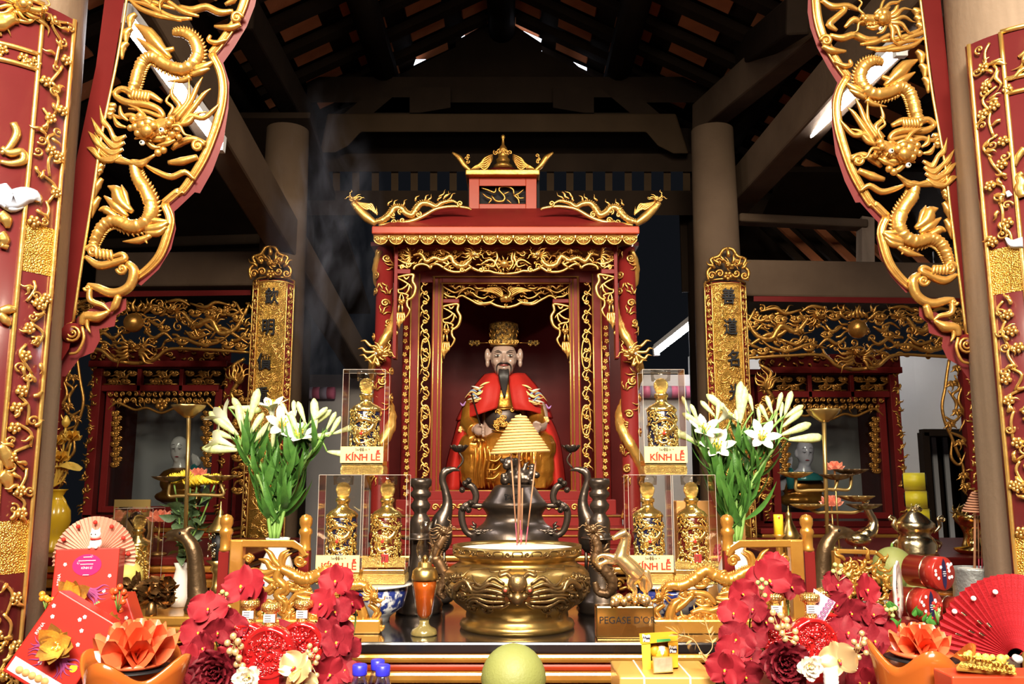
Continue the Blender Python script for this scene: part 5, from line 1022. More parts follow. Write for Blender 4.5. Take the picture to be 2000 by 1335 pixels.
for (a, b) in (((650, 400), (645, 460)), ((700, 420), (700, 470)), ((800, 430), (810, 470))): c.tube([L(*a, 8), L(*b, 8)], [6*u, 5*u], 10)
c.tube([L(760, 390, -4), L(770, 350, -4), L(790, 335, -4)], [6*u, 4*u, 1*u], 8)
for i in range(8): c.tube([L(700, 340, 2), L(715+i*5, 330+i*10, 2), L(722+i*4, 345+i*11, 2)], [4*u, 4*u, 1*u], 7)
c.obj('lion_finial', BRZ, t, remesh=.004); M().ball(L(660, 440, 14), 8*u, 14).obj('lion_ball', BRZ, t)
c = C(pixplane(Yq-.16), Yq/F)
for pts in ([(655, 515), (665, 540)], [(670, 515), (660, 545), (690, 530)], [(685, 515), (690, 545)], [(700, 515), (695, 545), (720, 540)], [(710, 520), (730, 515), (735, 540)], [(655, 512), (680, 520)]): c.st(k5(pts), 1.8, flat=.4)
c.obj('lid_inscription', INK, t, split=0)
# candlesticks
for px, lab in ((818, 'tall dark bronze ringed candlestick left of the censer'), (1174, 'tall dark bronze ringed candlestick right of the censer')):
    t, m, cx = lathe_px(px, 2.86, ZT, [(42, 1240), (44, 1190), (42, 1186), (45, 1180), (40, 1170), (32, 1160), (26, 1140), (24, 1110), (18, 1080), (20, 1052), (20, 1040)], BRZ, 'bronze_candlestick', lab, 'candlestick', 'pair of bronze candlesticks'); m.obj('base', BRZ, t)
    M().lathe([(mm(34, 2.86), 0), (mm(36, 2.86), .003), (mm(34, 2.86), .006), (0, .006)], 36, (cx, 2.86, ZY(1052, 2.86))).obj('drip_pan', BRZ, t)
    M().lathe([(mm(r, 2.86), ZY(y, 2.86)-ZT) for r, y in ((16, 1050), (19, 1042), (20, 1020), (18, 1012), (12, 1004), (12, 1000), (18, 992), (19, 985), (14, 978), (13, 974), (19, 968), (20, 962), (15, 957), (15, 953), (20, 948), (21, 940), (19, 934), (12, 933), (10, 938), (0, 938))], 32, (cx, 2.86, ZT)).obj('shaft', BRZ, t)
# small cranes on turtles holding lotus dishes
def crane(mx, lab, Y=3.07):
    f = pixplane(Y); u = Y/F; Q = lambda x, y, w=0: f(mx(k5([(x, y)])[0][0]), k5([(x, y)])[0][1], w); base = Vector((Q(310, 700).x, Y, ZT)); t = thing('bronze_crane', lab, 'crane figure', base, 'bronze cranes flanking the censer')
    m = M(); m.tube(cr([Q(350, 380), Q(325, 400), Q(318, 440), Q(335, 500), Q(345, 560), Q(335, 610), Q(315, 660), Q(305, 720)], 5), [5*u, 8*u, 7*u, 8*u, 10*u, 14*u, 20*u, 22*u], 14); m.ball(Q(348, 385), (9*u, 7*u, 7*u), 14); m.tube(cr([Q(352, 380), Q(385, 374), Q(420, 384)], 4), [5*u, 4*u, .8*u], 10); m.tube(cr([Q(352, 388), Q(385, 384), Q(412, 392)], 4), [4*u, 2.6*u, .6*u], 8); m.tube([Q(345, 380), Q(328, 370), Q(308, 384)], [3*u, 3*u, .6*u], 8); m.tube([Q(350, 378), Q(355, 364), Q(366, 362)], [3*u, 2.5*u, .5*u], 8)
    m.ball(Q(300, 740), (26*u, 22*u, 34*u), 16); bz = Q(300, 790).z; m.obj('body', BRZ, t, remesh=.005)
    for s in (-1, 1): M().tube([(base.x+s*.012, Y, ZT+.03), (base.x+s*.012, Y, bz+.02)], .006, 8).obj('leg', BRZ, t)
    w = M()
    for i in range(7): w.tube(cr([Q(290-i*3, 640+i*12, 12), Q(275-i*2, 690+i*10, 16), Q(268-i*2, 740+i*8, 10)], 3), [3*u, 5*u, 1*u], 8)
    w.obj('wing_feathers', BRZ, t, split=0); M().ball((base.x, Y, ZT+.018), (.05, .06, .022), 18).obj('turtle', BRZ, t)
    c = M(); cx = mx(k5([(408, 0)])[0][0]); zc = f(cx, k5([(0, 255)])[0][1])
    for i in range(9): a = i*2*PI/9; c.grid(lambda p, q: (zc.x+math.cos(a+(p-.5)*.9*(1-q*.3))*(.006+.028*q), Y+math.sin(a+(p-.5)*.9*(1-q*.3))*(.006+.028*q), zc.z-.02+.022*q**2+.004*math.sin(p*PI)*q), 5, 5)
    c.obj('lotus_dish', BRZ, t, solid=.002, split=0); M().tube(cr([zc-Vector((0, 0, .02)), Q(430, 330), Q(400, 372)], 4), 2*u, 8).obj('lotus_stem', BRZ, t)
    return t
crane(lambda x: x, 'dark bronze crane with a lotus dish left of the censer'); crane(lambda x: 2012-x, 'dark bronze crane with a lotus dish right of the censer')
# ---------------- glass oil lamp ----------------
Yo = 2.47; GLZ = film('clear_glass', (.97, .95, .9), .08); OIL = mat('orange_lamp_oil', (.75, .16, .02), 0, .1, coat=.5, trans=.35)
t, m, cx = lathe_px(828, Yo, ZT, [(24, 1243), (25, 1236), (22, 1228), (12, 1222), (9, 1216), (9, 1210), (0, 1209)], BRASS, 'oil_lamp', 'glass oil lamp filled with orange oil at the altar table edge', 'oil lamp'); m.obj('foot', mat('olive_glass', (.22, .17, .06), .3, .2, coat=.5), t)
def lz(nm, mt, prof): return M().lathe([(mm(r, Yo), ZY(y, Yo)-ZT) for r, y in prof], 32, (cx, Yo, ZT)).obj(nm, mt, t)
lz('oil', OIL, [(7, 1206), (13, 1198), (20, 1150), (22, 1134), (0, 1133)]); lz('reservoir', GLZ, [(9, 1210), (15, 1198), (22.5, 1150), (24.5, 1128), (22, 1118), (17, 1111)]); lz('collar', BRASS, [(24, 1132), (25, 1128), (23, 1114), (17, 1108), (13, 1106), (13, 1098), (8, 1096), (0, 1095)]); lz('chimney', GLZ, [(10, 1098), (13, 1090), (17, 1076), (16, 1064), (10, 1048), (9, 1034), (13, 1020), (14, 1018)]); lz('burner', BRASS, [(5, 1098), (6, 1090), (3, 1084), (0, 1083)])
# ---------------- golden horse on a plinth ----------------
Yh = 2.42; t = thing('golden_horse', 'polished golden rearing horse statuette on a dark plinth', 'statuette', (X3(1222, Yh, ZT), Yh, ZT)); k7 = cropmap(1100, 935, 3.3375); u = Yh/F
zp = ZY(1182, Yh); a, b = X3(1164, Yh, ZT), X3(1278, Yh, ZT); M().box(((a+b)/2, Yh+.012, (ZT+zp)/2), (b-a, .045, zp-ZT)).obj('plinth', mat('brown_gold_plinth', (.35, .2, .06), .9, .15), t, smooth=False, bevel=.004)
text("PEGASE D'OR", INK, 'plinth_lettering', t, ((a+b)/2+.006, Yh-.0115, ZT+(zp-ZT)*.56), .026, .0005)
m = M(); H = lambda x, y, w=0: P(*k7([(x, y)])[0], Yh-w*u)
m.tube(cr([H(500, 640), H(450, 590), H(400, 540), H(350, 500)], 4), [16*u, 17*u, 15*u, 13*u], 14); m.tube(cr([H(375, 515), H(388, 455), H(402, 400), H(412, 358)], 4), [14*u, 11*u, 9*u, 7.5*u], 12); m.tube(cr([H(414, 345, 4), H(380, 358, 6), H(345, 376, 8), H(318, 392, 8)], 3), [8*u, 7.5*u, 5.5*u, 4.5*u], 12)
m.tube([H(395, 345), H(398, 328)], [2.5*u, .6*u], 6); m.tube([H(410, 348), H(416, 332)], [2.5*u, .6*u], 6)
m.tube(cr([H(345, 520), H(290, 500), H(240, 500), H(215, 530), H(225, 560)], 3), [8*u, 6*u, 4*u, 4*u, 3.4*u], 10); m.tube(cr([H(340, 540), H(280, 540), H(240, 560), H(245, 590)], 3), [7*u, 5*u, 4*u, 3.4*u], 10)
m.tube(cr([H(480, 620), H(440, 680), H(470, 730), H(440, 780), H(430, 800)], 4), [13*u, 9*u, 5*u, 4*u, 5*u], 10); m.tube(cr([H(510, 640, -8), H(520, 700, -8), H(540, 740, -8), H(530, 800, -8)], 4), [13*u, 9*u, 5*u, 5*u], 10)
m.obj('horse', CHROME, t, remesh=.0035)
mn = M()
for i in range(7): mn.tube(cr([H(408-i*4, 350+i*18), H(430-i*3, 370+i*18), H(440-i*2, 400+i*18)], 3), [3*u, 4*u, 1*u], 7)
for i in range(5): mn.tube(cr([H(510, 600), H(550, 610+i*8), H(560+i*3, 660+i*10), H(545, 700+i*10)], 4), [4*u, 5*u, 4*u, 1*u], 7)
mn.obj('mane_and_tail', CHROME, t, split=.002)
rk = M(); rr = random.Random(4)
for i in range(40): q = H(rr.uniform(320, 550), rr.uniform(770, 815), rr.uniform(-14, 14)); rk.ball(q, [rr.uniform(5, 10)*u for _ in range(3)], 6)
rk.obj('wave_base', CHROME, t, split=0)
# ---------------- boxed gold liquor bottles ----------------
NAVY = mat('navy_glass', (.012, .015, .06), 0, .15, coat=.8); BOXF = film('acetate_box', (1, .97, .93), .05); BOXE = mat('frosted_edge', (.5, .45, .4), 0, .5); CARD = mat('cream_card', (.7, .58, .24), 0, .6, spec=.2); REDINK = mat('red_print', (.6, .03, .02), 0, .6, spec=.2); GREYK = mat('grey_print', (.05, .05, .07), 0, .5); FOILR = mat('foil_relief', (1.0, .74, .25), .95, .24, (420, 1, 'voro'))
BW, BH = .132, .285
def boxed(loc, card, label, core, rot=0, turn=0):
    t = thing('boxed_liquor_bottle', label, 'liquor bottle', (0, 0, 0), 'gold liquor bottles in clear boxes')
    b = M(); b.box((0, 0, .014), (BW+.001, BW*.8, .028)); b.obj('gold_base', FOILR, t, smooth=False, bevel=.006); M().box((0, 0, .036), (BW-.004, BW*.74, .016)).obj('base_step', GOLDY, t, smooth=False, bevel=.002)
    M().box((0, 0, .044+BH/2), (BW, BW*.76, BH)).obj('clear_box', BOXF, t, smooth=False)
    for sx in (-1, 1):
        for sy in (-1, 1): M().box((sx*BW/2, sy*BW*.38, .044+BH/2), (.0009, .0009, BH)).obj('box_edge', BOXE, t, smooth=False)
        M().box((sx*0, sx*BW*.38, .044+BH), (BW, .0009, .0009)).obj('box_edge', BOXE, t, smooth=False)
    M().lathe([(.04, .05), (.045, .055), (.045, .2), (.042, .205), (0, .206)], 32).obj('inner_glass', core, t)
    M().lathe([(.047, .198), (.049, .204), (.04, .216), (.022, .226), (.018, .232), (.018, .244), (.022, .246), (.022, .256), (.017, .258), (.016, .262), (0, .262)], 32).obj('shoulder', GOLDY, t)
    st = M(); st.ball((0, 0, .283), (.024, .024, .024), 16); st.lathe([(.012, .258), (.02, .266), (.014, .27)], 20); st.obj('stopper', FOILR, t); M().lathe([(.03, .298), (.032, .326), (.02, .328), (0, .328)], 20).obj('stopper_sleeve', BOXF, t)
    fnb = lambda uu, v, w=0: Vector(((.046+w)*math.sin(uu/.046), -(.046+w)*math.cos(uu/.046), .128-v)); c = C(fnb, 1.0); r = random.Random(5)
    c.dragon([(-.03, -.03, .003), (.0, -.045, .004), (.03, -.03, .004), (.01, -.005, .004), (-.02, .005, .004), (-.01, .03, .004), (.025, .02, .003)], [.006, .011, .012, .012, .011, .009, .004], .6, 1); c.head((.0, -.01), .016, 1, 0, 5, .005)
    for i in range(84): x, y = r.uniform(-.06, .06), r.uniform(-.066, .07); c.curl((x, y), .008, .0045, 1.2, r.uniform(0, 6), r.choice((1, -1)), .002)
    for i in range(64): c.flame((r.uniform(-.06, .06), r.uniform(-.066, .07)), r.uniform(0, 6), .024, .006, .3, i, .002)
    for i in range(9): c.flame((-.06+i*.015, .074), -PI/2, .022, .012, .1, i, .003)
    c.obj('dragon_filigree', GOLDY, t, kind='stuff', split=0); M().ball(fnb(-.003, .0, .012), .005, 8).obj('red_gem', REDINK, t)
    sq = M().box((.004, -.053, .078), (.022, .004, .024)).obj('emblem_plate', NAVY if core is NAVY else mat('maroon_plate', (.3, .03, .03), .2, .3), t, smooth=False)
    for s in (-1, 1): M().box((s*.0035, -.0556, .078), (.003, .001, .012)).obj('emblem_mark', SILVER, sq, smooth=False)
    if card:
        cd_ = M().box((0, -BW*.41, .062), (BW+.001, .002, .05)).obj('gift_card', CARD, t, smooth=False); text('KÍNH LỄ', REDINK, 'card_lettering', cd_, (.004, -BW*.41-.0015, .053), .029, .0004, weld=.0009); text('SeABank', GREYK, 'card_logo', cd_, (-.002, -BW*.41-.0015, .0775), .0105, .0003, weld=.0002)
        M().tube([(.021, -BW*.41-.0015, .079), (.024, -BW*.41-.0015, .0795), (.0235, -BW*.41-.0015, .0765)], .0009, 6).obj('card_logo_mark', REDINK, cd_)
    elif card is None: M().box((0, -BW*.385, .066), (BW, .003, .03)).obj('foil_lattice_band', FOILR, t, smooth=False)
    else: M().box((0, -BW*.385, .058), (BW, .003, .022)).obj('foil_lattice_band', FOILR, t, smooth=False)
    t.location = loc; t.rotation_euler = (0, 0, rot); return t
Yb = 2.7; zb = ZY(1137, Yb); zt2 = zb+.044+BH
def bx(px, z, *a, **k): return boxed((X3(px, Yb, z+.15), Yb, z), *a, **k)
MAR = mat('maroon_glass', (.1, .012, .012), 0, .15, coat=.8)
bx(668, zb, True, 'boxed gold bottle with card, lower left of the left stack', NAVY); bx(755, zb, None, 'boxed gold bottle without card, lower right of the left stack', MAR); bx(714, zt2, True, 'boxed gold bottle with card on top of the left stack', NAVY)
bx(1266, zb, True, 'boxed gold bottle with card, lower left of the right stack', NAVY); bx(1352, zb, False, 'boxed gold bottle without card, lower right of the right stack', MAR); bx(1293, zt2, True, 'boxed gold bottle with card on top of the right stack', NAVY)
BW_ = mat('blue_white_porcelain', (.72, .74, .78), 0, .12, None, (26, (.02, .035, .2), .03), coat=.8); WPORC = mat('plain_white_porcelain', (.72, .68, .64), 0, .12, coat=.8)
for px, lab in ((722, 'blue and white porcelain bowl under the left stack of boxed bottles'), (1312, 'blue and white porcelain bowl under the right stack of boxed bottles')):
    x = X3(px, Yb, ZT); h = zb-ZT; t = thing('porcelain_bowl', lab, 'bowl', (x, Yb, ZT), 'porcelain bowls on the altar'); M().lathe([(.06, 0), (.062, .012), (.07, .02), (.105, .045), (.112, .08), (.115, h-.012), (.108, h-.012), (.1, .05), (0, .03)], 48, (x, Yb, ZT)).obj('bowl', BW_, t); M().lathe([(.11, h-.012), (.128, h-.006), (.13, h-.003), (.11, h-.0015), (0, h-.0015)], 48, (x, Yb, ZT)).obj('rim_plate', WPORC, t)
# ---------------- carved gilt arm rails at the table ends ----------------
k2 = cropmap(350, 1035, 4.45)
def arm_rail(mx, lab, Y=2.5):
    t = thing('carved_arm_rail', lab, 'carved rail', P(mx(600), 1248, Y), 'dragon arm rails on the altar table'); fn = pixplane(Y); u = Y/F; sg = 1 if mx(1) > mx(0) else -1
    L = lambda pts, o=0: [(mx(p[0]), p[1], o) for p in k2(pts)]; zb_ = ZT
    m = M(); a = X3(mx(449), Y, 1.15); b = X3(mx(474), Y, 1.15); m.box(((a+b)/2, Y, (ZT+ZY(1053, Y))/2), (abs(b-a), .035, ZY(1053, Y)-ZT)); m.obj('frame_post', GOLDW, t, smooth=False, bevel=.004)
    m = M(); m.prism([(mx(449), 1053), (mx(575), 1054), (mx(592), 1066), (mx(601), 1084), (mx(592), 1088), (mx(582), 1074), (mx(570), 1069), (mx(449), 1068)], fn, 10, -12); m.obj('top_rail', GOLDW, t, smooth=False, bevel=.003)
    c = CF(fn, u); c.curl(L([(1050, 265)])[0], 11, 7, 1.6, 0, sg, 4); c.curl(L([(1080, 200)])[0], 8, 6, 1.3, 0, sg, 4); c.obj('rail_scroll', GOLDW, t)
    c = CF(fn, u); c.dragon([p for p in L([(880, 330), (960, 370), (1080, 430), (1200, 400), (1290, 350), (1400, 430), (1500, 480), (1600, 480), (1660, 540)], 6)], [13, 19, 22, 21, 19, 20, 20, 18, 13], .45, sg)
    c.head(L([(1690, 580)])[0], 20, sg, -.7, 6, 10); c.obj('dragon', GOLDW, t)
    c = CF(fn, u)
    for pts, w in (([(540, 375), (640, 345), (740, 370), (830, 340)], [2, 8, 9, 9]), ([(690, 250), (760, 270), (800, 330), (860, 350)], [2, 9, 10, 8]), ([(740, 160), (790, 200), (830, 270), (880, 320)], [2, 8, 10, 9]), ([(960, 170), (900, 210), (880, 280), (900, 340)], [2, 9, 10, 8]), ([(880, 330), (850, 420), (920, 500), (850, 560), (930, 640), (900, 720)], [12, 14, 14, 13, 12, 8]), ([(820, 470), (760, 520), (700, 480)], [10, 10, 3]), ([(1000, 560), (1100, 600), (1200, 590)], [8, 10, 4]), ([(950, 640), (1020, 560), (1100, 540), (1180, 560)], [6, 9, 9, 3]), ([(720, 400), (800, 440), (870, 430)], [4, 10, 8]), ([(900, 780), (960, 720), (940, 820)], [8, 12, 6]), ([(1500, 600), (1560, 640), (1600, 740), (1580, 800)], [8, 14, 16, 12]), ([(1650, 640), (1720, 700), (1680, 760)], [8, 10, 4]), ([(1620, 800), (1700, 790), (1730, 850)], [8, 12, 4]), ([(1400, 560), (1480, 640), (1560, 700)], [6, 10, 8]), ([(1200, 640), (1280, 560), (1400, 540)], [6, 10, 8]), ([(1150, 660), (1240, 700), (1330, 690), (1420, 720)], [6, 11, 11, 6])): c.st(L(pts, 6), [q*1.1 for q in w]); c.st(L([(p[0]+22, p[1]+26) for p in pts], 3), [q*.8 for q in w])
    for i in range(3):
        for pts in ([(600+i*14, 200+i*8), (640-i*6, 240), (600+i*6, 290-i*6)], ): c.st(L(pts, 5), [4, 7, 4])
    for b in ((600, 250), (850, 470), (1130, 390), (1100, 450), (1270, 360), (1690, 800), (1740, 840), (900, 600), (1650, 840)): c.curl(L([b])[0], 8, 6, 1.4, b[0], sg, 8)
    for b in ((930, 700), (1000, 760), (1100, 770), (1200, 760), (1320, 740), (1440, 780), (1540, 780), (1000, 480), (1080, 520), (1330, 450), (1450, 560), (1300, 620), (820, 640), (760, 740)): c.cloud(L([b])[0][:2], 15, 7, sg, 4); c.flame(L([b])[0][:2], -PI/2+.8*sg, 26, 9, .25, b[0], 3)
    c.obj('flame_work', GOLDW, t)
    m = M(); a, b = X3(mx(449), Y, ZT), X3(mx(745), Y, ZT); m.box(((a+b)/2, Y, ZT+.02), (abs(b-a), .045, .04)); m.obj('foot_rail', GOLDW, t, smooth=False, bevel=.006)
    for px, Yp, yt in ((437, Y+.02, 1005), (594, Y+.16, 1002)):
        x = X3(mx(px), Yp, 1.15); zz = lambda y: ZY(y, Yp)
        M().box((x, Yp, (ZT+zz(1075))/2), (mm(20, Yp), mm(20, Yp), zz(1075)-ZT)).obj('red_post', RED, t, smooth=False, bevel=.003)
        M().lathe([(mm(r, Yp), zz(y)) for r, y in ((11, 1076), (12, 1072), (10, 1068), (10, 1045), (13, 1040), (12, 1034), (9, 1030), (12, 1022), (12, 1012), (8, 1006), (0, 1003))], 20, (x, Yp, 0)).obj('turned_finial', GOLDW, t)
    return t
arm_rail(lambda x: x, 'gilt carved dragon arm rail at the left end of the altar table'); arm_rail(lambda x: 2018-x, 'gilt carved dragon arm rail at the right end of the altar table')
# ---------------- lilies in porcelain vases ----------------
LEAF = mat('lily_leaf', (.06, .17, .025), 0, .4, (30, .2), (6, (.035, .11, .02))); STEM = mat('lily_stem', (.16, .3, .06), 0, .5)
BUD = mat('lily_bud', (.5, .6, .2), 0, .45, None, (9, (.72, .76, .45), .2), sub=.1); PETW = mat('lily_petal', (.88, .88, .78), 0, .45, None, (4, (.8, .84, .6), .3), sub=.15); POLL = mat('pollen', (.85, .55, .03), 0, .7)
def align(a, b, roll=0, wide=None):
    d = Vector(b)-Vector(a); L = d.length; q = d.to_track_quat('Z', 'Y').to_matrix().to_4x4(); w_ = wide or L
    return Matrix.Translation(a)@q@Matrix.Rotation(roll, 4, 'Z')@Matrix.Diagonal((w_, w_, L, 1))
TMP = thing('template', 'x', 'x')
def tmpl(m, name, mt, **k):
    o = m.obj(name, mt, TMP, origin=(0, 0, 0), **k); return o
def leafgrid(wd, bend, cup=.25): return M().grid(lambda u, v: ((u-.5)*2*wd*math.sin(PI*min(1, v**.75))*(1 if v < 1 else 0), bend*v*v+cup*wd*abs(u-.5)*2*math.sin(PI*v), v-.12*abs(bend)*v*v), 5, 9)
leafT = tmpl(leafgrid(.085, -.4), 'leaf', LEAF); budT = tmpl(M().lathe([(.012, 0), (.035, .1), (.06, .35), (.085, .65), (.075, .85), (.03, .97), (0, 1)], 10), 'bud', BUD)
fm = M()
for i in range(6):
    a = i*PI/3; fm.grid(lambda u, v: (lambda r, th, z: (r*math.cos(th), r*math.sin(th), z))(.035+.12*v**1.5+(.32*max(0, v-.55)**1.2*2.0), a+(u-.5)*(1.25 if v < .6 else 1.25*(1-((v-.6)/.4)**1.6*.95)), v*.92-.55*max(0, v-.72)**1.5), 7, 12)
flowT = tmpl(fm, 'lily_flower', PETW, split=0); sm_ = M()
for i in range(6): a = i*PI/3+.3; sm_.tube([(0, 0, .2), (.05*math.cos(a), .05*math.sin(a), .6), (.09*math.cos(a), .09*math.sin(a), .8)], .008, 5); sm_.ball((.09*math.cos(a), .09*math.sin(a), .81), (.02, .02, .035), 6)
stamT = tmpl(sm_, 'stamens', POLL, split=0)
def lily_bunch(km, mouth, Y, stems, who):
    rr = random.Random(who[0] == 'l'); mx, my = km([mouth])[0]; m0 = P(mx, my, Y)
    x, h = X3(mx, Y, ZT), m0.z-ZT; v = thing('porcelain_vase', 'white porcelain vase holding the %s lily bunch' % who, 'vase', (x, Y, ZT), 'lily vases')
    M().lathe([(.04, 0), (.045, .01), (.055, h*.25), (.062, h*.5), (.045, h*.72), (.03, h*.86), (.04, h), (.036, h), (.026, h*.86), (0, h*.6)], 32, (x, Y, ZT)).obj('vase_body', WPORC, v)
    c = C(lambda u, q, w_=0: Vector((x+(.062+w_)*math.sin(u/.06), Y-(.062+w_)*math.cos(u/.06), ZT+h*.5-q)), 1.0); c.flower((0, 0), .018, .0); c.curl((.03, .02), .012, .005, 1.2, 0, 1); c.curl((-.03, .02), .012, .005, 1.2, PI, -1); c.obj('blue_motif', mat('cobalt_paint', (.03, .05, .3), 0, .2), v)
    for si, (top, buds, flowers) in enumerate(stems):
        dy = (si % 3)*.022; tx, ty = km([top])[0]; tp = P(tx, ty, Y+dy); b = m0+Vector(((si-2)*.005, (si % 2)*.01-.005, -.006))
        t = thing('lily_stem', ('leftmost', 'second from left', 'middle', 'second from right', 'rightmost')[si]+' white lily stem in the %s vase' % who, 'lily', b, 'lilies in the %s vase' % who)
        md = (b+tp)/2+Vector(((tp.x-b.x)*-.18, 0, .02)); path = cr([b, md, tp], 8); M().tube(path, [.006, .006, .005], 8).obj('stem', STEM, t)
        for i in range(27):
            u = .16+.82*i/26; p = Vector(path[int(u*(len(path)-1))]); a = i*2.4+si; L_ = rr.uniform(.1, .17)*(1.15-.4*u); dr_ = Vector((math.cos(a), .7*math.sin(a), rr.uniform(.35, 1.1))).normalized()
            d = p+dr_*L_; part_copy(leafT, t, Matrix.Translation(-b)@align(p, d, rr.uniform(2.6, 3.7), L_*rr.uniform(.9, 1.25)))
        for (x0, y0, x1, y1) in buds:
            a_, b_ = km([(x0, y0), (x1, y1)]); o = rr.uniform(0, .03); p, q = P(*a_, Y+dy+o*.3), P(*b_, Y+dy+o); part_copy(budT, t, Matrix.Translation(-b)@align(p, q, 0, (q-p).length*1.5))
            if (p-tp).length > .01: M().tube(cr([tp, (tp+p)/2+Vector((0, 0, .008)), p], 3), .003, 6).obj('pedicel', STEM, t)
        for (x0, y0, x1, y1, fwd) in flowers:
            a_, b_ = km([(x0, y0), (x1, y1)]); p, q = P(*a_, Y+dy+.03), P(*b_, Y+dy+.03-fwd); f = part_copy(flowT, t, Matrix.Translation(-b)@align(p, q, rr.uniform(0, 1), .15)); part_copy(stamT, f, Matrix.Identity(4))
            M().tube([tp, p], .003, 6).obj('pedicel', STEM, t)
k8 = cropmap(380, 740, 3.926); k9 = cropmap(1280, 740, 3.926)
lily_bunch(k8, (615, 1215), 2.85, [((350, 520), [(350, 545, 55, 530), (330, 430, 110, 250), (310, 460, 150, 395), (370, 420, 330, 185)], [(330, 430, 130, 190, .02), (310, 520, 90, 420, .03)]), ((420, 470), [(410, 440, 530, 255), (425, 500, 635, 305), (420, 330, 490, 70), (400, 320, 290, 140), (260, 215, 515, 240)], []), ((600, 520), [(600, 560, 605, 400), (720, 630, 590, 615)], [(600, 330, 580, 130, .03), (650, 400, 690, 310, .1)]), ((780, 500), [(720, 280, 660, 180), (765, 300, 760, 160), (850, 340, 790, 170), (930, 400, 915, 145), (880, 340, 1020, 215), (800, 430, 735, 260)], [(810, 520, 800, 370, .05)]), ((960, 470), [(890, 370, 1050, 235), (1010, 390, 1085, 250), (1030, 440, 1120, 285), (1060, 420, 1275, 350), (1060, 410, 850, 468), (1015, 555, 1310, 600)], [])], 'left')
lily_bunch(k9, (620, 1240), 2.85, [((340, 520), [(330, 490, 70, 370), (380, 370, 205, 260), (250, 250, 205, 130), (140, 440, 0, 405), (330, 330, 270, 190)], [(350, 480, 400, 330, .06)]), ((480, 600), [(460, 290, 345, 165), (470, 320, 490, 165), (590, 280, 390, 115)], [(470, 600, 480, 460, .1), (480, 330, 590, 230, .02)]), ((650, 430), [(640, 370, 615, 230), (650, 340, 685, 55), (640, 300, 655, 15), (750, 250, 715, 110), (800, 350, 790, 210), (870, 330, 800, 190)], []), ((800, 520), [(900, 270, 850, 125), (930, 250, 970, 100), (960, 300, 970, 170), (990, 280, 1045, 90)], [(800, 500, 830, 400, .08)]), ((950, 470), [(980, 300, 1135, 200), (970, 370, 1130, 235), (960, 430, 1195, 340), (1010, 465, 1290, 445), (920, 340, 925, 230)], [])], 'right')
# ---------------- raised red shelves at both sides ----------------
ZR = 1.165
table('raised_shelf', 'raised red shelf behind the fan on the left', -2.55, X3(470, 3.08, ZR), 3.08, 4.05, ZR, REDD); table('raised_shelf', 'raised red shelf behind the red tins on the right', X3(1525, 3.08, ZR), 2.65, 3.08, 4.05, ZR, REDD)
# ---------------- tall crane candelabra at the front corners ----------------
CRB = mat('brown_crane_bronze', (.16, .1, .05), .8, .35, (50, .4), (9, (.09, .055, .03))); ROD = mat('worn_brass_rod', (.42, .28, .1), .85, .35, (40, .2))
def dish(par, p, r, mt=ROD, n=9, h=.35):
    m = M(); m.grid(lambda u, v: (p.x+r*v*(1+.12*math.cos(u*2*PI*n))*math.cos(u*2*PI), p.y+r*v*(1+.12*math.cos(u*2*PI*n))*math.sin(u*2*PI), p.z+h*r*(v**2-1)), 54, 6, cu=True); m.obj('petal_dish', mt, par, solid=.002)
def candelabra(mx, head, rodx, ytop, cups, lab, Y=2.86):
    f = pixplane(Y); u = Y/F; hx, hy = head; base = Vector((X3(mx(393), Y, ZT), Y, ZT)); t = thing('crane_candelabrum', lab, 'candelabrum', base, 'crane candelabra')
    m = M(); Q = lambda x, y, w=0: f(mx(x), y, w)
    m.tube(cr([Q(hx-2, hy), Q(hx+14, hy+12), Q(hx+24, hy+34), Q(hx+28, hy+70), Q(hx+30, hy+105), Q(hx+33, hy+128), Q(hx+35, hy+140)], 5), [9*u, 13*u, 15*u, 16*u, 18*u, 21*u, 23*u], 16); m.ball(Q(hx, hy-2), (17*u, 13*u, 12*u), 16); m.tube(cr([Q(hx-4, hy-6), Q(hx-26, hy-4), Q(hx-42, hy+6)], 4), [8*u, 5*u, 1*u], 12); m.tube(cr([Q(hx-4, hy+6), Q(hx-24, hy+8), Q(hx-36, hy+14)], 4), [6*u, 4*u, 1*u], 12); m.tube([Q(hx+4, hy-8), Q(hx+16, hy-16), Q(hx+30, hy-12)], [6*u, 5*u, 1*u], 10)
    m.obj('crane', CRB, t, remesh=.006); M().ball(Q(hx-4, hy-5, 13), 2.6*u, 8).obj('eye', INK, t)
    M().lathe([(.052, 0), (.055, .012), (.05, .03), (.045, .05)], 32, base).obj('base', CRB, t)
    M().tube([Q(rodx-4, hy+4), Q(rodx, (hy+ytop)/2), Q(rodx+3, ytop+10)], 4*u, 10).obj('rod', ROD, t); c = Q(rodx+3, ytop)
    cup = M(); cup.grid(lambda a, v: (c.x+(.012+.042*math.sin(v*1.35))*(1+.07*v*math.cos(a*2*PI*7))*math.cos(a*2*PI), c.y+(.012+.042*math.sin(v*1.35))*(1+.07*v*math.cos(a*2*PI*7))*math.sin(a*2*PI), c.z-.03+.042*v), 42, 7, cu=True); cup.obj('lotus_cup', ROD, t, solid=.002)
    for (cx_, cy_, bx_, by_) in cups:
        p = Q(cx_, cy_, 0); e = Q(bx_, by_, 0); r0 = Q(rodx, by_); M().tube(cr([r0, (r0+e)/2, e, (e+p)/2+Vector(((p.x-e.x)*.4, 0, 0)), p-Vector((0, 0, .006))], 4), 3.2*u, 8).obj('branch', ROD, t); dish(t, p, 30*u, CRB if cx_ < 400 else ROD)
candelabra(lambda x: x, (355, 1045), 366, 798, [(332, 930, 330, 968), (432, 928, 436, 966)], 'tall crane candelabrum with lotus cup left of the left lilies')
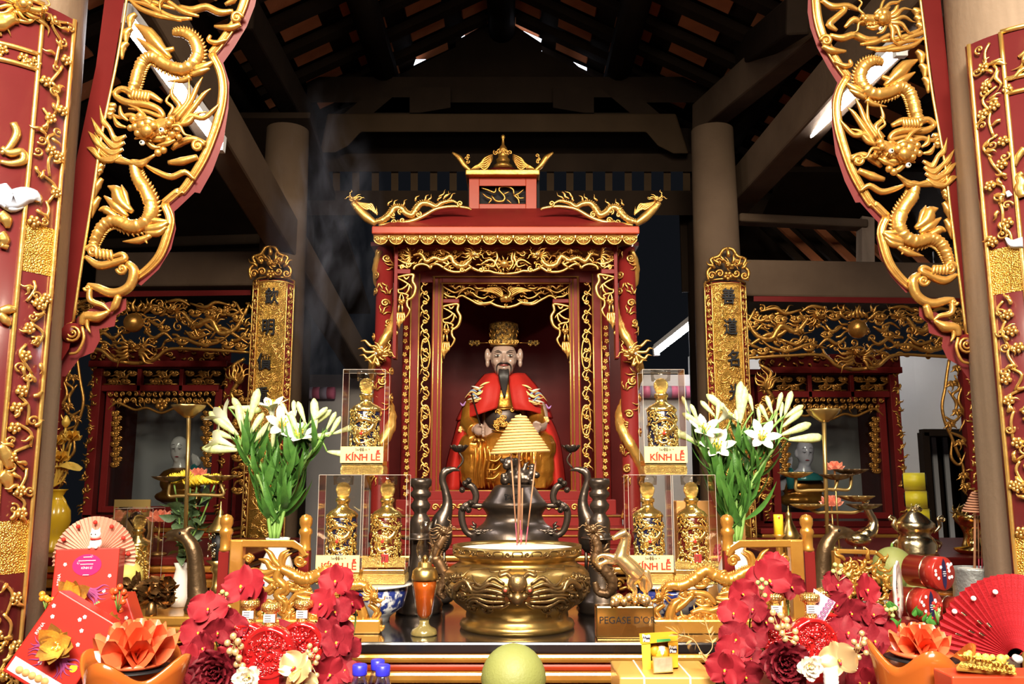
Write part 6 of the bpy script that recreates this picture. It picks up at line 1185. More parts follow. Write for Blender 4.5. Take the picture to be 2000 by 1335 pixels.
candelabra(lambda x: 1980-x, (345, 1040), 368, 806, [(426, 922, 424, 957), (345, 926, 350, 955), (318, 916, 322, 955), (402, 984, 384, 1000), (292, 984, 312, 1000)], 'tall crane candelabrum with lotus cup right of the right lilies')
# ---------------- left side pieces ----------------
YEL = mat('yellow_ceramic', (.75, .45, .02), 0, .2, coat=.7); YELW = mat('yellow_gilt_wood', (.8, .5, .08), .3, .35)
Yv = 3.3; t, m, cx = lathe_px(104, Yv, ZR, [(22, 1073), (24, 1066), (16, 1056), (20, 1040), (26, 1018), (24, 996), (14, 978), (9, 968), (14, 958), (18, 955)], YEL, 'yellow_vase', 'yellow ceramic vase beside the left front column', 'vase'); m.obj('vase_body', YEL, t)
for s in (1, -1): M().tube(cr([P(104+s*16, 968, Yv), P(104+s*24, 984, Yv), P(104+s*20, 1004, Yv)], 4), .006, 8).obj('handle', YEL, t)
petT = tmpl(M().grid(lambda u, v: ((u-.5)*.62*math.sin(PI*(v*.9+.06))**.6, -.25*v+.3*v*v+.32*(2*u-1)**2*math.sin(PI*v), v), 9, 9), 'petal', YELW)
def lotus(par, c, r, mt, rings=((7, .5, 1.0), (8, 1.0, .95)), base=None):
    b = WL[par.name]
    for n, tilt, k in rings:
        for i in range(n):
            o = part_copy(petT, par, Matrix.Translation(Vector(c)-b)@Matrix.Rotation(i*2*PI/n+tilt, 4, 'Z')@Matrix.Rotation(-tilt, 4, 'X')@Matrix.Diagonal((r*k,)*3+(1,)))
            if mt is not YELW: o.data = mt
def petmesh(mt):
    me = petT.data.copy(); me.materials.clear(); me.materials.append(mt); return me
lo = [((140, 860), 10), ((128, 835), 0), ((118, 900), 10), ((110, 868), 9), ((136, 905), 6)]
for i, ((px, py), r) in enumerate(lo):
    q = P(px, py, Yv); s = thing('gilt_lotus', ('open gilded lotus rising tallest', 'closed gilded lotus bud', 'open gilded lotus low', 'gilded lotus flower leaning left', 'drooping gilded lotus leaf')[i]+' in the yellow vase', 'lotus', q, 'gilded lotus stems'); M().tube(cr([P(104, 950, Yv), P((104+px)/2+4, (965+py)/2, Yv), q], 5), .004, 8).obj('stem', YELW, s)
    if r == 10 or r == 9: lotus(s, q, .045, YELW)
    elif r == 0: M().lathe([(.004, 0), (.014, .012), (.016, .025), (.006, .045), (0, .05)], 12, q).obj('bud', YELW, s)
    else: M().grid(lambda u, v: (q.x+.05*v*math.cos(u*2*PI), q.y+.03*v*math.sin(u*2*PI), q.z-.02*v*v+.008*math.sin(u*12)), 20, 4, cu=True).obj('leaf', YELW, s)
# sign, small bronze dragon with black lotus, pink lotus lamp
SIGN = mat('gold_sign_board', (.58, .4, .13), .3, .45); q = P(258, 995, 3.3); t = thing('name_sign', 'gold name sign with red lettering in front of the left cabinet', 'sign', (q.x, 3.3, ZR)); z0 = ZY(1010, 3.3)
bd = M().box((q.x, 3.3, (z0+ZY(975, 3.3))/2), (mm(68, 3.3), .008, ZY(975, 3.3)-z0)).obj('board', SIGN, t, smooth=False); text('Đ       VƯƠNG CÔ', REDINK, 'lettering', bd, (q.x, 3.295, z0+.028), .022, .0006, sx=.72, weld=.0006)
M().box((q.x, 3.31, (z0+ZR)/2), (mm(74, 3.3), .05, z0-ZR)).obj('stand', mat('sign_stand_wood', (.42, .26, .1), .2, .4), t, smooth=False, bevel=.003)
q = P(246, 990, 3.12); t = thing('bronze_dragon', 'small curled bronze dragon holding a black lotus dish', 'figurine', (P(268, 1060, 3.12).x, 3.12, ZR)); c = C(pixplane(3.12), 3.12/F); c.dragon([(258, 1068, 0), (276, 1058, 0), (284, 1035, 0), (280, 1012, 0), (268, 1002, 0), (258, 1006, 0)], [9, 10, 9, 8, 7, 5], .5, 1); c.head((256, 1010), 8, -1, -.4, 4, 3); c.st([(250, 1075), (275, 1075)], [14, 16]); c.obj('dragon_body', BRZ, t, split=0); M().tube([P(262, 1030, 3.12), P(250, 1012, 3.12), q], .003, 6).obj('lotus_stem', BRZ, t); dish(t, q, .022, BRZ, 8, .5)
PINKL = mat('pink_crystal_lotus', (.72, .27, .17), .1, .15, coat=.6, emit=((1, .35, .2), .15)); pkm = petmesh(PINKL)
def lotus_lamp(px, py, Y, zb_, r, lab):
    q = P(px, py, Y); t = thing('lotus_lamp', lab, 'lamp', (q.x, Y, zb_), 'pink lotus lamps'); M().tube([(q.x, Y, zb_), q], .004, 8).obj('stem', ROD, t); M().lathe([(.03, 0), (.03, .008), (.006, .014)], 20, (q.x, Y, zb_)).obj('base', ROD, t); lotus(t, q, r, pkm, ((6, .35, .8), (8, .8, 1), (8, 1.25, 1))); return t
lotus_lamp(312, 1015, 3.15, ZR, .05, 'pink lotus lamp next to the small bronze dragon'); lotus_lamp(386, 930, 3.3, ZR, .045, 'pink lotus lamp in front of the left monk'); lotus_lamp(1630, 915, 3.3, ZR, .04, 'small pink lotus lamp right of the right monk'); lotus_lamp(1624, 985, 3.44, ZR, .05, 'pink lotus lamp behind the right candelabrum')
# chrysanthemums
CHR = mat('yellow_chrysanthemum', (.85, .62, .04), 0, .5, sub=.05); t, m, cx = lathe_px(350, 2.99, ZT, [(14, 1200), (17, 1185), (18, 1160), (14, 1130), (10, 1110), (14, 1098)], WPORC, 'flower_vase', 'small white vase of yellow chrysanthemums left of the crane candelabrum', 'vase'); m.obj('vase_body', WPORC, t)
rr = random.Random(2); leafS = tmpl(leafgrid(.3, -.3), 'leaf', mat('dull_green_leaf', (.05, .1, .035), 0, .5, None, (8, (.1, .15, .07))))
for i, (px, py) in enumerate(((340, 944), (362, 938), (385, 948), (402, 946), (420, 945), (372, 950))):
    b = P(350, 1093, 2.99); q = P(px, py, 2.99+rr.uniform(-.02, .02)); s = thing('chrysanthemum', 'yellow chrysanthemum %s in the small white vase' % ('at far left', 'second from left', 'fourth from left', 'second from right', 'at far right', 'third from left')[i], 'chrysanthemum', b, 'chrysanthemums'); M().tube(cr([b, (b+q)/2+Vector((.01, 0, 0)), q], 5), .003, 6).obj('stem', STEM, s); m = M()
    for k in range(46): a, e = k*2.4, .1+1.25*(k/46); d = Vector((math.cos(a)*math.sin(e), math.sin(a)*math.sin(e), math.cos(e))); m.tube([q, q+d*.018, q+d*.034+Vector((0, 0, .004))], [.002, .0042, .001], 5)
    m.obj('bloom', CHR, s, split=0)
    for k in range(9): u = .1+.8*k/9; p = b+(q-b)*u; d = p+Vector((rr.uniform(-1, 1), rr.uniform(-.6, .6), rr.uniform(-.3, .6))).normalized()*.06; part_copy(leafS, s, Matrix.Translation(-b)@align(p, d, rr.uniform(0, 6), .06))
# brass pagoda incense burner
t, m, cx = lathe_px(421, 2.97, ZT, [(16, 1200), (17, 1192), (10, 1186), (8, 1160), (13, 1150), (9, 1142), (8, 1120), (14, 1110), (10, 1104), (22, 1094)], BRASS, 'pagoda_burner', 'small brass pagoda burner with pierced bowl beside the left arm rail', 'burner'); m.obj('stem', BRASS, t)
M().lathe([(mm(a, 2.97), ZY(b, 2.97)) for a, b in ((24, 1038), (22, 1032), (14, 1022), (9, 1010), (5, 1004), (6, 999), (2, 994), (1, 980), (0, 978))], 28, (cx, 2.97, 0)).obj('dome', BRASS, t); c = C(lambda u, v, w_=0: Vector((cx+(.034+w_)*math.sin(u/.034), 2.97-(.034+w_)*math.cos(u/.034), ZY(1062, 2.97)-v)), 1.0); rr = random.Random(6)
for i in range(44): c.curl((rr.uniform(-.1, .1), rr.uniform(-.04, .045)), .009, .004, 1.2, rr.uniform(0, 6), rr.choice((1, -1)))
c.obj('pierced_bowl', SILVER, t, split=0); M().lathe([(.02, ZY(1094, 2.97)), (.026, ZY(1040, 2.97))], 20, (cx, 2.97, 0)).obj('inner_cup', INK, t)
boxed((X3(266, 3.01, ZT+.15), 3.015, ZT), False, 'boxed gold bottle behind the bronze leaf cluster on the left', GOLDY)
BLF = mat('bronze_leaf', (.32, .17, .06), .85, .3, None, (12, (.16, .08, .03))); t = thing('bronze_leaf_cluster', 'tangled bronze leaf cluster right of the red gift box', 'ornament', (X3(295, 2.8, ZT), 2.8, ZT)); rr = random.Random(11); blT = tmpl(leafgrid(.35, .4), 'leaf', BLF)
M().lathe([(.018, 0), (.018, .01), (.012, .06)], 16, (X3(295, 2.8, ZT), 2.8, ZT)).obj('base', BLF, t)
for i in range(110):
    p = P(rr.uniform(248, 338), rr.uniform(1136, 1182), 2.8+rr.uniform(-.012, .012)); d = p+Vector((rr.uniform(-1, 1), rr.uniform(-1, .1), rr.uniform(-.2, 1))).normalized()*.045; part_copy(blT, t, Matrix.Translation(-WL[t.name])@align(p, d, rr.uniform(0, 6), .045))
# pomelo-coloured fruit on plates, dark drum
POM = mat('pomelo_rind', (.17, .205, .05), 0, .55, (180, .25), (3, (.24, .25, .075))); YFR = mat('yellow_fruit', (.72, .6, .14), 0, .5, (120, .2))
def fruit(px, py, Y, r, zb_, mt, lab, cat, pl=True, dish_h=None, stem=True):
    x = X3(px, Y, zb_); t = thing(cat, lab, cat, (x, Y, zb_), 'offered fruit'); m = M(); m.lathe([(r*math.sin(a)*(1-.1*max(0, math.cos(a))), r*1.08-r*1.08*math.cos(PI-a) if False else r*1.05+r*1.05*math.cos(PI-a)) for a in [PI*i/18 for i in range(19)]], 32, (x, Y, zb_)); m.obj('rind', mt, t)
    if stem: M().tube([(x, Y, zb_+r*2.08), (x+.003, Y, zb_+r*2.1+.012)], [.005, .003], 7).obj('stalk', STEM, t)
def plate(px, Y, z, r, lab, mt=None):
    x = X3(px, Y, z); t = thing('fruit_stand', lab, 'dish', (x, Y, z)); return t, x
fruit(246, 1100, 2.9, .05, ZT+.055, YFR, 'yellow fruit beside the red gift box', 'fruit'); t, x = plate(246, 2.9, ZT, .09, 'white footed dish under the yellow fruit'); M().lathe([(.04, 0), (.02, .03), (.04, .048), (.045, .054), (0, .0535)], 32, (x, 2.9, ZT)).obj('dish', WPORC, t)
# ---------------- right side pieces ----------------
YLT = mat('yellow_plastic', (.85, .62, .03), 0, .35); x = X3(1523, 2.89, 1.2); zt_ = ZY(1004, 2.89); zb2 = ZY(1043, 2.89); t = thing('yellow_lighter_box', 'small yellow tube box standing on a turned stand right of the lilies', 'box', (x, 2.89, ZT)); M().tube([(x, 2.89, zb2), (x, 2.89, zt_-.01), (x, 2.89, zt_)], [.016, .016, .015], 16).obj('tube', YLT, t); M().box((x-.002, 2.873, zt_-.01), (.004, .002, .006)).obj('red_mark', REDINK, t); M().lathe([(.03, ZT), (.012, ZT+.02), (.012, zb2-.01), (.024, zb2)], 20, (x, 2.89, 0)).obj('stand', GOLDW, t)
t, m, cx = lathe_px(1549, 3.0, ZT, [(22, 1195), (22, 1186), (10, 1176), (9, 1090), (18, 1052), (19, 1045), (14, 1034), (7, 1018), (5, 1008), (6, 1003), (2, 998), (0, 986)], BRASS, 'brass_bell_lamp', 'small brass bell shaped lamp next to the yellow tube', 'lamp'); m.obj('bell', BRASS, t)
GIFTY = mat('peach_gift_box', (.78, .36, .1), 0, .45, None, (5, (.72, .42, .16), .3)); x = X3(1392, 3.02, 1.2); hz = ZY(978, 3.02)-ZT; t = thing('peach_gift_box', 'peach coloured gift box with gold script behind the right bottle stack', 'gift box', (x, 3.02, ZT)); M().box((x, 3.06, ZT+hz/2), (.24, .06, hz)).obj('carton', GIFTY, t, smooth=False, bevel=.003); text('an mo', GOLDY, 'gold_script', t, (X3(1405, 3.02, 1.25), 3.028, ZY(1042, 3.02)), .032, .0006)
c = C(lambda u, v, w_=0: Vector((x+.0+u, 3.028-w_, ZY(1080, 3.02)-v)), 1.0); rr = random.Random(3)
for i in range(16): c.flower((.04+rr.uniform(-.05, .05), rr.uniform(-.02, .05)), .014, .001)
c.obj('printed_flowers', mat('pink_print', (.6, .1, .12), 0, .5), t, kind='stuff', split=0)
# silver-gilt crane, censer, brass pots
Yr = 3.12; f = pixplane(Yr); u = Yr/F; t = thing('silver_crane', 'silver gilt crane with ridged neck right of the candelabrum', 'crane figure', (P(1688, 1080, Yr).x, Yr, ZR)); m = M(); m.tube(cr([f(1672, 1062), f(1682, 1048), f(1700, 1038), f(1706, 1020), f(1698, 1002), f(1690, 985), f(1694, 975)], 5), [13*u, 14*u, 12*u, 8*u, 7*u, 6*u, 5*u], 14, scl=.4); m.ball(f(1690, 978), 7*u, 12); m.tube([f(1688, 976), f(1676, 970), f(1670, 976)], [5*u, 3*u, 1*u], 8); m.ball(f(1676, 1052), (26*u, 20*u, 15*u), 14); m.obj('body', SILVER, t)
m = M()
for s in (-1, 1): m.tube([f(1678+s*8, 1060), (f(1678+s*8, 1060).x, Yr, ZR)], 4*u, 8)
m.obj('leg', SILVER, t, split=.001); dish(t, f(1672, 968), .06, ROD)
t, m, cx = lathe_px(1790, 3.15, ZR, [(40, 1082), (36, 1075), (38, 1062), (32, 1050), (26, 1044), (34, 1034), (36, 1022), (30, 1016), (22, 1008), (12, 1000), (5, 996), (0, 995)], SILVER, 'silver_censer', 'silver gilt lidded censer with cloud handles on the right shelf', 'censer'); m.obj('vessel', SILVER, t)
for s in (-1, 1):
    c = C(pixplane(3.15), 3.15/F); c.st([(cx*0+1790+s*34, 1040), (1790+s*46, 1026), (1790+s*42, 1012), (1790+s*52, 1006)], [5, 7, 6, 3]); c.curl((1790+s*50, 1012), 6, 4, 1.3, 0, s); c.st([(1790+s*30, 1052), (1790+s*46, 1060), (1790+s*44, 1070)], [7, 7, 5]); c.obj('handle', SILVER, t, split=0)
c = C(pixplane(3.15), 3.15/F); c.head((1788, 990), 9, -1, 0, 5, 2); c.st([(1780, 998), (1790, 992), (1800, 996)], [7, 10, 7]); c.obj('lion_finial', SILVER, t, split=0)
t, m, cx = lathe_px(1905, 3.2, ZR, [(26, 1078), (36, 1074), (36, 1070), (12, 1066), (14, 1054), (10, 1046), (16, 1038), (10, 1030), (22, 1024), (26, 1010), (26, 1006), (0, 1006)], BRASS, 'brass_stemmed_cup', 'polished brass stemmed cup behind the coil incense on the right', 'cup'); m.obj('cup', mat('polished_brass', (.85, .6, .2), 1, .15), t)
t, m, cx = lathe_px(1955, 3.38, ZR, [(30, 1078), (34, 1060), (30, 1030), (26, 1010), (28, 1005)], BRASS, 'brass_jar', 'polished brass jar beside the right front column', 'jar'); m.obj('jar', bpy.data.materials['polished_brass'], t)
c = C(pixplane(3.3), 3.3/F); t = thing('brass_phoenix', 'brass phoenix holder behind the coil incense on the right', 'figurine', (P(1885, 1060, 3.3).x, 3.3, ZR)); c.st([(1884, 1070), (1890, 1045), (1880, 1025), (1866, 1010), (1870, 996), (1886, 985)], [12, 14, 12, 9, 8, 4]); c.tuft((1880, 1015), -1.2, 34, 6, 1.6, 6); c.tuft((1870, 1000), PI, 16, 3, 1, 4); c.st([(1870, 1082), (1900, 1082)], [14, 14]); c.obj('phoenix', BRASS, t, split=0)
# yellow satin rolls behind the censer
YSAT = mat('yellow_satin', (.78, .66, .02), 0, .4, sheen=.3); yr = 3.5
for i, (px, py, r) in enumerate(((1786, 940, 20), (1790, 975, 20), (1795, 1010, 18))):
    p = P(px, py, yr); t = thing('yellow_drum_roll', ('topmost', 'middle', 'lowest')[i]+' yellow satin roll stacked beside the right cabinet', 'cloth roll', (p.x, yr, p.z-.04), 'stacked yellow rolls'); d = Vector((.5, -.25, .0)).normalized(); M().tube([p-d*.04, p+d*.04], .036, 24).obj('roll', YSAT, t); M().tube([p-d*.045, p-d*.039], .029, 24).obj('dark_end', INK, t); M().tube([p+d*.039, p+d*.045], .029, 24).obj('dark_end', INK, t)
M().box((P(1790, 1000, yr).x, yr, (ZR+ZY(1028, yr))/2), (.12, .1, ZY(1028, yr)-ZR)).obj('roll_stand', REDD, None, 'low red stand under the yellow satin rolls', 'stand', smooth=False, bevel=.004)
# fruit, plate, tins, honey jar, tin incense pot with coil
fruit(1747, 1080, 2.94, .068, ZT+.06, POM, 'green pomelo beside the silver gilt censer', 'pomelo'); fruit(1680, 1110, 2.98, .044, ZT+.03, POM, 'small green fruit behind the gilt leaf carving', 'fruit', stem=False); fruit(1795, 1120, 2.85, .038, ZT+.03, POM, 'small green fruit below the pomelo on the right', 'fruit', stem=False)
t, x = plate(1745, 2.92, ZT, .1, 'white dish under the green fruit on the right'); M().lathe([(.05, 0), (.02, .02), (.11, .022), (.115, .03), (0, .028)], 36, (x, 2.92, ZT)).obj('dish', WPORC, t)
t = thing('gilt_leaf_carving', 'gilt leafy carved panel below the right candelabrum', 'carved panel', (X3(1690, 2.8, ZT), 2.8, ZT)); m = M(); a, b = X3(1636, 2.8, 1.1), X3(1745, 2.8, 1.1); m.box((a, 2.8, (ZT+ZY(1075, 2.8))/2), (.02, .03, ZY(1075, 2.8)-ZT)); m.bar((a, 2.8, ZY(1075, 2.8)), (X3(1710, 2.8, 1.15), 2.8, ZY(1078, 2.8)), .03, .014); m.bar((a, 2.8, ZT+.012), (b, 2.8, ZT+.012), .03, .024); m.obj('frame', GOLDW, t, smooth=False, bevel=.003, split=0)
c = C(pixplane(2.8), 2.8/F); c.st([(1708, 1076), (1724, 1090), (1726, 1105)], [7, 9, 5]); rr = random.Random(12)
for i in range(60): c.flame((rr.uniform(1648, 1735), rr.uniform(1090, 1185)), rr.uniform(0, 6.3), rr.uniform(16, 28), 8, .25, i, rr.uniform(0, 8))
for i in range(16): c.curl((rr.uniform(1648, 1735), rr.uniform(1095, 1185)), 8, 5, 1.3, rr.uniform(0, 6), 1, 6)
c.obj('leaf_work', GOLDW, t, split=0)
# ---------------- tins, plate, jar, tin incense pot on the right ----------------
ZO = .8
def riser(px, Y, z, w, d, lab, mt=REDD, base=ZO):
    x = X3(px, Y, z); M().box((x, Y, (base+z)/2), (w, d, z-base)).obj('display_block', mt, None, lab, 'stand', smooth=False, bevel=.005); return x
TINR = mat('red_tin', (.42, .03, .02), .3, .3, None, (5, (.33, .02, .015), .3), coat=.4); DKB = mat('dark_blue_label', (.015, .012, .05), 0, .4); WPR = mat('white_print', (.75, .72, .75), 0, .5)
zt_ = ZY(1235, 2.25); zt_ = P(1788, 1180, 2.36).z-.046; xr = riser(1797, 2.36, zt_, .15, .13, 'dark red stand under the three red tins', base=0)
def tin(px, py, Y, r, lab, half=.05):
    c = P(px, py, Y); t = thing('round_tin', lab, 'tin', (c.x, Y, c.z-r), 'red round tins'); ax = Vector((.42, -.9, 0)).normalized(); up = Vector((0, 0, 1)); sd_ = ax.cross(up).normalized()
    M().tube([c-ax*half, c+ax*half*.1, c+ax*half*.12], [r*.96, r*.96, r], 40).obj('tin_body', TINR, t); M().tube([c+ax*half*.2, c+ax*half*.95, c+ax*half], [r, r, r*.95], 40).obj('tin_lid', TINR, t); M().tube([c+ax*half*.14, c+ax*half*.19], r*1.02, 40).obj('rim_line', SILVER, t)
    f = lambda u, v, w_=0: c+ax*(half+.0006+w_)-sd_*u-up*v
    M().prism([(math.sin(a)*.2*r*(1.0 if abs(math.cos(a)) < .9 else .6), -math.cos(a)*.9*r) for a in [i*2*PI/16 for i in range(16)]], f, 0, .0006).obj('label_band', DKB, t, smooth=False)
    cc = C(f, 1.0); cc.squash = .1; rr = random.Random(px)
    for i in range(14): a = rr.uniform(0, 6.28); q = r*rr.uniform(.45, .85); cc.flower((q*math.sin(a), q*math.cos(a)), r*.1, .0004) if abs(q*math.sin(a)) > .25*r else None
    cc.obj('blossom_print', WPR, t, kind='stuff', split=0); mk = M()
    for i, wv in ((-1, .2), (0, .26), (1, .16)): mk.prism([(-wv*r*.55, i*.12*r-.02*r), (wv*r*.55, i*.12*r-.02*r), (wv*r*.55, i*.12*r+.02*r), (-wv*r*.55, i*.12*r+.02*r)], f, .001, .0014)
    mk.obj('label_print', WPR, t, smooth=False, kind='stuff')
tin(1812, 1116, 2.36, .044, 'red round tin lying on top of the two other tins'); tin(1788, 1180, 2.36, .046, 'lower left red round tin of the three'); tin(1848, 1184, 2.4, .03, 'lower right red round tin of the three')
c = P(1747, 1150, 2.2); t = thing('painted_plate', 'upright white plate with painted calligraphy left of the red tins', 'plate', (c.x, 2.2, c.z-.07)); ax = Vector((.85, -.53, 0)).normalized(); sdv = ax.cross(Vector((0, 0, 1)))
M().grid(lambda u, v: c+sdv*(.058*v*(1+.05*math.sin(u*2*PI*8))*math.cos(u*2*PI))+Vector((0, 0, .068*v*(1+.05*math.sin(u*2*PI*8))*math.sin(u*2*PI)))+ax*(.01*v**3), 48, 6, cu=True).obj('plate', WPORC, t, solid=.005); cc = C(lambda u, v, w_=0: c-sdv*u-Vector((0, 0, v))+ax*(.006+w_), 1.0)
for pts in ([(-.006, -.02), (.008, -.012)], [(.002, -.026), (-.002, -.004)], [(-.01, -.004), (.01, -.002)], [(0, 0), (.008, .01)]): cc.st(pts, .0025, flat=.3)
cc.obj('calligraphy', INK, t, kind='stuff', split=0); cc = C(cc.fn, 1.0)
for i in range(10): cc.bl((-.02+.004*i, .03+.008*math.sin(i*2)), .0026, .4, 6)
cc.obj('painted_blossom', LIP, t, kind='stuff', split=0); riser(1747, 2.2, c.z-.07, .1, .06, 'low red block under the painted plate')
Yj = 2.57; zj = ZY(1195, Yj); riser(1880, 2.575, zj, .22, .08, 'red stand under the honey jar and tin pot', base=0); x = X3(1850, Yj, zj); HON = mat('honey', (.5, .16, .015), 0, .12, coat=.6, trans=.3); t = thing('honey_jar', 'glass jar of amber liquid right of the red tins', 'jar', (x, Yj, zj))
M().lathe([(.03, .002), (.036, .008), (.037, .055), (0, .056)], 28, (x, Yj, zj)).obj('amber_liquid', HON, t); M().lathe([(.034, 0), (.039, .008), (.04, .055), (.037, .075), (.026, .096), (.022, .108), (.024, .116), (.03, .12)], 32, (x, Yj, zj)).obj('glass', GLZ, t)
t, m, cx = lathe_px(1908, 2.42, zj, [(36, 1195), (37, 1190), (36, 1150), (37, 1112), (38, 1108), (35, 1107), (34, 1116), (0, 1116)], SILVER, 'tin_incense_pot', 'grey metal pot of ash with coil incense by the right front column', 'pot'); m.obj('pot', mat('grey_pewter', (.28, .3, .31), .7, .45, (90, .7), (14, (.4, .42, .42))), t); M().lathe([(.049, 0), (.04, .004), (0, .006)], 28, (cx, 2.42, ZY(1113, 2.42))).obj('ash', SAND, t)
coil(1907, 960, 1000, 2.42, mm(25, 2.42), 8, .003, 'small brown incense coil above the grey metal pot', mat('incense_coil_brown', (.36, .17, .1), 0, .9), (X3(1903, 2.42, 1.2), 2.42, ZY(1112, 2.42)))
for i, (x0, x1, y1) in enumerate(((1912, 1910, 1005), (1918, 1917, 1000))): p, q = P(x0, 1112, 2.42), P(x1, y1, 2.42); s = thing('incense_stick', ('left', 'right')[i]+' thin incense stick in the grey metal pot', 'incense stick', p, 'incense sticks in the metal pot'); M().tube([p, p+(q-p)*.2], .0013, 6).obj('red_stem', STKR, s); M().tube([p+(q-p)*.2, q], .0018, 6).obj('incense_paste', STK, s)
# ---------------- folding fans ----------------
def fan(cx, cy, Y, R_, a0, a1, n, mt, dot, lab, dots, r0=.12):
    c = P(cx, cy, Y); t = thing('folding_fan', lab, 'fan', c, 'open folding fans'); Rm = mm(R_, Y); b = WL[t.name]
    da = (a1-a0)/n; m = M().grid(lambda u, v: ((r0+(1-r0)*v)*math.cos((u-.5)*da*1.02), [.0, -.012, .0][0]+(-.016*Rm*abs(2*u-1)*(.3+v)*3), (r0+(1-r0)*v)*math.sin((u-.5)*da*1.02)), 3, 5); rib = None
    for i in range(n):
        a = a0+da*(i+.5); mx_ = Matrix.Rotation(-a, 4, 'Y')@Matrix.Diagonal((Rm, 1, Rm, 1))
        if rib is None: rib = m.obj('pleat', mt, t, smooth=False, origin=(0, 0, 0)); rib.matrix_local = mx_
        else: part_copy(rib, t, mx_)
    for i in range(0, n, 1): a = a0+da*i; M().bar(c+Vector((math.cos(a)*Rm*.05, .004, math.sin(a)*Rm*.05)), c+Vector((math.cos(a)*Rm*.55, .004, math.sin(a)*Rm*.55)), .003, .003).obj('rib', mt, t, smooth=False)
    for (u, v) in dots: M().ball(c+Vector((math.cos(u)*Rm*v, -.012, math.sin(u)*Rm*v)), .0055, 10).obj('bead', dot, t)
    M().tube([c+Vector((0, -.01, 0)), c+Vector((0, .01, 0))], .008, 12).obj('pivot', dot, t); return t
FANT = mat('tan_paper_fan', (.62, .33, .24), 0, .6, None, (60, (.5, .24, .17), .2)); FANR = mat('red_paper_fan', (.5, .025, .04), 0, .5, (90, .3), (70, (.36, .015, .02), .18))
fan(185, 1090, 2.22, 78, math.radians(-10), math.radians(190), 34, FANT, REDINK, 'tan folding fan with red beads behind the standing red box', [(math.radians(a), .86) for a in (8, 35, 62, 90, 118, 148, 175)])
M().box((P(185, 1130, 2.24).x, 2.245, (ZO+ZY(1092, 2.24))/2), (.03, .02, ZY(1092, 2.24)-ZO)).obj('fan_stand', RED, None, 'slim red stand behind the tan folding fan', 'stand', smooth=False)
fan(1985, 1285, 1.8, 152, math.radians(40), math.radians(172), 26, FANR, mat('white_bead', (.85, .85, .83), 0, .3), 'red folding fan with white dots at the right front', [(math.radians(a), v) for a, v in ((166, .92), (143, .93), (125, .87), (106, .82))])
gl_ = [(math.radians(a), v) for a, v in ((158, .75), (150, .62), (140, .8), (136, .6), (130, .5), (146, .5))]; t0 = [o for o in bpy.data.objects if o.name.startswith('folding_fan')][-1]; cc = M(); cfan = P(1985, 1285, 1.8); Rm = mm(152, 1.8)
for a, v in gl_:
    for k in range(5): p = cfan+Vector((math.cos(a)*Rm*(v+.012*k), -.013, math.sin(a)*Rm*(v+.012*k))); cc.ball(p, (.004, .001, .0016), 6)
cc.obj('silver_print', SILVER, t0, kind='stuff')
# ---------------- red gift boxes on the left ----------------
GBR = mat('red_gift_carton', (.43, .017, .008), 0, .45, None, (4, (.36, .013, .007), .3), coat=.3); PKO = mat('hot_pink_label', (.55, .012, .12), 0, .5, spec=.2); LILA = mat('lilac_window', (.6, .5, .58), 0, .3, coat=.5); COOK = mat('biscuit', (.72, .38, .14), 0, .7); VIO = mat('violet_print', (.26, .04, .16), 0, .4); GRNL = mat('green_sticker', (.15, .6, .08), 0, .5)
leafG = tmpl(leafgrid(.32, .25), 'petal', GOLDB)
def poinsettia(par, c, r, nrm, seed):
    rr = random.Random(seed); q = Vector(nrm).to_track_quat('Z', 'Y').to_matrix().to_4x4(); b = WL[par.name]
    cen = M(); 
    for i in range(9): cen.ball(Vector(c)+q.to_3x3()@Vector((rr.uniform(-.008, .008), rr.uniform(-.008, .008), .01)), .0035, 6)
    ce = cen.obj('foil_flower', GOLDY, par)
    for i in range(13):
        k = (1, .75)[i % 2]*rr.uniform(.85, 1.1); part_copy(leafG, ce, Matrix.Translation(Vector(c)-WL[ce.name])@q@Matrix.Rotation(i*2*PI/13*2, 4, 'Z')@Matrix.Rotation(math.radians(rr.uniform(50, 78)), 4, 'X')@Matrix.Diagonal((r*k,)*3+(1,)))
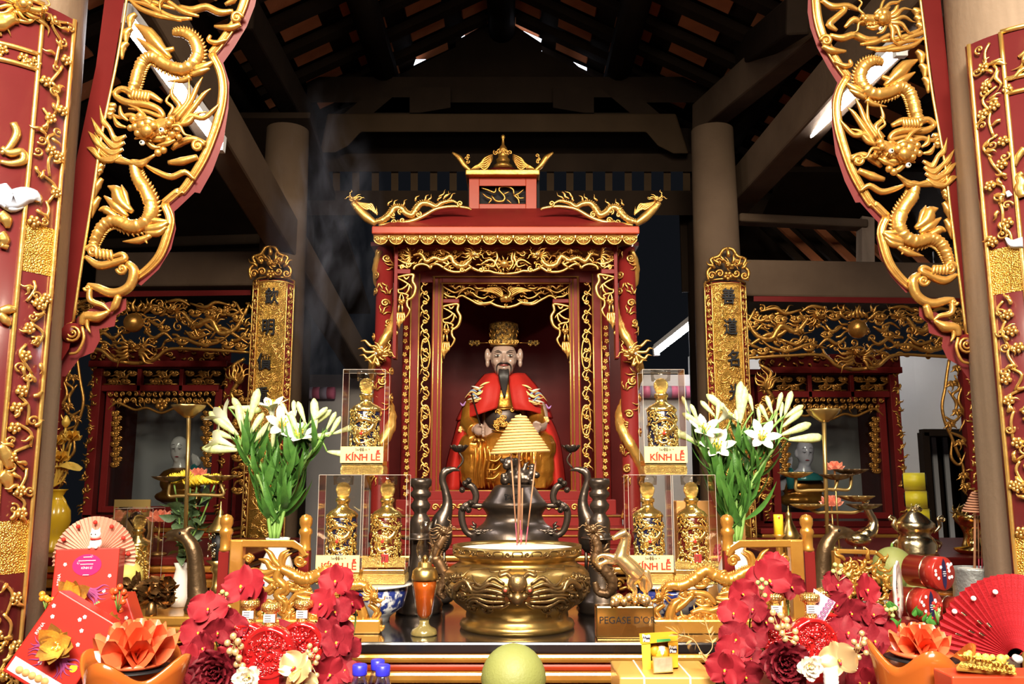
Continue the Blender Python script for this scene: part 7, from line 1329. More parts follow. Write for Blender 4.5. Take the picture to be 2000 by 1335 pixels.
def giftbox(cpx, cpy, Y, w, h, d, roll, yaw, lab, oval=False, window=True, flower=None, sticker=None):
    c = P(cpx, cpy, Y); Rm = Matrix.Rotation(yaw, 4, 'Z')@Matrix.Rotation(-.12, 4, 'X')@Matrix.Rotation(roll, 4, 'Y'); T = Matrix.Translation(c)@Rm; W = lambda x, y, z: T@Vector((x, y, z)); t = thing('gift_box', lab, 'gift box', W(0, 0, -h/2), 'red gift boxes')
    M().box((0, 0, 0), (w, d, h)).xf(T).obj('carton', GBR, t, smooth=False, bevel=.003); fn = lambda u, v, w_=0: W(u, -d/2-.0008-w_*.2, -v)
    cc = C(fn, 1.0); rr = random.Random(cpx); cc.squash = .12
    for s in (-1, 1):
        for i in range(7): cc.flame((s*.01, .012), PI/2-s*(.35+.22*i), .05, .007, .2, i)
    cc.obj('printed_plume', VIO, t, kind='stuff', split=0); cc = C(fn, 1.0); cc.squash = .12
    for i in range(9): cc.flower((rr.uniform(-.45, .45)*w, rr.uniform(-.45, .3)*h), .0045)
    cc.obj('printed_blossom', WPR, t, kind='stuff', split=0)
    if oval:
        o = M().prism([(.002+math.cos(a)*.034, -.045+math.sin(a)*.026) for a in [i*2*PI/32 for i in range(32)]], fn, .0005, .0015).obj('pink_oval_label', PKO, t, smooth=False); rt = (Rm@Matrix.Rotation(PI/2, 4, 'X')).to_euler()
        text('KÍNH LÍ', WPR, 'label_lettering', o, fn(.002, -.038, .002), .0075, .0002, rot=rt); ln = M()
        for i, wv in ((0, .018), (1, .04), (2, .03), (5, .014)): ln.box((.002, -d/2-.0028, .064-i*.0085), (wv, .0004, .0016))
        ln.xf(T).obj('label_print', WPR, o, smooth=False, kind='stuff')
    text('REINA', WPR, 'side_lettering', t, fn(-.4*w, -.012, .001), .01, .0002, rot=(Rm@Matrix.Rotation(PI/2, 4, 'X')@Matrix.Rotation(PI/2, 4, 'Z')).to_euler())
    if window:
        wz = .3*h; M().prism([(-.46*w, wz), (.46*w, wz), (.46*w, wz+.16*h), (-.46*w, wz+.16*h)], fn, .0003, .001).obj('print_panel', LILA, t, smooth=False)
        for i in range(5): M().tube([fn(-.3*w+i*.1*w, wz+.1*h-i*.008*h, 0), fn(-.3*w+i*.1*w, wz+.1*h-i*.008*h, .0025)], .055*w, 14).obj('printed_biscuit', COOK, t)
    if sticker: M().prism([(sticker[0]+math.cos(a)*.008, sticker[1]+math.sin(a)*.009) for a in [i*2*PI/16 for i in range(16)]], fn, .0005, .0012).obj('round_sticker', sticker[2], t, smooth=False)
    if flower: poinsettia(t, fn(flower[0], flower[1], .006), .06, Rm@Vector((0, -1, .15)), cpx)
    return t
giftbox(172, 1140, 2.16, .15, .17, .05, -.02, .12, 'upright red gift box with pink oval label in front of the tan fan', True, True, (-.02, .03), (.035, .05, GRNL))
giftbox(128, 1262, 1.94, .15, .19, .06, .52, .1, 'red gift box tilted left with biscuit print, lowest of the pile', False, True, (-.005, 0), (.05, .02, YLT))
giftbox(218, 1255, 2.075, .15, .19, .06, -.42, .0, 'red gift box tilted right behind the left orange lotus candle', False, False, (.02, -.03))
giftbox(112, 1228, 2.232, .07, .09, .02, .3, .0, 'small red gift box half hidden at the back of the gift pile', False, False, (.0, -.0))
zg = min(P(128, 1262, 1.94).z-.127, P(218, 1255, 2.075).z-.123); xg = X3(175, 1.99, zg); M().box((xg, 2.0, (ZO+zg)/2), (.25, .2, zg-ZO)).obj('display_block', REDD, None, 'low red block under the pile of gift boxes', 'stand', smooth=False, bevel=.004)
zg = P(172, 1140, 2.16).z-.0885; M().box((X3(172, 2.165, zg), 2.165, (ZO+zg)/2), (.13, .036, zg-ZO)).obj('display_block', REDD, None, 'tall red block behind the pile holding up the upright box', 'stand', smooth=False, bevel=.003)
BERO = mat('orange_berry', (.75, .25, .02), 0, .3, coat=.4); BERR = mat('red_orange_berry', (.65, .08, .02), 0, .3, coat=.4)
for px, py, mt_, lab in ((92, 1165, BERO, 'cluster of yellow orange berries left of the upright red box'), (232, 1168, BERR, 'cluster of red orange berries right of the upright red box')):
    rr = random.Random(px); q = P(px, py, 2.0); t = thing('berry_spray', lab, 'berries', q); 
    for i in range(9): p = P(px+rr.uniform(-14, 14), py+rr.uniform(-26, 24), 2.0+rr.uniform(-.02, .02)); M().ball(p, .0072, 10).obj('berry', mt_, t); M().tube([q-Vector((0, 0, .03)), p], .0012, 5).obj('stalk', STEM, t)
# small white cat figurine on the upright box
CATW = mat('white_glaze', (.82, .76, .72), 0, .25, coat=.6); zc = ZY(1074, 2.16)+.002; x = X3(186, 2.16, zc); t = thing('cat_figurine', 'tiny white cat figurine with red collar on the upright red box', 'figurine', (x, 2.16, zc)); m = M(); m.ball((x, 2.16, zc+.014), (.016, .013, .016), 14); m.ball((x, 2.156, zc+.036), (.014, .012, .0125), 14)
for s in (-1, 1): m.tube([(x+s*.007, 2.156, zc+.044), (x+s*.011, 2.156, zc+.054)], [.005, .001], 8); m.ball((x+s*.008, 2.146, zc+.006), (.005, .007, .005), 8)
m.obj('body', CATW, t, remesh=.002); M().lathe([(.0115, zc+.024), (.0125, zc+.026), (.0115, zc+.028)], 20, (x, 2.158, 0)).obj('collar', REDINK, t)
for s in (-1, 1): M().ball((x+s*.005, 2.1445, zc+.038), .0016, 6).obj('eye', INK, t)
# ---------------- wavy orange pots with lotus candles ----------------
ORP = mat('orange_glaze', (.5, .13, .02), 0, .2, None, (4, (.38, .09, .015), .3), coat=.7); ORC = mat('orange_wax', (.8, .14, .05), 0, .35, sub=.15, coat=.3); orm = petmesh(ORC)
def wavy(px, ymid, Y, lab, lab2, r=.085, lr=.07):
    z = ZY(ymid, Y); x = X3(px, Y, z); t = thing('wavy_pot', lab, 'pot', (x, Y, ZO), 'wavy rimmed orange pots'); h = z-ZO
    M().grid(lambda u, v: (lambda rr_, a: (x+rr_*math.cos(a), Y+rr_*math.sin(a), ZO+h*v+.02*(max(0, v-.35)/.65)**2*math.sin(a*4+2.4)))(.05+.018*v+(r-.05)*max(0, v-.3)**1.2*(1+.3*math.sin(u*2*PI*4+2.4)), u*2*PI), 80, 14, cu=True).obj('pot_wall', ORP, t, solid=.006); M().lathe([(.05, ZO), (.052, ZO+.004), (0, ZO+.004)], 32, (x, Y, 0)).obj('pot_base', ORP, t)
    c = Vector((x, Y, z-.012)); q = thing('lotus_candle', lab2, 'candle', c, 'orange lotus candles'); M().lathe([(.02, 0), (.05, .004), (.06, .012), (.02, .014)], 24, c).obj('wax_base', ORC, q); M().lathe([(.055, -.004), (.07, .0), (.055, .002), (0, .001)], 32, c).obj('black_saucer', INK, q); lotus(q, c+Vector((0, 0, .002)), lr, orm, ((6, .2, .95), (8, .5, 1.0), (9, .85, 1.05))); M().tube([c+Vector((0, 0, .02)), c+Vector((.002, 0, .065))], .0012, 6).obj('wick', WPR, q)
wavy(265, 1292, 1.76, 'wavy rimmed orange pot at the left front', 'orange lotus candle in the left wavy pot', .1, .098); wavy(1798, 1272, 1.76, 'wavy rimmed orange pot at the right front', 'orange lotus candle in the right wavy pot')
# ---------------- orchid arrangements ----------------
ORD = mat('crimson_orchid', (.16, .008, .016), 0, .6, None, (7, (.24, .015, .026), .3), spec=.2); ORL = mat('red_orchid', (.27, .013, .024), 0, .6, None, (7, (.22, .01, .018), .3), spec=.2); PEO = mat('dark_peony', (.08, .004, .01), 0, .55, None, (8, (.17, .01, .018), .3), spec=.2); WFL = mat('cream_silk', (.8, .74, .62), 0, .6); GPET = mat('pale_gold_petal', (.8, .6, .3), .6, .3); PRL = mat('gold_pearl', (.75, .55, .28), .5, .22, coat=.5); LIPM = mat('orchid_lip', (.42, .015, .04), 0, .4)
def pet(ruf, wd): return M().grid(lambda u, v: ((u-.5)*2*wd*(math.sin(PI*(.06+.9*v**.85))**.55), .16*math.sin(u*PI*2*ruf+1)*v*v*.5-.22*v*v, v+.03*math.sin(u*PI*4*ruf)), 11, 8)
def petal_data(m, mt):
    o = m.obj('petal', mt, TMP, origin=(0, 0, 0)); return o
pD = {k: (petal_data(pet(1.5, .74), mt_), petal_data(pet(1, .42), mt_)) for k, mt_ in (('d', ORD), ('l', ORL), ('g', GPET))}
lipm = M(); lipm.ball((0, -.1, 0), (.09, .1, .09), 10); lipm.tube([(0, -.1, -.05), (0, -.22, -.16), (0, -.2, -.28)], [.06, .08, .02], 8); lipT = tmpl(lipm, 'orchid_flower', LIPM); cenT = tmpl(M().ball((0, -.24, -.02), (.06, .06, .08), 8), 'column_tip', POLL)
def orchid(par, c, r, kind, rr, tw=None):
    q = Matrix.Translation(Vector(c)-WL[par.name])@Matrix.Rotation(rr.uniform(-.55, .55), 4, 'Z')@Matrix.Rotation(rr.uniform(-.5, .35), 4, 'X')@Matrix.Rotation(rr.uniform(-.6, .6), 4, 'Y')@Matrix.Diagonal((r, r, r, 1)); f = part_copy(lipT, par, q); part_copy(cenT, f, Matrix.Identity(4)); big, sml = pD[kind]
    for a, o, k in ((1.35, big, 1.0), (-1.35, big, 1.0), (0, sml, .95), (2.35, sml, .9), (-2.35, sml, .9)): part_copy(o, f, Matrix.Rotation(a, 4, 'Y')@Matrix.Rotation(rr.uniform(-.15, .25), 4, 'X')@Matrix.Diagonal((k, k, k, 1)))
ppT = petal_data(pet(2, .55), PEO); wpT = petal_data(pet(1, .5), WFL)
def peony(par, c, r, o, rr, n=34, core=PEO):
    ce = M().ball(c, r*.25, 10).obj('peony_flower' if o is ppT else 'cream_flower', core, par)
    for i in range(n): e = .15+1.35*(i/n)**.8; k = .45+.6*i/n; part_copy(o, ce, Matrix.Translation(Vector(c)-WL[ce.name])@Matrix.Rotation(PI/2, 4, 'X')@Matrix.Rotation(i*2.4, 4, 'Z')@Matrix.Rotation(-e, 4, 'X')@Matrix.Translation((0, 0, .15*r))@Matrix.Diagonal((r*k*.8,)*3+(1,)))
def spray(par, pts, Y, r, mt, km, rr, nm='pearl', stalk=True):
    root = P(*km([pts[0]])[0], Y)
    for p in pts:
        q = P(*km([p])[0], Y+rr.uniform(-.012, .012)); M().ball(q, r, 12).obj(nm, mt, par)
        if stalk: M().tube([root+Vector((0, .01, -.02)), q], .0012, 5).obj('wire_stalk', GPET, par)
def basket(cx, zt_, w, lab, Y=1.98):
    t = thing('flower_arrangement', lab, 'flower arrangement', (cx, Y, ZO), 'gift flower arrangements'); M().box((cx, Y, (ZO+zt_)/2), (w, .17, zt_-ZO)).obj('gift_tray', mat('maroon_tray', (.12, .01, .015), 0, .5), t, smooth=False, bevel=.006); return t
k6 = cropmap(1350, 1035, 4.45); zb_ = ZY(1322, 1.98)
aL = basket(X3(535, 1.98, .9), zb_, .34, 'crimson orchid arrangement with gold pearls around the left red bottles'); aR = basket(X3(1570, 1.98, .9), zb_, .38, 'crimson orchid and peony arrangement around the right red bottles')
def arrange(t, km, lst, Y0, seed):
    rr = random.Random(seed)
    for (x, y, r, kd, dy) in lst:
        c = P(*km([(x, y)])[0], Y0+dy); orchid(t, c, mm(r/4.45, Y0)*1.05, kd, rr); M().tube(cr([c+Vector((0, .012, 0)), c+Vector((0, .04, -.05)), Vector((c.x*.9+WL[t.name].x*.1, Y0+.082, zb_))], 4), .002, 5).obj('stem', STEM, t)
arrange(aL, k2, [(560, 500, 190, 'l', .06), (250, 690, 150, 'l', .0), (390, 770, 120, 'd', .02), (160, 900, 140, 'l', -.02), (330, 880, 130, 'd', -.03), (490, 840, 110, 'd', .02), (230, 1020, 130, 'd', -.05), (90, 1140, 140, 'l', -.05), (180, 1230, 130, 'd', -.08), (420, 1130, 130, 'l', -.02), (700, 600, 110, 'd', .08), (1370, 450, 150, 'l', .06), (1250, 650, 140, 'l', .02), (1370, 720, 140, 'd', .03), (1510, 620, 120, 'l', .05), (1290, 880, 130, 'd', .0), (1390, 980, 150, 'd', -.03), (1300, 1250, 150, 'l', -.06), (1480, 1040, 110, 'd', .0), (1400, 860, 110, 'd', .04), (1430, 1220, 120, 'd', -.04), (1330, 1120, 120, 'd', .0), (1010, 1200, 130, 'g', -.12), (1060, 1330, 120, 'g', -.12)], 1.98, 4)
arrange(aR, k6, [(670, 440, 190, 'l', .05), (440, 550, 130, 'l', .03), (370, 730, 130, 'l', .0), (540, 690, 120, 'd', .0), (650, 790, 120, 'd', .0), (400, 950, 150, 'd', -.02), (540, 960, 120, 'd', .0), (360, 1050, 140, 'l', -.03), (300, 1210, 150, 'l', -.07), (460, 1260, 140, 'd', -.05), (500, 1120, 120, 'd', -.02), (730, 290, 110, 'l', .09), (880, 490, 120, 'd', .07), (1260, 480, 130, 'd', .05), (1510, 520, 140, 'l', .05), (1270, 640, 120, 'd', .04), (1380, 710, 130, 'd', .02), (1570, 740, 120, 'd', .04), (1650, 860, 130, 'l', .04), (1350, 900, 150, 'd', .0), (1590, 970, 140, 'd', .0), (1660, 1130, 140, 'd', -.03), (1500, 1200, 140, 'd', -.02), (1550, 1320, 130, 'l', -.07), (1440, 830, 110, 'd', .03), (1450, 1330, 120, 'd', -.06), (1650, 1300, 120, 'd', -.05), (1290, 1130, 140, 'g', -.12)], 1.98, 9)
rr = random.Random(8)
peony(aL, P(*k2([(330, 1230)])[0], 1.9), mm(52, 1.9), ppT, rr); peony(aR, P(*k6([(800, 1150)])[0], 1.9), mm(52, 1.9), ppT, rr); peony(aL, P(*k2([(600, 1280)])[0], 1.86), mm(30, 1.86), wpT, rr, 20, POLL); peony(aR, P(*k6([(1030, 1185)])[0], 1.86), mm(28, 1.86), wpT, rr, 20, POLL); peony(aR, P(*k6([(1720, 1300)])[0], 1.86), mm(26, 1.86), wpT, rr, 18, POLL)
spray(aL, [(470, 920), (420, 980), (510, 965), (535, 1010), (440, 1050), (490, 1060), (460, 1090), (520, 1110), (500, 1165), (550, 1180)], 1.88, .0075, PRL, k2, rr); spray(aL, [(1140, 1085), (1135, 1005), (1185, 1040), (1120, 1055), (1205, 1105), (1190, 1150), (1140, 1195), (1100, 1125), (1195, 1260)], 1.88, .006, PRL, k2, rr)
spray(aR, [(790, 830), (710, 715), (780, 740), (695, 780), (830, 780), (750, 845), (835, 835), (790, 895), (905, 880), (910, 940), (815, 945), (890, 975)], 1.88, .007, PRL, k6, rr); spray(aR, [(1450, 1010), (1483, 895), (1510, 950), (1415, 970), (1500, 980), (1390, 1045), (1520, 1065), (1455, 1105)], 1.88, .0065, PRL, k6, rr)
GBUD = mat('pale_green_bud', (.4, .45, .16), 0, .5); spray(aL, [(380, 600), (345, 570), (410, 555), (430, 670), (375, 535)], 2.0, .0055, GBUD, k2, rr, 'bud'); spray(aR, [(610, 500), (580, 455), (650, 460), (640, 565), (615, 430)], 1.95, .0055, GBUD, k6, rr, 'bud'); spray(aR, [(1290, 370), (1235, 355), (1365, 385), (1300, 310), (1250, 300)], 2.02, .0055, GBUD, k6, rr, 'bud'); spray(aR, [(1740, 690), (1700, 690), (1770, 680), (1750, 740)], 2.0, .0055, GBUD, k6, rr, 'bud')
fil = tmpl(leafgrid(.3, .2), 'foliage_leaf', ORD)
for t, km, xs in ((aL, k2, (60, 1500)), (aR, k6, (200, 1700))):
    for i in range(70): p = P(*km([(rr.uniform(*xs), rr.uniform(900, 1330))])[0], 2.085+rr.uniform(-.01, .02)); d = p+Vector((rr.uniform(-1, 1), rr.uniform(-1, .2), rr.uniform(-.2, 1))).normalized()*.05; part_copy(fil, t, Matrix.Translation(-WL[t.name])@align(p, d, rr.uniform(0, 6), .05))
# ---------------- round red bottles ----------------
RGL = mat('red_bottle_glass', (.4, .012, .012), 0, .12, None, (8, (.28, .006, .008), .3), coat=1); CAPG = mat('gold_cap', (.95, .62, .18), .9, .25, (300, .6, 'voro'))
def flask(km, ctr, r, cap, Y, lab, grp):
    cx, cy = km([ctr])[0]; c = P(cx, cy, Y); R_ = mm(r/4.45, Y); t = thing('round_bottle', lab, 'bottle', (c.x, Y, zb_+.001), grp); rot = Matrix.Rotation(PI/2, 4, 'X')
    M().lathe([(0, -.026), (R_*.8, -.026), (R_*.96, -.02), (R_, -.008), (R_, .008), (R_*.96, .02), (R_*.86, .026), (R_*.82, .022), (0, .022)], 48, c, mtx=rot).obj('flask', RGL, t); M().box((c.x, Y, (zb_+c.z-R_*.8)/2), (R_*1.0, .04, max(.01, c.z-R_*.8-zb_))).obj('foot', RGL, t, smooth=False)
    fn = lambda u, v, w_=0: Vector((c.x+u, Y-.022-w_, c.z-v)); cc = C(fn, 1.0); q = random.Random(int(cx))
    for i in range(80): a = q.uniform(0, 6.28); k = R_*.76*math.sqrt(q.random()); (cc.flame if i % 2 else cc.curl)((k*math.cos(a), k*math.sin(a)), *((q.uniform(0, 6), .018, .005, .3, i, .001) if i % 2 else (.006, .004, 1.2, q.uniform(0, 6), 1, .001)))
    cc.flower((0, -R_*.35), .012, .003); cc.obj('moulded_relief', RGL, t, kind='stuff', split=0)
    kx, ky = km([cap])[0]; zc = P(kx, ky, Y).z; zn = c.z+R_*.92; M().lathe([(.013, zn-.004), (.015, zn+.004), (.0125, zn+.01), (.0125, zc-.014), (.014, zc-.012)], 24, (c.x, Y, 0)).obj('neck', CAPG, t); M().lathe([(.012, zc-.016), (.0215, zc-.011), (.0222, zc-.001), (.02, zc+.003), (.01, zc+.006), (0, zc+.0065)], 32, (c.x, Y, 0)).obj('cap', CAPG, t); M().box((c.x, Y-.0128, (zn+zc)/2-.003), (.025, .004, .017)).obj('neck_label', WPR, t, smooth=False)
    lb = M()
    for i in range(3): lb.box((c.x-.003, Y-.0152, (zn+zc)/2-.008+i*.005), (.014, .0005, .0014))
    lb.obj('label_print', GREYK, t, smooth=False, kind='stuff')
flask(k2, (785, 1055), 215, (793, 650), 1.93, 'round red bottle in front among the left orchids', 'round red bottles on the left'); flask(k2, (600, 1000), 190, (605, 620), 2.02, 'round red bottle behind left among the left orchids', 'round red bottles on the left'); flask(k2, (1068, 1000), 200, (1068, 622), 2.0, 'round red bottle behind right among the left orchids', 'round red bottles on the left')
flask(k6, (1050, 960), 195, (978, 568), 1.95, 'round red bottle in front among the right orchids', 'round red bottles on the right'); flask(k6, (1180, 900), 180, (1155, 525), 2.04, 'round red bottle behind the pink banknote', 'round red bottles on the right'); flask(k6, (740, 930), 150, (755, 560), 2.04, 'round red bottle half hidden behind pearls on the right', 'round red bottles on the right')
NOTE = mat('pink_banknote', (.72, .5, .62), 0, .5, None, (14, (.6, .42, .6))); bn = [P(*q, 1.95) for q in k6([(1065, 505), (1255, 625), (1150, 800), (1040, 720)])]; t = thing('banknote', 'pink folded banknote tucked between the right red bottles', 'banknote', bn[3]); m = M(); m.add([tuple(q) for q in bn], [(0, 1, 2, 3)]); m.obj('note', NOTE, t, solid=.0006, smooth=False); text('50000', mat('violet_ink', (.22, .06, .2), 0, .5), 'denomination', t, P(*k6([(1172, 690)])[0], 1.945), .021, .0002, rot=(PI/2, -.95, 0)); M().tube([P(*k6([(1070, 545)])[0], 1.949), P(*k6([(1070, 545)])[0], 1.946)], .002, 8).obj('hole_mark', INK, t)
# ---------------- water bottles, small silver-capped bottle, pomelo, sweets ----------------
BCAP = mat('blue_cap', (.03, .03, .6), 0, .35); PET = film('clear_plastic', (.9, .95, 1), .12); PLAB = mat('blue_label', (.05, .08, .5), 0, .4)
for px, py, Y, lab in ((703, 1296, 1.86, 'water bottle with blue cap, left of the three'), (738, 1287, 2.0, 'water bottle with blue cap, rear of the three'), (748, 1297, 1.86, 'water bottle with blue cap, right of the three')):
    z = ZY(py, Y); x = X3(px, Y, z); h = z-ZO; t = thing('water_bottle', lab, 'bottle', (x, Y, ZO), 'blue capped water bottles'); M().lathe([(.021, 0), (.023, .006), (.023, h-.075), (.022, h-.055), (.0155, h-.032), (.013, h-.026), (.013, h-.02)], 28, (x, Y, ZO)).obj('bottle', PET, t); M().lathe([(.0145, h-.022), (.0155, h-.02), (.0155, h-.002), (.013, h), (0, h)], 24, (x, Y, ZO)).obj('cap', BCAP, t); M().lathe([(.0233, h-.15), (.0233, h-.1)], 28, (x, Y, ZO)).obj('label', PLAB, t)
z = ZY(1305, 1.76); x = X3(1622, 1.76, z); t = thing('capped_bottle', 'small bottle with white ribbed cap in front of the right orchids', 'bottle', (x, 1.76, ZO)); h = z-ZO; M().lathe([(.02, 0), (.022, .006), (.022, h-.05), (.013, h-.03)], 24, (x, 1.76, ZO)).obj('bottle', GLZ, t); M().lathe([(.0145, h-.034)]+[(q, h-.032+i*.004) for i, q in enumerate((.0148, .0138, .0148, .0138, .0148, .0138, .0148))]+[(.012, h), (0, h)], 24, (x, 1.76, ZO)).obj('ribbed_cap', WPR, t)
zp = ZY(1256, 2.0); x = X3(1003, 2.0, zp); rP = .0735; zq = zp-rP*2.1; fruit(1003, 0, 2.0, rP, zq, POM, 'large pale green pomelo at the front centre', 'pomelo', stem=False); t = thing('fruit_stand', 'footed dish under the front pomelo', 'dish', (x, 2.0, ZO)); M().lathe([(.05, ZO), (.02, ZO+.01), (.02, zq-.02), (.07, zq-.004), (.075, zq+.004), (.03, zq), (0, zq)], 32, (x, 2.0, 0)).obj('dish', WPORC, t)
GCR = mat('gold_carton', (.6, .32, .06), .2, .4, None, (3, (.56, .36, .12), .3), coat=.15); YC = mat('yellow_sweet_carton', (.62, .38, .015), 0, .45, None, (6, (.62, .27, .02), .25)); k10 = cropmap(1200, 1200, 9.09); Ys = 2.05
a, b = P(*k10([(0, 880)])[0], Ys), P(*k10([(1640, 880)])[0], Ys); t = thing('gold_gift_carton', 'wide gold carton under the sweet box at the front', 'gift box', ((a.x+b.x)/2, Ys, ZO)); zcr = P(1250, 1307.5, 2.03).z; a.z = zcr; M().box(((a.x+b.x)/2, 2.045, (ZO+zcr)/2), (b.x-a.x, .17, zcr-ZO)).obj('carton', GCR, t, smooth=False, bevel=.004)
for px in (420, 1200): q = P(*k10([(px, 900)])[0], Ys); M().box((q.x, 2.045, (ZO+zcr)/2), (.004, .173, zcr-ZO+.002)).obj('ribbon', WPR, t, smooth=False)
t = thing('sweet_box', 'yellow fruit sweet display box on the gold carton', 'sweet box', P(*k10([(800, 975)])[0], 2.03)); f10 = lambda Y: (lambda u, v, w_=0: P(*k10([(u, v)])[0], Y-w_)); fS = f10(2.03)
M().prism([(440, 330), (1120, 290), (1130, 460), (460, 525)], fS, 0, -.05).obj('top_flap', YC, t, smooth=False); M().prism([(480, 525), (640, 515), (650, 970), (505, 975)], fS, -.002, -.05).obj('left_panel', mat('lime_print', (.5, .55, .05), 0, .45), t, smooth=False); M().prism([(950, 490), (1120, 460), (1130, 930), (1000, 945)], fS, -.002, -.05).obj('right_panel', YC, t, smooth=False); M().prism([(500, 820), (1130, 800), (1135, 935), (505, 975)], fS, -.01, -.05).obj('tray_front', YC, t, smooth=False); M().prism([(480, 500), (1130, 470), (1130, 940), (500, 970)], fS, -.048, -.05).obj('back_panel', YC, t, smooth=False)
text('Fruit\nPlus', WPR, 'brand_lettering', t, fS(565, 415, .001), .0095, .0004, weld=.0006); M().prism([(498, 365), (625, 358), (632, 470), (512, 478)], fS, .0003, 0).obj('brand_plate', DKB, t, smooth=False); M().prism([(965, 560), (1105, 550), (1112, 662), (975, 680)], fS, .0003, 0).obj('brand_plate', DKB, t, smooth=False); text('Fruit\nPlus', WPR, 'brand_lettering', t, fS(1040, 610, .001), .009, .0004, weld=.0004); M().prism([(750, 435), (980, 420), (1010, 450), (960, 470), (750, 490)], fS, .0006, 0).obj('green_swoosh', mat('green_print', (.05, .3, .08), 0, .5), t, smooth=False)
for i in range(4): M().ball(fS(720+i*60, 640+(i % 2)*30, -.02), (.013, .01, .014), 10).obj('wrapped_sweet', (YC, bpy.data.materials['lime_print'], WPR, YC)[i], t)
t = thing('small_sweet_box', 'small square sweet box with pink picture leaning on the yellow box', 'sweet box', P(*k10([(860, 1040)])[0], 1.985)); fS = f10(1.985); M().prism([(670, 740), (1030, 735), (1045, 1015), (695, 1040)], fS, 0, -.03).obj('carton', GCR, t, smooth=False); M().prism([(695, 765), (1015, 755), (1030, 1000), (710, 1025)], fS, .0008, 0).obj('picture', mat('pink_brown_picture', (.5, .2, .14), 0, .4, None, (40, (.7, .42, .32), .2)), t, smooth=False)
CEL = film('cellophane', (1, .98, .95), .0, .97, .12); a0 = [fS(20, 1050, .006), fS(400, 225, .006), fS(1180, 180, .006), fS(1640, 1050, .006)]; m = M(); m.add([tuple(q) for q in a0]+[tuple(q+Vector((0, .125, 0))) for q in a0], [(0, 1, 2, 3), (0, 4, 5, 1), (1, 5, 6, 2), (2, 6, 7, 3)]); m.obj('cellophane_wrap', CEL, None, 'clear cellophane stretched over the yellow sweet box', 'wrapping', smooth=False)
# gold leaf sprig and red box with yellow carving
t = thing('gold_leaf_sprig', 'thin gold leaf sprig arching beside the right orchids', 'sprig', P(*k10([(1700, 920)])[0], 1.98)); f1 = f10(1.98); glT = tmpl(leafgrid(.26, .1), 'leaf', GPET); b = WL[t.name]
for path, lv in (([(1700, 920), (1560, 700), (1400, 440), (1130, 350)], ((1130, 350, 960, 390), (1150, 340, 880, 230), (1160, 340, 1000, 215), (1190, 360, 1090, 200), (1260, 400, 1200, 240), (1330, 420, 1290, 300), (1400, 440, 1410, 340), (1210, 380, 1090, 470), (1290, 410, 1180, 490), (1380, 450, 1270, 540), (1450, 520, 1440, 640), (1540, 640, 1600, 780))), ([(1680, 900), (1500, 680), (1620, 715), (1720, 620), (1740, 500), (1680, 330), (1600, 60)], ((1600, 120, 1590, 20), (1620, 190, 1500, 140), (1640, 230, 1700, 130), (1650, 290, 1510, 240), (1680, 330, 1770, 200), (1700, 390, 1550, 350), (1710, 400, 1800, 290), (1730, 490, 1600, 450), (1740, 500, 1830, 410), (1560, 700, 1660, 860)))):
    pp = [f1(*q) for q in path]; M().tube(cr(pp, 5), .0012, 6).obj('stem', GPET, t)
    for (x0, y0, x1, y1) in lv: part_copy(glT, t, Matrix.Translation(-b)@align(f1(x0, y0), f1(x1, y1), rr.uniform(-.4, .4)))
k11 = cropmap(1740, 1050, 4.685); Yx = 1.58; fx = lambda u, v, w_=0: P(*k11([(u, v)])[0], Yx-w_*Yx/F); a, b = fx(555, 1200), fx(1300, 1290); t = thing('red_box', 'orange red box topped with yellow carved dragons at the right front', 'gift box', (a.x+.12, Yx, ZO)); M().box((a.x+.14, Yx+.035, (ZO+a.z)/2-.006), (.28, .07, a.z-ZO-.012)).obj('box_body', mat('orange_red_box', (.62, .06, .02), 0, .4, coat=.3), t, smooth=False, bevel=.003)
YW = mat('yellow_carving', (.72, .5, .1), .1, .5, (50, .4)); c = C(lambda u, v, w_=0: P(*k11([(u, v)])[0], Yx+.03-w_*.004), 4.685**-1*Yx/F); c.prism([(600, 1180), (640, 1130), (760, 1120), (1000, 1160), (1090, 1170), (1150, 1240), (1150, 1270), (600, 1215)], c.fn, 4, -8)
c2 = c
for x, y, r in ((700, 1080, 40), (720, 1050, 24), (800, 1080, 30), (870, 1100, 42), (930, 1090, 26), (1010, 1110, 46), (1060, 1090, 22), (740, 1140, 40), (980, 1170, 46), (1100, 1200, 40), (860, 1170, 36)): c.bl((x, y), r, .8, 10, 6)
for i in range(16): c.flame((660+i*30, 1090+i*7), -PI/2+(i % 5-2)*.5, 60, 22, .25, i, 6)
for i in range(14): c.curl((650+i*36, 1160+i*5), 24, 14, 1.3, i, 1, 8)
c.obj('dragon_carving', YW, t, split=0)
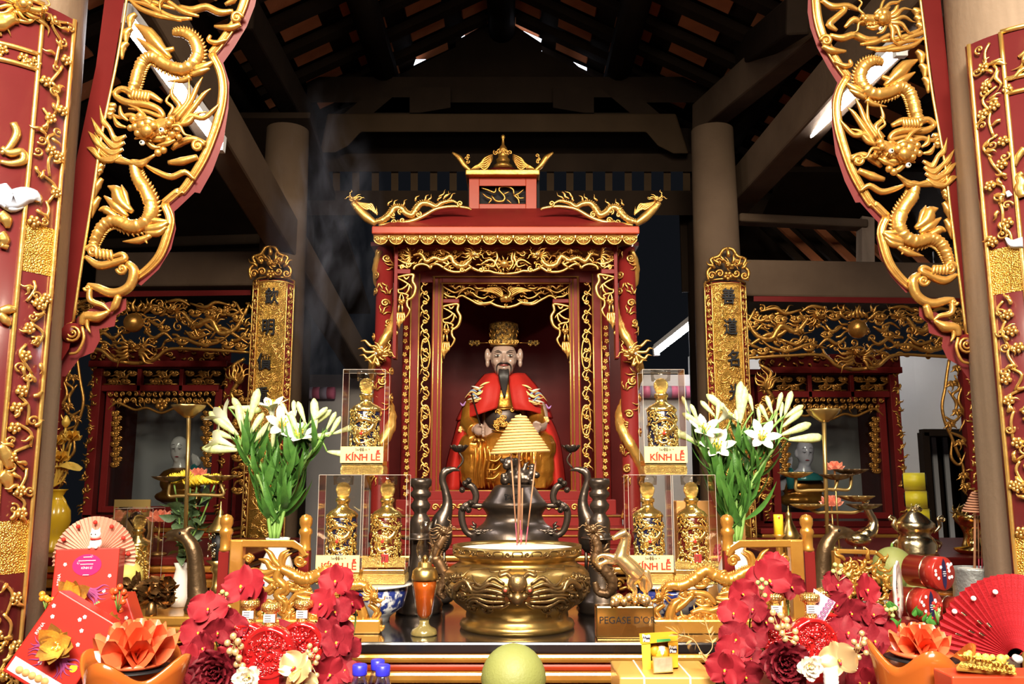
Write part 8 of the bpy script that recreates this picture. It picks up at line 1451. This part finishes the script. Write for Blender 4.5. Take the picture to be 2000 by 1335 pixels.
# red berries and green leaves near the right tins
rr = random.Random(31); t = thing('berry_spray', 'red berry spray with small green leaves beside the red fan', 'berries', fx(420, 760)); gl2 = tmpl(leafgrid(.42, .2), 'leaf', mat('fresh_green', (.1, .35, .06), 0, .5)); b = WL[t.name]; fy = lambda u, v: P(*k11([(u, v)])[0], 2.14)
for i in range(16): x, y = (rr.uniform(385, 460), rr.uniform(590, 660)) if i < 10 else (rr.uniform(330, 380), rr.uniform(680, 740)); q = fy(x, y); M().ball(q, .0035, 8).obj('berry', REDINK, t); M().tube([fy(430, 800), q], .001, 5).obj('stalk', STEM, t)
for x, y in ((200, 680), (240, 720), (270, 700), (300, 750), (330, 740), (350, 770), (30, 790), (60, 800), (20, 820), (370, 790), (220, 700), (10, 640), (40, 650)): p = fy(x, y+20); part_copy(gl2, t, Matrix.Translation(-b)@align(p, p+Vector((rr.uniform(-.02, .02), -.012, .02)), 0, .03))
drop(TMP)
# ---------------- incense smoke drifting left of the shrine ----------------
sm = bpy.data.materials.new('incense_smoke'); sm.use_nodes = True; nt = sm.node_tree; nt.nodes.clear(); N = nt.nodes.new
out = N('ShaderNodeOutputMaterial'); vol = N('ShaderNodeVolumeScatter'); vol.inputs['Color'].default_value = (.8, .82, 1, 1); vol.inputs['Anisotropy'].default_value = .2
tc = N('ShaderNodeTexCoord'); mp = N('ShaderNodeMapping'); mp.inputs['Scale'].default_value = (6, 6, 2.4); nz = N('ShaderNodeTexNoise'); nz.inputs['Scale'].default_value = 1.0; nz.inputs['Detail'].default_value = 5; nz.inputs['Distortion'].default_value = 1.6
rp = N('ShaderNodeValToRGB'); rp.color_ramp.elements[0].position = .5; rp.color_ramp.elements[1].position = .8
gr = N('ShaderNodeTexGradient'); gr.gradient_type = 'SPHERICAL'; m2 = N('ShaderNodeMapping'); m2.inputs['Scale'].default_value = (3.6, 3.6, 1.35); m2.inputs['Location'].default_value = (0, 0, 0)
mu = N('ShaderNodeMath'); mu.operation = 'MULTIPLY'; m3 = N('ShaderNodeMath'); m3.operation = 'MULTIPLY'; m3.inputs[1].default_value = 3.5
for a_, b_ in ((tc.outputs['Object'], mp.inputs[0]), (mp.outputs[0], nz.inputs[0]), (nz.outputs['Fac'], rp.inputs[0]), (tc.outputs['Object'], m2.inputs[0]), (m2.outputs[0], gr.inputs[0]), (rp.outputs[0], mu.inputs[0]), (gr.outputs['Fac'], mu.inputs[1]), (mu.outputs[0], m3.inputs[0]), (m3.outputs[0], vol.inputs['Density']), (vol.outputs[0], out.inputs['Volume'])): nt.links.new(a_, b_)
cS = P(630, 470, 3.5); M().ball(cS, (.28, .26, .74), 16).obj('incense_smoke', sm, None, 'thin blue grey incense smoke drifting up left of the canopy shrine', 'smoke', kind='stuff', origin=tuple(cS))
